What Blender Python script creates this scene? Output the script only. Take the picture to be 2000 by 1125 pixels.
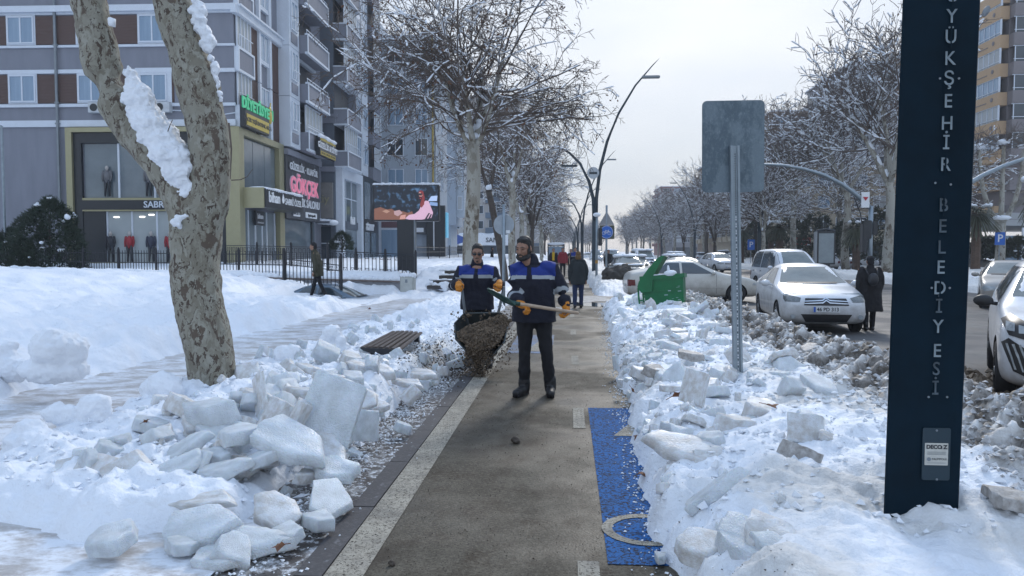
import bpy, bmesh, math, random
import numpy as np
from mathutils import Vector, Matrix, noise as mnoise
from mathutils.bvhtree import BVHTree
R = math.radians
random.seed(7)
for o in list(bpy.data.objects): bpy.data.objects.remove(o)
S = bpy.context.scene
C = bpy.data.collections.new("place"); S.collection.children.link(C)

# ------------------------------------------------------------------ camera
F = 1455.0; PITCH = R(-2.82); YAW = R(4.29)
CAMP = Vector((0, 0, 1.6))
cd = bpy.data.cameras.new("camera"); cam = bpy.data.objects.new("camera", cd); C.objects.link(cam)
cam.location = CAMP; cam.rotation_euler = (R(90) + PITCH, 0, YAW)
cd.sensor_width = 36; cd.lens = 36 * F / 2000; cd.clip_start = 0.05; cd.clip_end = 6000
S.camera = cam
# ------------------------------------------------------------------ world, sun, exposure
SUN_EL, SUN_AZ = R(32), R(12)          # azimuth measured from +Y towards +X
W = bpy.data.worlds.new("World"); S.world = W; W.use_nodes = True
nt = W.node_tree; nt.nodes.clear()
wo = nt.nodes.new('ShaderNodeOutputWorld'); bg = nt.nodes.new('ShaderNodeBackground')
sky = nt.nodes.new('ShaderNodeTexSky'); sky.sky_type = 'NISHITA'; sky.sun_disc = False
sky.sun_elevation = SUN_EL; sky.sun_rotation = SUN_AZ; sky.air_density = 1.2; sky.dust_density = 1.5
tc = nt.nodes.new('ShaderNodeTexCoord'); mp = nt.nodes.new('ShaderNodeMapping'); mp.inputs['Scale'].default_value = (1.2, 1.2, 3.2)
ns = nt.nodes.new('ShaderNodeTexNoise'); ns.inputs['Scale'].default_value = 2.1; ns.inputs['Detail'].default_value = 5; ns.inputs['Roughness'].default_value = .5
cr = nt.nodes.new('ShaderNodeValToRGB')
cr.color_ramp.elements[0].position = .30; cr.color_ramp.elements[0].color = (4.7, 5.25, 6.1, 1)
cr.color_ramp.elements[1].position = .72; cr.color_ramp.elements[1].color = (6.9, 6.85, 7.1, 1)
mx = nt.nodes.new('ShaderNodeMix'); mx.data_type = 'RGBA'; mx.inputs[0].default_value = .88
sz = nt.nodes.new('ShaderNodeSeparateXYZ'); nt.links.new(tc.outputs['Generated'], sz.inputs[0])
zr = nt.nodes.new('ShaderNodeValToRGB'); ze = zr.color_ramp.elements
ze[0].position = 0.0; ze[0].color = (.85, .88, .89, 1); ze[1].position = 1.0; ze[1].color = (.84, 1.10, 1.46, 1)
kz = ze.new(.35); kz.color = (.88, .95, 1.02, 1)
nt.links.new(sz.outputs[2], zr.inputs[0])
mm = nt.nodes.new('ShaderNodeMix'); mm.data_type = 'RGBA'; mm.blend_type = 'MULTIPLY'; mm.inputs[0].default_value = 1
nt.links.new(tc.outputs['Generated'], mp.inputs['Vector']); nt.links.new(mp.outputs[0], ns.inputs['Vector'])
nt.links.new(ns.outputs[0], cr.inputs[0]); nt.links.new(sky.outputs[0], mx.inputs[6]); nt.links.new(cr.outputs[0], mm.inputs[6]); nt.links.new(zr.outputs[0], mm.inputs[7]); nt.links.new(mm.outputs[2], mx.inputs[7])
nt.links.new(mx.outputs[2], bg.inputs[0]); bg.inputs[1].default_value = 0.105
nt.links.new(bg.outputs[0], wo.inputs[0])
sd = bpy.data.lights.new("sun", 'SUN'); sun = bpy.data.objects.new("sun", sd); C.objects.link(sun)
sd.energy = 1.15; sd.angle = R(11); sd.color = (1.0, .95, .88)
dv = Vector((math.sin(SUN_AZ) * math.cos(SUN_EL), math.cos(SUN_AZ) * math.cos(SUN_EL), math.sin(SUN_EL)))
sun.rotation_euler = dv.to_track_quat('Z', 'Y').to_euler(); sun.location = (0, 0, 40)
S.view_settings.view_transform = 'Standard'; S.view_settings.look = 'None'
S.view_settings.exposure = 0.50; S.view_settings.gamma = 1; S.view_settings.use_curve_mapping = False

# ------------------------------------------------------------------ pixel helpers (2000x1125 picture of the place -> metres)
RM = cam.rotation_euler.to_matrix()
def ray(u, v): return RM @ Vector(((u - 1000) / F, -(v - 562.5) / F, -1))
def at(u, v, Y):
    d = ray(u, v); return CAMP + d * (Y / d.y)
def atz(u, v, z):
    d = ray(u, v); return CAMP + d * ((z - CAMP.z) / d.z)

# ------------------------------------------------------------------ materials
MATS = {}
def mat(name, col, rough=.6, metal=0, var=.12, scale=3, bump=0, bscale=40, col2=None, fac=.5, emit=None, estr=1, spec=.5, aniso=None, sss=0, coat=0):
    if name in MATS: return MATS[name]
    m = bpy.data.materials.new(name); m.use_nodes = True; n = m.node_tree.nodes; l = m.node_tree.links
    b = n['Principled BSDF']; b.inputs['Roughness'].default_value = rough; b.inputs['Metallic'].default_value = metal
    b.inputs['Specular IOR Level'].default_value = spec
    if coat: b.inputs['Coat Weight'].default_value = coat
    if sss:
        b.inputs['Subsurface Weight'].default_value = sss; b.inputs['Subsurface Radius'].default_value = (.03, .05, .08); b.inputs['Subsurface Scale'].default_value = 1
    if var or col2:
        t = n.new('ShaderNodeTexCoord'); nz = n.new('ShaderNodeTexNoise'); nz.inputs['Scale'].default_value = scale
        nz.inputs['Detail'].default_value = 6; nz.inputs['Roughness'].default_value = .65
        if aniso:
            mpp = n.new('ShaderNodeMapping'); mpp.inputs['Scale'].default_value = aniso
            l.new(t.outputs['Object'], mpp.inputs[0]); l.new(mpp.outputs[0], nz.inputs['Vector'])
        else: l.new(t.outputs['Object'], nz.inputs['Vector'])
        r = n.new('ShaderNodeValToRGB'); e = r.color_ramp.elements
        c2 = col2 or tuple(min(1, c * (1 + var)) for c in col); c1 = col if col2 else tuple(c * (1 - var) for c in col)
        e[0].position = max(0, fac - .18); e[1].position = min(1, fac + .18); e[0].color = (*c1, 1); e[1].color = (*c2, 1)
        l.new(nz.outputs[0], r.inputs[0]); l.new(r.outputs[0], b.inputs['Base Color'])
    else: b.inputs['Base Color'].default_value = (*col, 1)
    if bump:
        t = n.new('ShaderNodeTexCoord'); nb = n.new('ShaderNodeTexNoise'); nb.inputs['Scale'].default_value = bscale; nb.inputs['Detail'].default_value = 5
        bp = n.new('ShaderNodeBump'); bp.inputs['Strength'].default_value = bump; bp.inputs['Distance'].default_value = .02
        l.new(t.outputs['Object'], nb.inputs['Vector']); l.new(nb.outputs[0], bp.inputs['Height']); l.new(bp.outputs[0], b.inputs['Normal'])
    if emit:
        b.inputs['Emission Color'].default_value = (*emit, 1); b.inputs['Emission Strength'].default_value = estr
    MATS[name] = m; return m
def nodes(m): return m.node_tree.nodes, m.node_tree.links, m.node_tree.nodes['Principled BSDF']

# ------------------------------------------------------------------ object helpers
def tag(o, label=None, cat=None, group=None, kind=None):
    if label: o['label'] = label
    if cat: o['category'] = cat
    if group: o['group'] = group
    if kind: o['kind'] = kind
    return o
def thing(name, label, cat, loc=(0, 0, 0), rz=0, group=None):
    o = bpy.data.objects.new(name, None); C.objects.link(o); o.empty_display_size = .2
    o.location = loc; o.rotation_euler = (0, 0, rz); return tag(o, label, cat, group)
def link_mesh(name, me, parent=None):
    o = bpy.data.objects.new(name, me); C.objects.link(o)
    if parent: o.parent = parent
    return o
def copy_tree(o, parent=None):
    c = o.copy(); C.objects.link(c)
    if parent is not None: c.parent = parent
    for ch in list(o.children): copy_tree(ch, c)
    return c
class MB:
    def __init__(s): s.v = []; s.f = []; s.m = []
    def add(s, vs, fs, m=0):
        b = len(s.v); s.v.extend([tuple(p) for p in vs])
        for f in fs: s.f.append([b + i for i in f]); s.m.append(m)
        return s
    def box(s, x0, x1, y0, y1, z0, z1, m=0, M=None):
        vs = [Vector(p) for p in ((x0, y0, z0), (x1, y0, z0), (x1, y1, z0), (x0, y1, z0), (x0, y0, z1), (x1, y0, z1), (x1, y1, z1), (x0, y1, z1))]
        if M: vs = [M @ p for p in vs]
        return s.add(vs, [(0, 3, 2, 1), (4, 5, 6, 7), (0, 1, 5, 4), (1, 2, 6, 5), (2, 3, 7, 6), (3, 0, 4, 7)], m)
    def tube(s, pts, rad, n=8, m=0, cap=True, flat=1.0, up=None):
        pts = [Vector(p) for p in pts]
        if not isinstance(rad, (list, tuple)): rad = [rad] * len(pts)
        vs = []; N = len(pts); ref = Vector(up) if up else None
        for i, p in enumerate(pts):
            d = (pts[min(i + 1, N - 1)] - pts[max(i - 1, 0)]).normalized()
            r0 = ref or (Vector((0, 0, 1)) if abs(d.z) < .9 else Vector((0, 1, 0)))
            a = d.cross(r0).normalized(); b = a.cross(d)
            ra, rb = rad[i] if isinstance(rad[i], (tuple, list)) else (rad[i], rad[i] * flat)
            for k in range(n):
                t = 2 * math.pi * k / n; vs.append(p + a * (math.cos(t) * ra) + b * (math.sin(t) * rb))
        fs = [(i * n + k, i * n + (k + 1) % n, (i + 1) * n + (k + 1) % n, (i + 1) * n + k) for i in range(N - 1) for k in range(n)]
        if cap: fs += [tuple(range(n))[::-1], tuple((N - 1) * n + k for k in range(n))]
        return s.add(vs, fs, m)
    def prism(s, poly, M, d, m=0):      # polygon in local xy, extruded along local +z by d
        n = len(poly); vs = [M @ Vector((x, y, 0)) for x, y in poly] + [M @ Vector((x, y, d)) for x, y in poly]
        fs = [tuple(range(n))[::-1], tuple(range(n, 2 * n))] + [(i, (i + 1) % n, n + (i + 1) % n, n + i) for i in range(n)]
        return s.add(vs, fs, m)
    def ell(s, c, r, nu=12, nv=8, m=0, M=None):
        c = Vector(c); r = (r, r, r) if not isinstance(r, (tuple, list)) else r
        vs = []; M = M or Matrix.Identity(3)
        for j in range(1, nv):
            ph = math.pi * j / nv
            for i in range(nu):
                t = 2 * math.pi * i / nu
                vs.append(c + M @ Vector((r[0] * math.sin(ph) * math.cos(t), r[1] * math.sin(ph) * math.sin(t), r[2] * math.cos(ph))))
        vs += [c + M @ Vector((0, 0, r[2])), c - M @ Vector((0, 0, r[2]))]; T = len(vs) - 2
        fs = [(j * nu + i, (j + 1) * nu + i, (j + 1) * nu + (i + 1) % nu, j * nu + (i + 1) % nu) for j in range(nv - 2) for i in range(nu)]
        fs += [(T, i, (i + 1) % nu) for i in range(nu)] + [(T + 1, (nv - 2) * nu + (i + 1) % nu, (nv - 2) * nu + i) for i in range(nu)]
        return s.add(vs, fs, m)
    def cap(s, pts, rad, n=12, m=0):    # capsule chain with round ends
        pts = [Vector(p) for p in pts]
        s.tube(pts, rad, n, m)
        for p, r in ((pts[0], rad[0]), (pts[-1], rad[-1])):
            rr = r if not isinstance(r, (tuple, list)) else max(r) * .0 + min(r)
            s.ell(p, rr, n, max(6, n // 2), m)
        return s
    def mesh(s, name, mats, smooth=False):
        me = bpy.data.meshes.new(name); me.from_pydata(s.v, [], s.f)
        for mm in (mats if isinstance(mats, (list, tuple)) else [mats]): me.materials.append(mm)
        me.polygons.foreach_set('material_index', s.m)
        if smooth: me.polygons.foreach_set('use_smooth', [True] * len(s.f))
        me.update(); return me
    def build(s, name, mats, parent=None, smooth=False, bevel=0, **k):
        me = s.mesh(name, mats, smooth)
        if bevel:
            bm = bmesh.new(); bm.from_mesh(me)
            bmesh.ops.bevel(bm, geom=bm.edges[:], offset=bevel, segments=2, affect='EDGES', clamp_overlap=True)
            bm.to_mesh(me); bm.free()
        o = link_mesh(name, me, parent); tag(o, **k); return o
def bake_mods(me, mods):
    o = bpy.data.objects.new('tmp', me); C.objects.link(o)
    for ty, kw in mods:
        md = o.modifiers.new(ty, ty)
        for a, b in kw.items(): setattr(md, a, b)
    dg = bpy.context.evaluated_depsgraph_get(); dg.update()
    out = bpy.data.meshes.new_from_object(o.evaluated_get(dg)); bpy.data.objects.remove(o); return out
def fn_noise(p, s, seed=0): return mnoise.noise(Vector((p[0] * s + seed, p[1] * s - seed, p[2] * s + seed * .5)))
def remesh(mb, name, mats, parent=None, voxel=.015, sm=4, disp=None, mf=None, **k):
    me = mb.mesh(name, mats)
    me = bake_mods(me, [('REMESH', dict(mode='VOXEL', voxel_size=voxel)), ('SMOOTH', dict(factor=.5, iterations=sm))])
    me.name = name; me.materials.clear()
    for mm in (mats if isinstance(mats, (list, tuple)) else [mats]): me.materials.append(mm)
    if disp:
        nrm = [v.normal.copy() for v in me.vertices]
        for v, n in zip(me.vertices, nrm):
            v.co = v.co + n * sum(a * fn_noise(v.co, s, 3.1 * i) for i, (a, s) in enumerate(disp))
    mi = [mf(p.center) if mf else 0 for p in me.polygons]
    me.polygons.foreach_set('material_index', mi); me.polygons.foreach_set('use_smooth', [True] * len(me.polygons)); me.update()
    o = link_mesh(name, me, parent); tag(o, **k); return o
TXT = {}
def text(s, size, material, M, parent, name='lettering', ext=.01, align='CENTER', bold=0, sx=1, local=True):
    key = (s, size, ext, align, bold, sx, material.name)
    if key not in TXT:
        cu = bpy.data.curves.new('t', 'FONT'); cu.body = s; cu.size = size; cu.extrude = ext; cu.align_x = align; cu.align_y = 'CENTER'; cu.offset = bold; cu.resolution_u = 3
        o = bpy.data.objects.new('t', cu); C.objects.link(o); dg = bpy.context.evaluated_depsgraph_get(); dg.update()
        me = bpy.data.meshes.new_from_object(o.evaluated_get(dg)); bpy.data.objects.remove(o)
        me.materials.clear(); me.materials.append(material)
        if sx != 1: me.transform(Matrix.Diagonal((sx, 1, 1, 1)))
        TXT[key] = me
    o = link_mesh(name, TXT[key], parent); o.matrix_local = M; return o
FACE_CAM = Matrix.Rotation(R(90), 4, 'X')                       # text in the xz plane read from -y
FACE_STREET = Matrix.Rotation(R(90), 4, 'Z') @ FACE_CAM         # text in the yz plane read from +x
def T(x, y, z): return Matrix.Translation((x, y, z))
def circle(r, n=24, cx=0, cy=0, sx=1, sy=1): return [(cx + sx * r * math.cos(2 * math.pi * i / n), cy + sy * r * math.sin(2 * math.pi * i / n)) for i in range(n)]
def rrect(w, h, r, n=4):
    out = []
    for cx, cy, a in ((w / 2 - r, h / 2 - r, 0), (-w / 2 + r, h / 2 - r, 90), (-w / 2 + r, -h / 2 + r, 180), (w / 2 - r, -h / 2 + r, 270)):
        for i in range(n + 1): t = R(a + 90 * i / n); out.append((cx + r * math.cos(t), cy + r * math.sin(t)))
    return out

# numpy noise
_p = np.random.RandomState(5).permutation(256); _p = np.concatenate([_p, _p])
_g = np.array([[math.cos(a), math.sin(a)] for a in np.linspace(0, 2 * math.pi, 16, endpoint=False)])
def nz2(x, y):
    xi = np.floor(x).astype(int); yi = np.floor(y).astype(int); xf = x - xi; yf = y - yi; xi &= 255; yi &= 255
    u = xf * xf * xf * (xf * (xf * 6 - 15) + 10); w = yf * yf * yf * (yf * (yf * 6 - 15) + 10)
    def g(ix, iy, fx, fy):
        h = _p[_p[ix & 255] + (iy & 255)] & 15; return _g[h, 0] * fx + _g[h, 1] * fy
    a = g(xi, yi, xf, yf); b = g(xi + 1, yi, xf - 1, yf); c = g(xi, yi + 1, xf, yf - 1); d = g(xi + 1, yi + 1, xf - 1, yf - 1)
    return (a + u * (b - a)) * (1 - w) + (c + u * (d - c)) * w
def fbm(x, y, s, o=4, k=.5):
    t = 0; a = 1
    for i in range(o): t = t + a * nz2(x * s + 17 * i, y * s - 9 * i); s *= 2.03; a *= k
    return t
def billow(x, y, s, o=3, k=.5):
    t = 0; a = 1
    for i in range(o): t = t + a * (1 - 2.2 * np.abs(nz2(x * s + 31 * i, y * s + 11 * i))); s *= 2.1; a *= k
    return t
def worley(x, y, s, seed=0):
    x = x * s; y = y * s; xi = np.floor(x).astype(int); yi = np.floor(y).astype(int); best = np.full(x.shape, 9.0); hv = np.zeros(x.shape)
    for dx in (-1, 0, 1):
        for dy in (-1, 0, 1):
            cx = xi + dx; cy = yi + dy
            h = _p[_p[(cx + seed) & 255] + (cy & 255)]; h2 = _p[(h + 57) & 255]
            px = cx + h / 255.; py = cy + h2 / 255.; d = (px - x) ** 2 + (py - y) ** 2
            m = d < best; best = np.where(m, d, best); hv = np.where(m, h / 255., hv)
    return np.sqrt(best), hv
def ss(a, b, x):
    t = np.clip((x - a) / (b - a), 0, 1); return t * t * (3 - 2 * t)

# ================================================================== GROUND AND SNOW
def ground_shape(x, y):
    """height of the snow sheet, dirt 0..1, ice 0..1"""
    base = np.full(x.shape, -.22)
    n1 = fbm(x, y, .35, 3); n2 = fbm(x, y, 1.3, 4); bl = billow(x, y, 1.6, 4, .55); bl2 = billow(x + 40, y, 5.0, 3, .5)
    wob = .12 * nz2(x * 0 + 3.3, y * 1.1) + .07 * nz2(x * 0 + 9.3, y * 3.7)
    fade = 1 / (1 + (y / 45) ** 2)
    # right bank
    e1 = .36 + .028 * np.minimum(y, 22) + wob
    gapR = 1 - ss(20.0, 21.2, y) * (1 - ss(25.5, 28, y))
    e2 = 3.75 + .5 * ss(3, 8, y) * 0 + .15 * nz2(x * 0 + 1.7, y * .8)
    mR = (.45 * ss(e1 - .08, e1 + .14, x) + .55 * ss(e1 + .02, e1 + .62, x + .12 * bl)) * (1 - ss(e2 - .5, e2 + .12, x)) * gapR
    tall = .16 * ss(26, 34, y)
    hR = .22 + .26 + .10 * n1 + .075 * n2 + .055 * bl + .018 * bl2 + tall + .10 * ss(1.0, 2.4, x) * (1 - ss(20, 24, y))
    w1, hv1 = worley(x, y, 5.2); w2, hv2 = worley(x + 7, y, 11)
    slush = ss(2.25, 2.75, x + .22 * n2 - .10 * np.clip(6 - y, 0, 3) * 0) * gapR
    hR = hR + slush * (.10 * ss(2.5, 3.1, x) + (.13 * (hv1 - .4) - .13 * w1) + (.05 * hv2 - .08 * w2))
    h = base + mR * hR
    h = h - .20 * np.exp(-(((x - 2.1) / .55) ** 2 + ((y - 3.2) / .7) ** 2)) * mR
    # left bank by the tree
    wl = .10 * nz2(x * 0 + 5.1, y * .9) + .05 * nz2(x * 0 + 2.1, y * 4)
    eL = -1.62 - .25 * ss(9, 5, y) * 0 + wl - .10 * ss(6.5, 4.2, y)
    mL = (1 - ss(eL - .38, eL + .02, x)) * ss(-4.35, -3.8, x - .12 * n2) * ss(3.65, 4.3, y + .05 * (x + 2.5) + .3 * nz2(x * 1.3, y * 0)) 
    mL = mL * (1 - ss(22, 25, y) * .35)
    mound = .05 * np.exp(-(((x + 3.1) / 1.0) ** 2 + ((y - 6.9) / 1.3) ** 2)) + .10 * np.exp(-(((x + 2.3) / .7) ** 2 + ((y - 7.6) / 1.2) ** 2)) + .10 * np.exp(-(((x + 2.2) / .6) ** 2 + ((y - 9.6) / .8) ** 2))
    bench = np.exp(-(((x + 2.38) / .62) ** 2) ** 2 - (((y - 10.4) / 1.35) ** 2) ** 2)
    hL = .22 + (.10 + mound) * (1 - .75 * bench) + .07 * n1 + .07 * n2 + .085 * bl + .03 * bl2
    h = np.maximum(h, base + mL * hL)
    # lawn to the left of the icy walk
    mW = 1 - ss(-6.5, -5.75, x + .25 * n2)
    rise = ss(-6.3, -13.5, x) if False else ss(0, 1, np.clip((-6.3 - x) / 8.5, 0, 1))
    dr = nz2(x * .9 + y * .35, y * .55 + 4) + .35 * billow(x, y, 1.0, 3, .5) - .2; dents = -np.clip(nz2(x * 1.7 + 8, y * 1.2) - .22, 0, 1) * .38
    hW = .22 + .16 + .78 * rise * (1 - .35 * ss(20, 27, y)) + .24 * n1 * (1 - .3 * rise) + .20 * dr + dents + .035 * n2 + .035 * bl + .07 * (1 - rise) * bl
    mWn = mW * ss(2.0, 5.2, y)
    h = np.maximum(h, base + mWn * hW)
    # ramp pit beside the retaining wall, raised terrace behind it
    pit = ss(-7.9, -7.6, x) * (1 - ss(-6.7, -6.2, x)) * ss(23.6, 24.2, y) * (1 - ss(27.2, 27.4, y))
    hT = .78 + .22 + .10 * n1 + .05 * bl + .22 * ss(32, 42, y)
    mT = ss(27.62, 27.8, y) * (1 - ss(-6.4, -6.0, x))
    h = np.where(mT > 0, np.maximum(h * (1 - mT) + mT * (base + hT), h), h)
    h = h * (1 - pit) + (-.24) * pit
    walkm = np.exp(-(((x + 7.6) / 2.4) ** 2) ** 2 - (((y - 23.2) / 2.9) ** 2) ** 2); h = h - walkm * np.clip(h - .02, 0, 1) * .9
    mS = ss(25.5, 32, y) * ss(-6.5, -6.1, x) * (1 - ss(-4.3, -2.6, x))
    h = np.maximum(h, base + mS * hT + .10 * mS * n2)
    mBk = ss(19, 24, y) * ss(-6.4, -5.9, x) * (1 - ss(-2.0, -1.45, x)) * (1 - ss(-6, -4.8, x) * 0)
    h = np.maximum(h, base + mBk * (.34 + .10 * n2 + .06 * bl) * (1 - .8 * ss(-6.1, -5.4, x) * (1 - ss(-4.6, -4.0, x)) * (1 - ss(24, 26, y))))
    # median and far pavement
    mM = ss(16.6, 17.2, x) * (1 - ss(20.0, 20.6, x)) + ss(26.5, 27.2, x)
    h = np.maximum(h, base + mM * (.38 + .14 * n2 + .08 * bl))
    # small crumbs near the edges of cleared paving
    h = h + .012 * fade * fbm(x, y, 14, 2)
    dirt = np.clip(slush * mR * (.22 + 1.4 * w1 + .5 * n2 - .3 * (hv1 - .5)), 0, 1) * (1 - .75 * ss(30, 40, y))
    dirt = np.maximum(dirt, mR * ss(.15, .75, fbm(x + 5, y, .9, 3) + .25) * .30)
    dirt = np.maximum(dirt, ss(26, 30, y) * ss(.6, 1.4, x) * mR * .28)
    dirt = np.maximum(dirt, (mM > .02) * .25)
    gr = np.exp(-(((x + 1.75) / .55) ** 2 + ((y - 10.3) / 1.2) ** 2)) * .5
    dirt = np.maximum(dirt, gr)
    return h, dirt
def nonuni(segs):
    out = [segs[0][0]]
    for a, b, s0, s1 in segs:
        x = a
        while x < b - 1e-6:
            t = (x - a) / (b - a); x = min(b, x + s0 + (s1 - s0) * t); out.append(x)
    return np.array(out)
xs = nonuni([(-40, -14, .45, .18), (-14, -4.6, .12, .035), (-4.6, -1.3, .024, .024), (-1.3, .3, .2, .2), (.3, 4.1, .024, .026), (4.1, 16.4, 1, 1), (16.4, 21, .1, .12), (21, 60, 1.2, 3)])
ys = nonuni([(1.2, 3, .06, .03), (3, 7, .02, .028), (7, 14, .028, .05), (14, 30, .05, .11), (30, 70, .14, .5), (70, 160, .8, 3)])
gx, gy = np.meshgrid(xs, ys); hh, dd = ground_shape(gx, gy)
def snow_z(x, y):
    h, _ = ground_shape(np.array([[float(x)]]), np.array([[float(y)]])); return float(h[0, 0])
ny, nx = gx.shape
me = bpy.data.meshes.new('snow')
co = np.stack([gx, gy, hh], -1).reshape(-1, 3)
idx = np.arange(ny * nx).reshape(ny, nx)
q = np.stack([idx[:-1, :-1], idx[:-1, 1:], idx[1:, 1:], idx[1:, :-1]], -1).reshape(-1, 4)
keep = (co[q, 2].max(1) > -.2) ; q = q[keep]
me.vertices.add(len(co)); me.vertices.foreach_set('co', co.ravel()); me.loops.add(q.size); me.loops.foreach_set('vertex_index', q.ravel().astype(np.int32))
me.polygons.add(len(q)); me.polygons.foreach_set('loop_start', (np.arange(len(q)) * 4).astype(np.int32)); me.polygons.foreach_set('loop_total', np.full(len(q), 4, np.int32))
me.polygons.foreach_set('use_smooth', np.ones(len(q), bool)); me.update(); me.validate()
at_ = me.attributes.new('dirt', 'FLOAT', 'POINT'); at_.data.foreach_set('value', dd.ravel().astype(np.float32))
snow_m = mat('snow', (.80, .84, .90), .55, var=0, sss=0)
def snow_mat():
    n, l, b = nodes(snow_m)
    a = n.new('ShaderNodeAttribute'); a.attribute_name = 'dirt'
    t = n.new('ShaderNodeTexCoord')
    nz = n.new('ShaderNodeTexNoise'); nz.inputs['Scale'].default_value = 9; nz.inputs['Detail'].default_value = 8; nz.inputs['Roughness'].default_value = .7
    l.new(t.outputs['Object'], nz.inputs['Vector'])
    ad = n.new('ShaderNodeMath'); ad.operation = 'MULTIPLY_ADD'; ad.inputs[1].default_value = 1.3; ad.inputs[2].default_value = -.68
    l.new(nz.outputs[0], ad.inputs[0])
    su = n.new('ShaderNodeMath'); su.operation = 'ADD'; su.use_clamp = True; l.new(a.outputs['Fac'], su.inputs[0])
    ml = n.new('ShaderNodeMath'); ml.operation = 'MULTIPLY'; l.new(ad.outputs[0], ml.inputs[0])
    gt = n.new('ShaderNodeMath'); gt.operation = 'MULTIPLY'; gt.inputs[1].default_value = 1.6; gt.use_clamp = True; l.new(a.outputs['Fac'], gt.inputs[0]); l.new(gt.outputs[0], ml.inputs[1])
    l.new(ml.outputs[0], su.inputs[1])
    r = n.new('ShaderNodeValToRGB'); e = r.color_ramp.elements
    e[0].position = 0; e[0].color = (.84, .88, .94, 1); e[1].position = 1; e[1].color = (.10, .085, .07, 1)
    k = e.new(.22); k.color = (.70, .70, .69, 1); k = e.new(.6); k.color = (.36, .34, .32, 1)
    l.new(su.outputs[0], r.inputs[0]); l.new(r.outputs[0], b.inputs['Base Color'])
    nb = n.new('ShaderNodeTexNoise'); nb.inputs['Scale'].default_value = 12; nb.inputs['Detail'].default_value = 10; nb.inputs['Roughness'].default_value = .62; l.new(t.outputs['Object'], nb.inputs['Vector'])
    bp = n.new('ShaderNodeBump'); bp.inputs['Strength'].default_value = .7; bp.inputs['Distance'].default_value = .05; l.new(nb.outputs[0], bp.inputs['Height']); l.new(bp.outputs[0], b.inputs['Normal'])
    b.inputs['Subsurface Weight'].default_value = .0; b.inputs['Specular IOR Level'].default_value = .3
snow_mat()
me.materials.append(snow_m)
o = link_mesh('snow', me); tag(o, kind='structure', label='banks of cleared snow and grey slush beside the paths')

def sheet(name, x0, x1, y0, y1, z, m, nx=1, ny=1, label=None):
    b = MB()
    for i in range(nx):
        for j in range(ny):
            xa, xb = x0 + (x1 - x0) * i / nx, x0 + (x1 - x0) * (i + 1) / nx; ya, yb = y0 + (y1 - y0) * j / ny, y0 + (y1 - y0) * (j + 1) / ny
            b.add([(xa, ya, z), (xb, ya, z), (xb, yb, z), (xa, yb, z)], [(0, 1, 2, 3)])
    return b.build(name, m, kind='structure', label=label)
snowfar = mat('far_snow', (.70, .73, .78), .7, col2=(.5, .49, .48), scale=.15, fac=.55)
sheet('ground', -900, 900, -60, 2600, -.26, snowfar)
def multi_mat(name, layers, base, rough, bump=.3, bscale=60, rough2=None, rs=.6, spec=.18):
    """layers: (scale, lo, hi, colour, (sx,sy,sz), strength)"""
    m = mat(name, base, rough, var=0, spec=spec); n, l, b = nodes(m); t = n.new('ShaderNodeTexCoord'); prev = None
    for sc, lo, hi, col, an, st in layers:
        nz = n.new('ShaderNodeTexNoise'); nz.inputs['Scale'].default_value = sc; nz.inputs['Detail'].default_value = 7; nz.inputs['Roughness'].default_value = .7
        mpp = n.new('ShaderNodeMapping'); mpp.inputs['Scale'].default_value = an; l.new(t.outputs['Object'], mpp.inputs[0]); l.new(mpp.outputs[0], nz.inputs['Vector'])
        mr = n.new('ShaderNodeMapRange'); mr.inputs[1].default_value = lo; mr.inputs[2].default_value = hi; mr.inputs[4].default_value = st; l.new(nz.outputs[0], mr.inputs[0])
        mx = n.new('ShaderNodeMix'); mx.data_type = 'RGBA'; l.new(mr.outputs[0], mx.inputs[0])
        if prev: l.new(prev, mx.inputs[6])
        else: mx.inputs[6].default_value = (*base, 1)
        mx.inputs[7].default_value = (*col, 1); prev = mx.outputs[2]
    l.new(prev, b.inputs['Base Color'])
    nb = n.new('ShaderNodeTexNoise'); nb.inputs['Scale'].default_value = bscale; nb.inputs['Detail'].default_value = 6; l.new(t.outputs['Object'], nb.inputs['Vector'])
    bp = n.new('ShaderNodeBump'); bp.inputs['Strength'].default_value = bump; bp.inputs['Distance'].default_value = .01; l.new(nb.outputs[0], bp.inputs['Height']); l.new(bp.outputs[0], b.inputs['Normal'])
    if rough2 is not None:
        nr = n.new('ShaderNodeTexNoise'); nr.inputs['Scale'].default_value = rs; nr.inputs['Detail'].default_value = 4; l.new(t.outputs['Object'], nr.inputs['Vector'])
        mr = n.new('ShaderNodeMapRange'); mr.inputs[1].default_value = .42; mr.inputs[2].default_value = .6; mr.inputs[3].default_value = rough; mr.inputs[4].default_value = rough2
        l.new(nr.outputs[0], mr.inputs[0]); l.new(mr.outputs[0], b.inputs['Roughness'])
    return m
grit = (75, .555, .60, (.022, .018, .015), (1, 1, 1), .95)
asph = multi_mat('bike_asphalt', [(1.1, .42, .62, (.095, .085, .066), (1, .6, 1), .9), (3.1, .48, .62, (.042, .030, .020), (1, .7, 1), .8), (6, .46, .62, (.125, .11, .085), (1, .8, 1), .6), (38, .48, .6, (.165, .147, .115), (1, 1, 1), .5), (1.6, .54, .64, (.045, .035, .026), (1, .6, 1), .75), grit], (.060, .051, .038), .75, .35, 70, .30)
paveL = multi_mat('wet_paving', [(1.2, .45, .6, (.16, .15, .145), (1, 1, 1), .8), (4, .50, .60, (.42, .42, .42), (1, 1, 1), .7), (16, .52, .58, (.66, .68, .71), (1, 1, 1), .85), grit], (.075, .065, .06), .55, .4, 60, .2)
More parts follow.
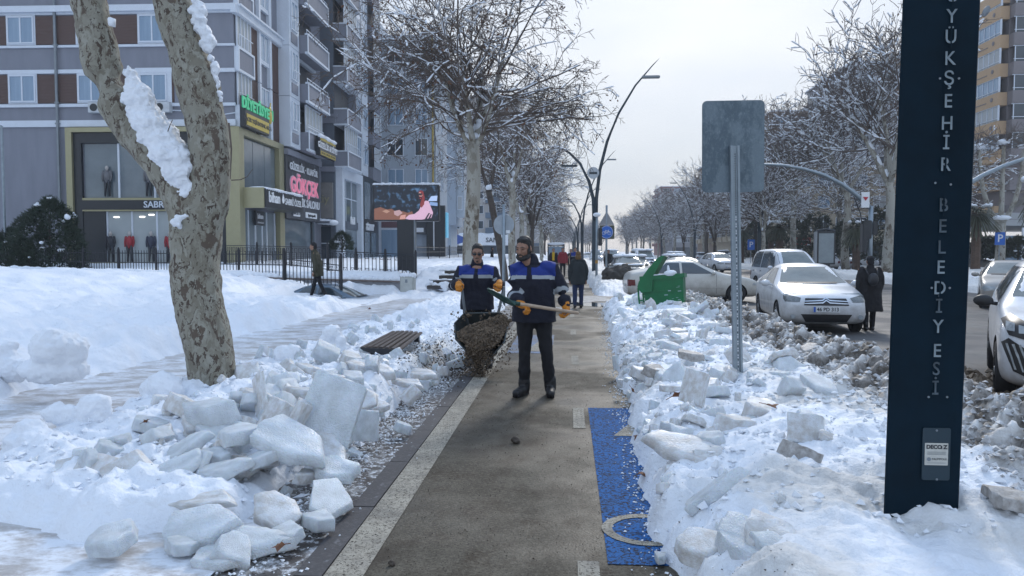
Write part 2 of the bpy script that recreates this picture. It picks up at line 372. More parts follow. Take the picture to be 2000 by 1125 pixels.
road_m = multi_mat('road_asphalt', [(.5, .45, .65, (.13, .13, .13), (1, .3, 1), .8), (.9, .5, .75, (.075, .068, .06), (1, .25, 1), .6), (60, .5, .7, (.15, .145, .14), (1, 1, 1), .4)], (.085, .086, .09), .7, .3, 60, .38)
icewalk = multi_mat('icy_walk', [(2.2, .42, .60, (.50, .49, .48), (.9, 1, 1), .9), (3, .42, .56, (.80, .84, .90), (.7, 1.1, 1), .9), (11, .54, .64, (.36, .33, .31), (.6, 1.4, 1), .6), (50, .56, .7, (.8, .82, .85), (.8, 1, 1), .5)], (.40, .375, .36), .5, 1.0, 14, .28, 1.1, spec=.45)
whitep = multi_mat('road_paint', [(2.0, .44, .64, (.17, .16, .145), (1, 1, 1), .75), (14, .50, .62, (.21, .185, .15), (1, 1, 1), .6), (38, .55, .60, (.10, .085, .065), (1, 1, 1), .7), grit], (.38, .35, .29), .8, .2)
bluep = multi_mat('blue_paint', [(3, .5, .68, (.05, .09, .16), (1, 1, 1), .7), (18, .54, .60, (.025, .035, .06), (1, 1, 1), .75), (40, .52, .56, (.035, .028, .022), (1, 1, 1), .9), grit], (.030, .135, .37), .8, .15, spec=.08)
kerb_m = multi_mat('kerb_granite', [(30, .5, .7, (.16, .15, .15), (1, 1, 1), .5), (6, .6, .7, (.5, .52, .55), (1, 1, 1), .4)], (.075, .072, .075), .6)
sheet('bike_path', -1.20, 2.3, -3, 420, 0.0, asph, 1, 40)
sheet('pavement', -4.0, -1.345, -3, 27, -.006, paveL, 1, 10)
sheet('pavement', -4.75, -1.345, 27, 420, -.006, snowfar, 1, 10)
sheet('icy_walk', -9.5, -4.004, -3, 27.4, 0.0, icewalk, 1, 10)
sheet('icy_ground', -4.0, -1.75, 1, 4.6, .004, icewalk, 1, 1)
# kerb stones, one by one near the camera
kb = MB(); kb.box(-.07, .07, -.495, .495, -.08, .008); kme = kb.mesh('kerb_stone', kerb_m)
kroot = bpy.data.objects.new('kerb', None); C.objects.link(kroot); kroot['kind'] = 'structure'
for i in range(30):
    o = link_mesh('kerb_stone', kme, kroot); o.location = (-1.272, 2.0 + i, random.uniform(-.002, .003)); o.rotation_euler = (0, random.uniform(-.01, .01), random.uniform(-.003, .003))
kf = MB(); kf.box(-1.34, -1.205, 32, 420, -.08, .008); kf.build('far_kerb', kerb_m, kroot, kind='stuff')
sheet('painted_line', -1.195, -1.0, -3, 300, .004, whitep, 1, 30)
dl = MB()
for k in range(0, 30):
    y = 2.9 + 3.79 * k; dl.add([(.055, y, .004), (.165, y, .004), (.165, y + .89, .004), (.055, y + .89, .004)], [(0, 1, 2, 3)])
dl.build('centre_dashes', whitep, kind='structure')
sheet('blue_box', .21, 1.5, 3.76, 7.58, .004, bluep)
bluef = multi_mat('painted_sky_sheen', [(3, .42, .6, (.10, .105, .11), (1, 1, 1), .9), (25, .5, .66, (.05, .05, .055), (1, 1, 1), .85)], (.09, .17, .32), .5, .2)  # puddle-like blue reflection of the sky, put into the colour of a sheet
sheet('sky_sheen_far', -.95, -.25, 11.6, 14.2, .004, bluef)
sm = MB()
sm.add([(.40, 6.42, .008), (.62, 7.02, .008), (1.0, 7.02, .008), (1.0, 6.42, .008)], [(0, 1, 2, 3)])
ring = []
for i in range(40):
    t = 2 * math.pi * i / 40; ring += [(.46 + .26 * math.cos(t), 4.25 + .245 * math.sin(t), .008), (.46 + .20 * math.cos(t), 4.25 + .185 * math.sin(t), .008)]
sm.add(ring, [(2 * i, (2 * i + 2) % 80, (2 * i + 3) % 80, 2 * i + 1) for i in range(40)])
sm.add([(-.66, 11.8, .008), (-.36, 11.8, .008), (-.51, 13.2, .008)], [(0, 1, 2)])
sm.build('painted_symbols', whitep, kind='structure')
sheet('road', 3.6, 17.0, -3, 700, -.12, road_m, 1, 40)
sheet('side_road', 1.6, 3.6, 20.5, 27, -.004, icewalk)
sheet('slip_road', 20.3, 27, -3, 700, -.12, road_m, 1, 20)
kk = MB(); kk.box(3.52, 3.66, 1, 20.3, -.2, .0); kk.box(3.52, 3.66, 27, 400, -.2, 0); kk.box(16.95, 17.1, 1, 500, -.2, .03); kk.box(20.1, 20.25, 1, 500, -.2, .03)
kk.build('road_kerb', mat('concrete', (.30, .29, .28), .8, bump=.3), kind='structure')
# puddles
pud = mat('puddle_water', (.03, .035, .04), .03, var=0, spec=.8)
for (cx, cy, rx, ry) in ((.75, 22.5, .75, .9),):
    pts = [(cx + rx * math.cos(t) * (1 + .25 * math.sin(3 * t + cx) + .12 * math.sin(7 * t)), cy + ry * math.sin(t) * (1 + .2 * math.sin(4 * t)), .006) for t in np.linspace(0, 6.283, 40, endpoint=False)]
    MB().add(pts, [tuple(range(40))]).build('puddle', pud, kind='structure')

ipm = multi_mat('thin_ice', [(6, .46, .56, (.13, .115, .10), (.8, 1, 1), .8), (20, .5, .6, (.62, .65, .70), (.7, 1, 1), .7)], (.36, .35, .34), .35, .6, 30)
for (cx, cy, rx, ry, sd_) in ((-.55, 20.5, .5, 1.1, 2), (.7, 25, .9, 1.6, 3), (-.2, 31, .8, 2.5, 4), (.5, 40, .6, 4, 5)):
    pts = [(cx + rx * math.cos(t) * (1 + .28 * math.sin(3 * t + sd_) + .16 * math.sin(8 * t + sd_)), cy + ry * math.sin(t) * (1 + .2 * math.sin(4 * t + sd_)), .0085) for t in np.linspace(0, 6.283, 48, endpoint=False)]
    MB().add(pts, [tuple(range(48))]).build('ice_patch', ipm, kind='structure')
# ------------------------------------------------------------------ ice slabs
ice = mat('slab_ice', (.56, .60, .62), .34, sss=.25, col2=(.78, .83, .88), scale=3.5, fac=.5, bump=.7, bscale=50, spec=.5)
icedirty = mat('dirty_slab_ice', (.44, .40, .35), .40, sss=.2, col2=(.70, .72, .74), scale=5, fac=.44, bump=.4, bscale=40)
icegrey = mat('grey_slab_ice', (.26, .235, .21), .5, col2=(.55, .54, .53), scale=7, fac=.5, bump=.5, bscale=40)
def slab_mesh(seed, m, n=6, thick=.2, cuts=4):
    rnd = random.Random(seed); ang = sorted((i + rnd.uniform(-.28, .28)) * 2 * math.pi / n for i in range(n))
    poly = [(r_ * math.cos(a), r_ * math.sin(a)) for a, r_ in ((a, .5 * rnd.uniform(.62, 1.18)) for a in ang)]
    bm = bmesh.new(); vs = [bm.verts.new((x, y, -thick / 2)) for x, y in poly]; f = bm.faces.new(vs)
    r = bmesh.ops.extrude_face_region(bm, geom=[f]); tv = [g for g in r['geom'] if isinstance(g, bmesh.types.BMVert)]
    sh = (rnd.uniform(-.05, .05), rnd.uniform(-.05, .05))
    for v in tv: v.co.z = thick / 2 + rnd.uniform(-.02, .02); v.co.x = v.co.x * rnd.uniform(.86, 1.0) + sh[0]; v.co.y = v.co.y * rnd.uniform(.86, 1.0) + sh[1]
    bmesh.ops.recalc_face_normals(bm, faces=bm.faces[:])
    bmesh.ops.bevel(bm, geom=bm.edges[:], offset=.018, segments=1, affect='EDGES')
    bmesh.ops.triangulate(bm, faces=[f for f in bm.faces if len(f.verts) > 4])
    for _ in range(2): bmesh.ops.subdivide_edges(bm, edges=[e for e in bm.edges if e.calc_length() > .09], cuts=1, use_grid_fill=True)
    bmesh.ops.triangulate(bm, faces=bm.faces[:])
    for v in bm.verts:
        p = v.co.copy(); d = Vector((fn_noise(p, 4, seed), fn_noise(p, 4, seed + 9), fn_noise(p, 4, seed + 20))) * .030
        d += Vector((fn_noise(p, 13, seed), fn_noise(p, 13, seed + 9), fn_noise(p, 13, seed + 20))) * .012; v.co += d
    me = bpy.data.meshes.new('ice_slab'); bm.to_mesh(me); bm.free(); me.materials.append(m)
    for p in me.polygons: p.use_smooth = True
    try: me.set_sharp_from_angle(angle=R(50))
    except Exception: pass
    return me
SL = {}
MERGE = None
def slab(px, py, pz, w, d, t, rx=0, ry=0, rz=0, kind='c', seed=None, label=None, group=None, name='ice_slab', cat='ice slab'):
    seed = seed if seed is not None else random.randint(0, 7)
    m = {'c': ice, 'd': icedirty, 'g': icegrey}[kind]
    tk = min(.9, max(.12, round(t / max(w, d) * 8) / 8)); key = (seed % 8, kind, tk)
    if key not in SL: SL[key] = slab_mesh(seed % 8 + 1 + int(tk * 40), m, 5 + seed % 3, tk)
    if MERGE is not None:
        MERGE.append((SL[key], Matrix.Translation((px, py, pz)) @ Matrix.Rotation(R(rz), 4, 'Z') @ Matrix.Rotation(R(ry), 4, 'Y') @ Matrix.Rotation(R(rx), 4, 'X') @ Matrix.Diagonal((w, d, t / tk, 1)), kind)); return
    o = link_mesh(name, SL[key]); o.location = (px, py, pz)
    o.scale = (w, d, t / tk); o.rotation_euler = (R(rx), R(ry), R(rz))
    tag(o, label or 'chunk of broken ice lying in the snow', cat, group, 'thing'); return o
# named slabs: u, v of centre, assumed height, width, depth, thickness, tilt x, tilt y, yaw, kind, label
big = [
 (406, 805, .38, .60, .30, .24, 8, -6, 8, 'c', 'thick flat ice block lying against the foot of the large plane tree'),
 (462, 842, .38, .44, .34, .17, 6, -4, 4, 'c', 'flat ice slab just below the block at the tree foot, front edge facing the path'),
 (304, 848, .30, .34, .28, .14, 10, -18, 10, 'd', 'beige ice slab at the upper left end of the slab heap by the tree'),
 (375, 862, .30, .52, .30, .13, 14, -30, 18, 'c', 'long ice slab leaning diagonally on the heap, left of its middle'),
 (435, 858, .34, .14, .10, .10, 0, 0, 0, 'd', 'small beige ice cube wedged between the slabs under the tree'),
 (345, 912, .24, .60, .28, .13, 20, -22, 20, 'c', 'long narrow ice slab tilted over the left flank of the heap'),
 (385, 900, .26, .32, .26, .10, 40, -40, 10, 'c', 'triangular ice piece standing on edge in the middle of the heap'),
 (425, 885, .28, .26, .2, .14, 10, 5, 30, 'c', 'small pale ice block in the centre of the heap'),
 (440, 912, .24, .46, .2, .12, 16, -12, 12, 'c', 'low ice slab bridging the front of the heap'),
 (503, 892, .27, .34, .2, .12, 8, -14, 10, 'c', 'wedge of ice under the right part of the heap'),
 (470, 905, .2, .36, .26, .14, 12, 4, -30, 'd', 'dirty ice piece buried under the centre slabs'),
 (575, 862, .34, .95, .46, .18, 16, 16, -22, 'c', 'largest snow crusted ice slab sloping down to the right of the heap'),
 (640, 868, .24, .50, .32, .13, 20, 24, -34, 'd', 'beige ice slab sliding off the right end of the heap'),
 (650, 915, .18, .52, .34, .16, 14, 10, -18, 'c', 'smooth ice slab lying at the dark paving edge below the heap'),
 (596, 925, .15, .24, .2, .14, 0, 10, 10, 'd', 'small dull ice block beside the smooth slab at the paving edge'),
 (640, 965, .14, .46, .50, .10, 18, 22, 28, 'c', 'square ice plate propped up at the edge of the dark paving'),
 (165, 918, .20, .56, .42, .12, 30, -10, 10, 'd', 'wide greyish ice plate half sunk in snow left of the heap'),
 (248, 922, .20, .52, .40, .14, 34, 26, -18, 'd', 'pointed grey ice plate rising from the snow left of the heap'),
 (402, 972, .16, .56, .22, .09, 10, -6, 5, 'd', 'thin long ice plank resting on the foreground slab'),
 (400, 1022, .13, .66, .42, .15, 24, -12, 12, 'c', 'broad thick ice slab in the left foreground below the plank'),
 (535, 985, .15, .44, .36, .14, 20, 12, -14, 'd', 'angular beige ice slab with a notch in the left foreground'),
 (222, 1046, .12, .34, .28, .16, 10, -8, 8, 'c', 'lone smooth ice block at the bottom left in front of the snow'),
 (615, 1010, .10, .28, .22, .15, 0, 8, -8, 'c', 'small bright ice block nearest the kerb in the foreground'),
 (565, 1036, .10, .26, .2, .14, 10, -10, 20, 'c', 'white ice lump between the foreground slabs and the kerb'),
 (500, 1052, .08, .54, .26, .13, 12, 2, -4, 'c', 'low rectangular ice slab at the bottom of the foreground group'),
 (455, 1062, .10, .34, .24, .12, 10, 30, -30, 'c', 'ice slab sliding off the front of the foreground group'),
 (360, 1056, .08, .28, .2, .12, 6, 0, 12, 'c', 'small ice block tucked under the broad foreground slab'),
 (440, 1082, .05, .5, .3, .1, 4, 0, -10, 'c', 'flat icy crust at the very bottom of the left slabs'),
 (655, 800, .45, .60, .12, .60, -20, 24, 16, 'c', 'huge upright blue white ice slab right of the plane tree'),
 (575, 820, .40, .20, .12, .42, -10, 24, -20, 'd', 'narrow beige ice slab standing behind the upright slab'),
 (508, 770, .46, .26, .12, .44, -14, -30, -30, 'd', 'beige ice slab leaning on the snow right of the trunk'),
 (540, 812, .38, .24, .12, .34, -20, 22, -10, 'd', 'cream ice slab standing between the trunk and the huge slab'),
 (640, 848, .25, .34, .2, .26, -20, -20, 10, 'c', 'rounded ice boulder leaning below the huge slab'),
 (715, 826, .22, .30, .14, .30, -10, 8, 20, 'c', 'rough triangular ice block standing near the dark paving'),
 (786, 830, .10, .22, .14, .15, 0, 20, 10, 'c', 'pointed little ice pyramid alone on the dark paving'),
 (742, 790, .18, .24, .18, .1, 20, 0, 10, 'd', 'small cream ice plate behind the ice pyramid'),
 (590, 762, .45, .5, .2, .14, 6, 2, 2, 'd', 'straight ice bar lying behind the huge slab'),
 (640, 738, .46, .5, .25, .12, 18, 10, -10, 'd', 'dull ice plate on the snow ridge behind the huge slab'),
 (690, 712, .38, .42, .25, .18, 14, -6, 6, 'c', 'block of clear layered ice nearest the bench'),
 (690, 735, .40, .40, .25, .18, 10, 8, -8, 'c', 'ice block stacked under the clear block by the bench'),
 (745, 720, .36, .44, .3, .2, 14, 14, -14, 'd', 'greyish ice block to the right under the bench end'),
 (700, 770, .34, .52, .30, .10, 34, 14, -24, 'd', 'grit dusted ice plate leaning on the ridge behind the pyramid'),
 (800, 745, .22, .50, .22, .10, 10, 6, -4, 'd', 'long gritty ice bar near the wheelbarrow'),
 (830, 728, .26, .5, .3, .12, 10, 6, -10, 'd', 'gritty round topped ice slab beside the wheelbarrow'),
 (802, 768, .16, .20, .16, .24, -30, 40, -20, 'd', 'short thick stub of ice leaning towards the path'),
 # right bank
 (1355, 752, .52, .30, .10, .34, -14, 20, 10, 'd', 'tall rounded ice slab standing in the bank left of the sign post'),
 (1440, 770, .42, .07, .07, .14, -6, 4, 0, 'd', 'narrow upright ice stub directly in front of the sign post'),
 (1462, 742, .42, .08, .04, .13, 0, 10, 0, 'c', 'small upright ice splinter right beside the sign post'),
 (1350, 690, .50, .36, .22, .16, 10, 8, -10, 'g', 'brown stained ice block on the bank crest left of the sign post'),
 (1275, 720, .42, .34, .22, .20, 20, 14, 10, 'g', 'dirty grey ice lump with grit on the left slope of the bank'),
 (1203, 705, .22, .10, .08, .22, 0, -8, 0, 'c', 'ice piece standing upright at the path edge beyond the blue box'),
 (1212, 745, .18, .10, .08, .18, 0, 8, 0, 'd', 'thin ice piece on edge at the path side of the right bank'),
 (1320, 862, .40, .62, .40, .12, 20, 6, -4, 'd', 'big round edged ice slab tilted over the bank beside the blue box'),
 (1388, 852, .42, .34, .2, .11, 6, -4, 8, 'c', 'pale ice block touching the right end of the big round edged slab'),
 (1375, 905, .30, .28, .10, .24, -30, 6, 14, 'd', 'upright dirty ice plate below the big round edged slab'),
 (1390, 955, .36, .62, .14, .12, -10, -34, 10, 'c', 'long ice beam leaning up to the right across the bank'),
 (1365, 1000, .16, .16, .12, .08, 0, -20, 0, 'c', 'small ice plate tucked under the leaning ice beam'),
 (1425, 985, .22, .22, .14, .16, 0, 20, 30, 'd', 'small dull ice wedge behind the leaning beam'),
 (1575, 832, .46, .38, .10, .24, -34, 4, -4, 'd', 'trapezoid ice slab standing up in the snow before the pillar'),
 (1650, 862, .40, .52, .14, .09, 10, 20, -16, 'd', 'long dirty ice strip sloping down towards the pillar'),
 (1560, 895, .36, .30, .12, .24, -24, 20, -14, 'g', 'brown dusted ice plate half buried in the middle of the bank'),
 (1575, 938, .32, .30, .12, .18, -28, -20, 10, 'd', 'pointed ice plate in the snow left of the pillar foot'),
 (1535, 962, .30, .26, .2, .13, 10, 10, 10, 'd', 'low ice block left of the pillar foot'),
 (1572, 982, .26, .42, .16, .08, 4, 6, -4, 'c', 'flat long ice plate in front of the pillar foot'),
 (1630, 968, .28, .34, .14, .07, 4, -4, 4, 'd', 'thin ice plate nearest the left side of the pillar foot'),
 (1365, 1060, .26, .34, .3, .15, 14, -10, 10, 'd', 'gritty topped ice cube at the bottom edge of the bank'),
 (1460, 1062, .30, .46, .30, .22, 20, 10, -30, 'c', 'snowy ice slab filling the bottom of the right bank'),
 (1520, 1045, .36, .46, .30, .12, 24, 14, -18, 'd', 'wide rectangular ice slab sloping to the right at the bottom'),
 (1545, 1095, .30, .44, .24, .16, 20, 20, -30, 'c', 'large ice wedge at the bottom edge under the rectangular slab'),
 (1290, 1082, .06, .09, .09, .08, 0, 0, 20, 'c', 'fist sized ice lump on the blue paint edge'),
 (1860, 700, .50, .01, .01, .01, 0, 0, 0, 'g', None),
 (1395, 690, .01, .01, .01, .01, 0, 0, 0, 'g', None),
 (1580, 690, .40, .36, .3, .24, 6, -12, 20, 'g', 'dark grey slush boulder on the dirty ridge in front of the white car'),
 (1628, 705, .38, .40, .3, .16, 4, 8, -10, 'g', 'flat topped slush block right of the dark boulder on the ridge'),
 (1715, 800, .40, .20, .2, .16, 0, 0, 0, 'g', 'grey slush block near the left edge of the pillar'),
 (1985, 968, .40, .40, .26, .12, 6, 6, 0, 'g', 'muddy slush slab at the right picture edge behind the pillar'),
]
for i, b_ in enumerate(big):
    u, v, z, w, d, t, rx, ry, rz, kd, lb = b_
    if not lb: continue
    p = atz(u, v, z)
    slab(p.x, p.y, p.z - .02, w * .9, d * .95, t * (.5 if t < .22 else .8), rx, ry, rz, kd, seed=i * 5 % 8, label=lb)
# anonymous slabs and lumps
random.seed(11)
def scatter(nn, fx, fy, sr, kinds, label, group, lift=.02, name='ice_slab', cat='ice slab', tilt=25, flat=(.3, .55), ymax=None, sink=.25):
    for _ in range(nn):
        y = fy(); x = fx(y); s = random.uniform(*sr); z = snow_z(x, y)
        if z < -.1: z = 0.0
        t = s * random.uniform(*flat)
        slab(x, y, z + t * sink + lift, s, s * random.uniform(.5, .9), t, random.gauss(0, tilt), random.gauss(0, tilt), random.uniform(0, 360), random.choice(kinds), label=label, group=group, name=name, cat=cat)
scatter(52, lambda y: random.uniform(.75, 2.2), lambda: random.uniform(5.0, 10.5), (.14, .46), 'cccd', 'broken ice slab lying loose on the right hand snow bank', 'ice slabs on the right bank', tilt=22, flat=(.14, .34), sink=.1, lift=.0)
scatter(55, lambda y: random.uniform(1.0, 2.6), lambda: random.uniform(10, 20), (.2, .55), 'ccd', 'thin ice plate among many on the bank before the green bin', 'ice plates on the far right bank', tilt=30, flat=(.12, .26))
scatter(22, lambda y: .42 + .028 * y + random.uniform(0, .5), lambda: random.uniform(3.5, 12), (.07, .20), 'ccd', 'small ice lump at the crumbling path side edge of the right bank', 'small ice lumps along the bank edge', tilt=25, flat=(.35, .6), sink=.15, lift=0)
scatter(34, lambda y: random.uniform(-2.5, -1.55) if y < 9.2 else random.uniform(-1.95, -1.5), lambda: random.uniform(7.4, 11), (.1, .32), 'ccd', 'broken ice piece between the plane tree and the wheelbarrow', 'ice pieces left of the path', flat=(.3, .6))
scatter(60, lambda y: random.uniform(-3.3, -1.72), lambda: random.uniform(4.5, 7.4), (.12, .40), 'ccd', 'loose ice piece in the slab heap under the plane tree', 'loose pieces of the slab heap', lift=.02, flat=(.2, .4))
scatter(36, lambda y: random.uniform(-3.9, -2.6), lambda: random.uniform(8, 14), (.12, .3), 'c', 'rounded lump of snow along the icy walk', 'snow lumps beside the icy walk', flat=(.6, .9), name='snow_lump', cat='snow lump')
MERGE = []
scatter(110, lambda y: random.uniform(.9, 2.6), lambda: random.uniform(9, 20), (.08, .28), 'ccd', '', '', tilt=30, flat=(.12, .3), sink=.1, lift=0)
scatter(90, lambda y: .42 + .028 * y + random.uniform(0, .6), lambda: random.uniform(3.4, 13), (.05, .15), 'ccd', '', '', tilt=25, flat=(.3, .6), sink=.1, lift=0)
scatter(110, lambda y: random.uniform(-3.6, -1.66), lambda: random.uniform(4.4, 10.5), (.05, .15), 'ccd', '', '', tilt=30, flat=(.3, .6), sink=.2, lift=0)
jm = bmesh.new(); mo = 0
for me_, M_, kd_ in MERGE:
    n0 = len(jm.verts); f0 = len(jm.faces); jm.from_mesh(me_); jm.verts.ensure_lookup_table(); jm.faces.ensure_lookup_table()
    bmesh.ops.transform(jm, matrix=M_, verts=jm.verts[n0:])
    for f_ in jm.faces[f0:]: f_.material_index = 0 if kd_ == 'c' else 1
mj = bpy.data.meshes.new('ice_rubble'); jm.to_mesh(mj); jm.free(); mj.materials.append(ice); mj.materials.append(icedirty); mj.name = 'ice_rubble'
tag(link_mesh('ice_rubble', mj), 'small broken ice rubble strewn over both snow banks', kind='stuff'); MERGE = None
for (u, v, z, w, h, lb) in ((150, 835, .22, .5, .34, 'tall double lump of snow standing at the edge of the icy walk'), (105, 700, .45, .65, .3, 'smooth snow boulder on the lawn edge far left'), (25, 700, .4, .4, .3, 'snow block at the left picture edge'), (322, 775, .25, .5, .25, 'pointed snow heap left of the plane tree'),
                            (655, 668, .35, .42, .3, 'round snow lump on the ridge before the bench'), (560, 700, .3, .5, .28, 'snow mound right of the trunk beside the icy walk'), (60, 870, .2, .4, .2, 'low snow lump by the icy walk at far left'), (815, 615, .35, .7, .35, 'pointed snow heap behind the bench')):
    p = atz(u, v, z); mb = MB(); random.seed(int(u))
    for k in range(7):
        a = random.uniform(0, 6.28); rr = random.uniform(.1, .34) * w; s_ = random.uniform(.18, .34) * w
        mb.ell((math.cos(a) * rr, math.sin(a) * rr * .7, random.uniform(-.4, .45) * h), (s_, s_, s_ * random.uniform(.7, 1)), 10, 7)
    mb.ell((0, 0, -.4 * h), (w * .55, w * .45, h * .5), 12, 8)
    ob = remesh(mb, 'snow_lump', snow_m, None, max(.016, w * .035), 2, disp=[(.05 * w, 6 / w), (.03 * w, 16 / w)]); ob.location = p
    tag(ob, lb, 'snow lump')
# crumbs: uncountable
def crumbs(name, nn, fx, fy, sr, m, label, dark=False, zf=None):
    rnd = np.random.RandomState(len(name) + nn); V = []; Fc = []
    base = np.array([(1, 0, 0), (-1, 0, 0), (0, 1, 0), (0, -1, 0), (0, 0, 1), (0, 0, -1)], float)
    fc = np.array([(4, 0, 2), (4, 2, 1), (4, 1, 3), (4, 3, 0), (5, 2, 0), (5, 1, 2), (5, 3, 1), (5, 0, 3)])
    Y = np.array([fy(rnd) for _ in range(nn)]); X = np.array([fx(rnd, y) for y in Y])
    Z = ground_shape(X[None], Y[None])[0][0]; Z = np.where(Z < 0, .004, Z)
    if zf is not None: Z = zf(rnd, X, Y, Z)
    s = rnd.uniform(sr[0], sr[1], nn) * rnd.uniform(.4, 1, nn)
    P = base[None] * s[:, None, None] * rnd.uniform(.5, 1.2, (nn, 6, 1)) + rnd.uniform(-.35, .35, (nn, 6, 3)) * s[:, None, None]
    P[:, :, 2] *= .7
    a = rnd.uniform(0, 6.28, nn); ca, sa = np.cos(a)[:, None], np.sin(a)[:, None]
    x = P[:, :, 0] * ca - P[:, :, 1] * sa; y = P[:, :, 0] * sa + P[:, :, 1] * ca
    P = np.stack([x + X[:, None], y + Y[:, None], P[:, :, 2] + Z[:, None] + s[:, None] * .3], -1).reshape(-1, 3)
    Fc = (fc[None] + (np.arange(nn) * 6)[:, None, None]).reshape(-1, 3)
    me = bpy.data.meshes.new(name); me.from_pydata(P.tolist(), [], Fc.tolist()); me.materials.append(m); me.update()
    o = link_mesh(name, me); tag(o, label, kind='stuff'); return o
crumb_m = mat('ice_crumbs', (.70, .73, .77), .7, col2=(.8, .83, .87), scale=8)
dirt_m = mat('grit_grains', (.035, .028, .022), .9, col2=(.09, .07, .055), scale=30)
slushc = mat('slush_clods', (.16, .145, .13), .6, col2=(.68, .70, .73), scale=9, fac=.46, bump=.4)
crumbs('ice_crumbs', 2600, lambda r, y: -1.72 + abs(r.normal(0, .16)) + r.normal(0, .05), lambda r: r.uniform(3.2, 12), (.005, .020), crumb_m, 'ice crumbs scattered on the dark paving left of the kerb')
crumbs('ice_crumbs', 2200, lambda r, y: .40 + .028 * y + r.normal(0, .08), lambda r: r.uniform(3.2, 20), (.005, .018), crumb_m, 'ice crumbs along the foot of the right hand bank')
crumbs('snow_crumbs', 3000, lambda r, y: r.uniform(-4.2, -1.7), lambda r: r.uniform(4.2, 14), (.012, .05), snow_m, 'crumbly snow on the bank around the plane tree')
crumbs('snow_crumbs', 2500, lambda r, y: r.uniform(.7, 2.4), lambda r: r.uniform(3.6, 14), (.012, .045), crumb_m, 'crumbly snow on the right hand bank')
crumbs('slush_clods', 9500, lambda r, y: r.uniform(2.35, 3.95), lambda r: 3.2 + 17 * r.uniform() ** 1.3, (.012, .044), slushc, 'grey lumps of frozen slush on the dirty ridge')
crumbs('grit', 5200, lambda r, y: r.uniform(-1.2, .9), lambda r: 2.8 + 11 * r.uniform() ** 1.5, (.002, .0065), dirt_m, 'dark grit spread on the cycle path')
crumbs('gravel_spill', 2300, lambda r, y: -1.75 + r.normal(0, .30), lambda r: 10.2 + r.normal(0, .75), (.008, .024), dirt_m, 'dark gravel thrown on the snow left of the wheelbarrow')
mudm = mat('road_mud', (.10, .075, .05), .8, col2=(.24, .19, .14), scale=6, bump=.6, bscale=18)
crumbs('road_mud', 2600, lambda r, y: 4.35 + r.normal(0, .42), lambda r: 9.6 + r.normal(0, .9), (.03, .10), mudm, 'heap of brown mud on the road edge beside the pillar')
# leaves and stones
leafm = mat('dead_leaf', (.22, .08, .03), .6, col2=(.10, .045, .02), scale=20)
lf = MB(); lp = []
for i in range(10): t = i / 10 * 6.283; r_ = .05 if i % 2 == 0 else .024; lp.append((r_ * math.cos(t), r_ * math.sin(t), .012 * math.sin(2 * t)))
lf.add([(0, 0, .004)] + lp, [(0, 1 + i, 1 + (i + 1) % 10) for i in range(10)]); lf.box(.04, .09, -.002, .002, 0, .004); lme = lf.mesh('dead_leaf', leafm)
for (u, v, z, sc, lb) in ((1325, 775, .42, 1.3, 'brown dead leaf stuck in the snow by the tall rounded slab'), (1238, 770, .2, .9, 'dead leaf near the path side of the right bank'), (1245, 858, .05, 1, 'curled dead leaf at the upper blue paint edge'), (1250, 935, .06, 1.2, 'brown leaf cluster by the long ice beam'), (545, 1076, .06, .9, 'dead leaf among the foreground ice crumbs'), (1220, 678, .2, .8, 'dead leaf on the far part of the right bank'), (1508, 800, .5, 1, 'dark leaf standing in clean snow on the right bank'), (722, 605, .1, 1, 'orange leaf on the snow beyond the icy walk'), (286, 829, .3, .6, 'dark leaf in the snow left of the trunk')):
    o = link_mesh('dead_leaf', lme); o.location = atz(u, v, z); o.location.z += .03; o.scale = (sc,) * 3; o.rotation_euler = (random.uniform(-.8, .8), random.uniform(-.8, .8), random.uniform(0, 6)); tag(o, lb, 'leaf')
for (u, v, r_, lb) in ((1007, 860, .032, 'dark clod of mud in the middle of the cycle path'), (765, 1100, .016, 'small black stone at the bottom left of the cycle path')):
    mb = MB(); mb.ell((0, 0, 0), (r_ * 1.2, r_, r_), 10, 8); p = atz(u, v, r_ * .8); o = remesh(mb, 'mud_clod', dirt_m, None, r_ * .15, 1, disp=[(r_ * .4, 1 / r_)]); o.location = p; tag(o, lb, 'clod')

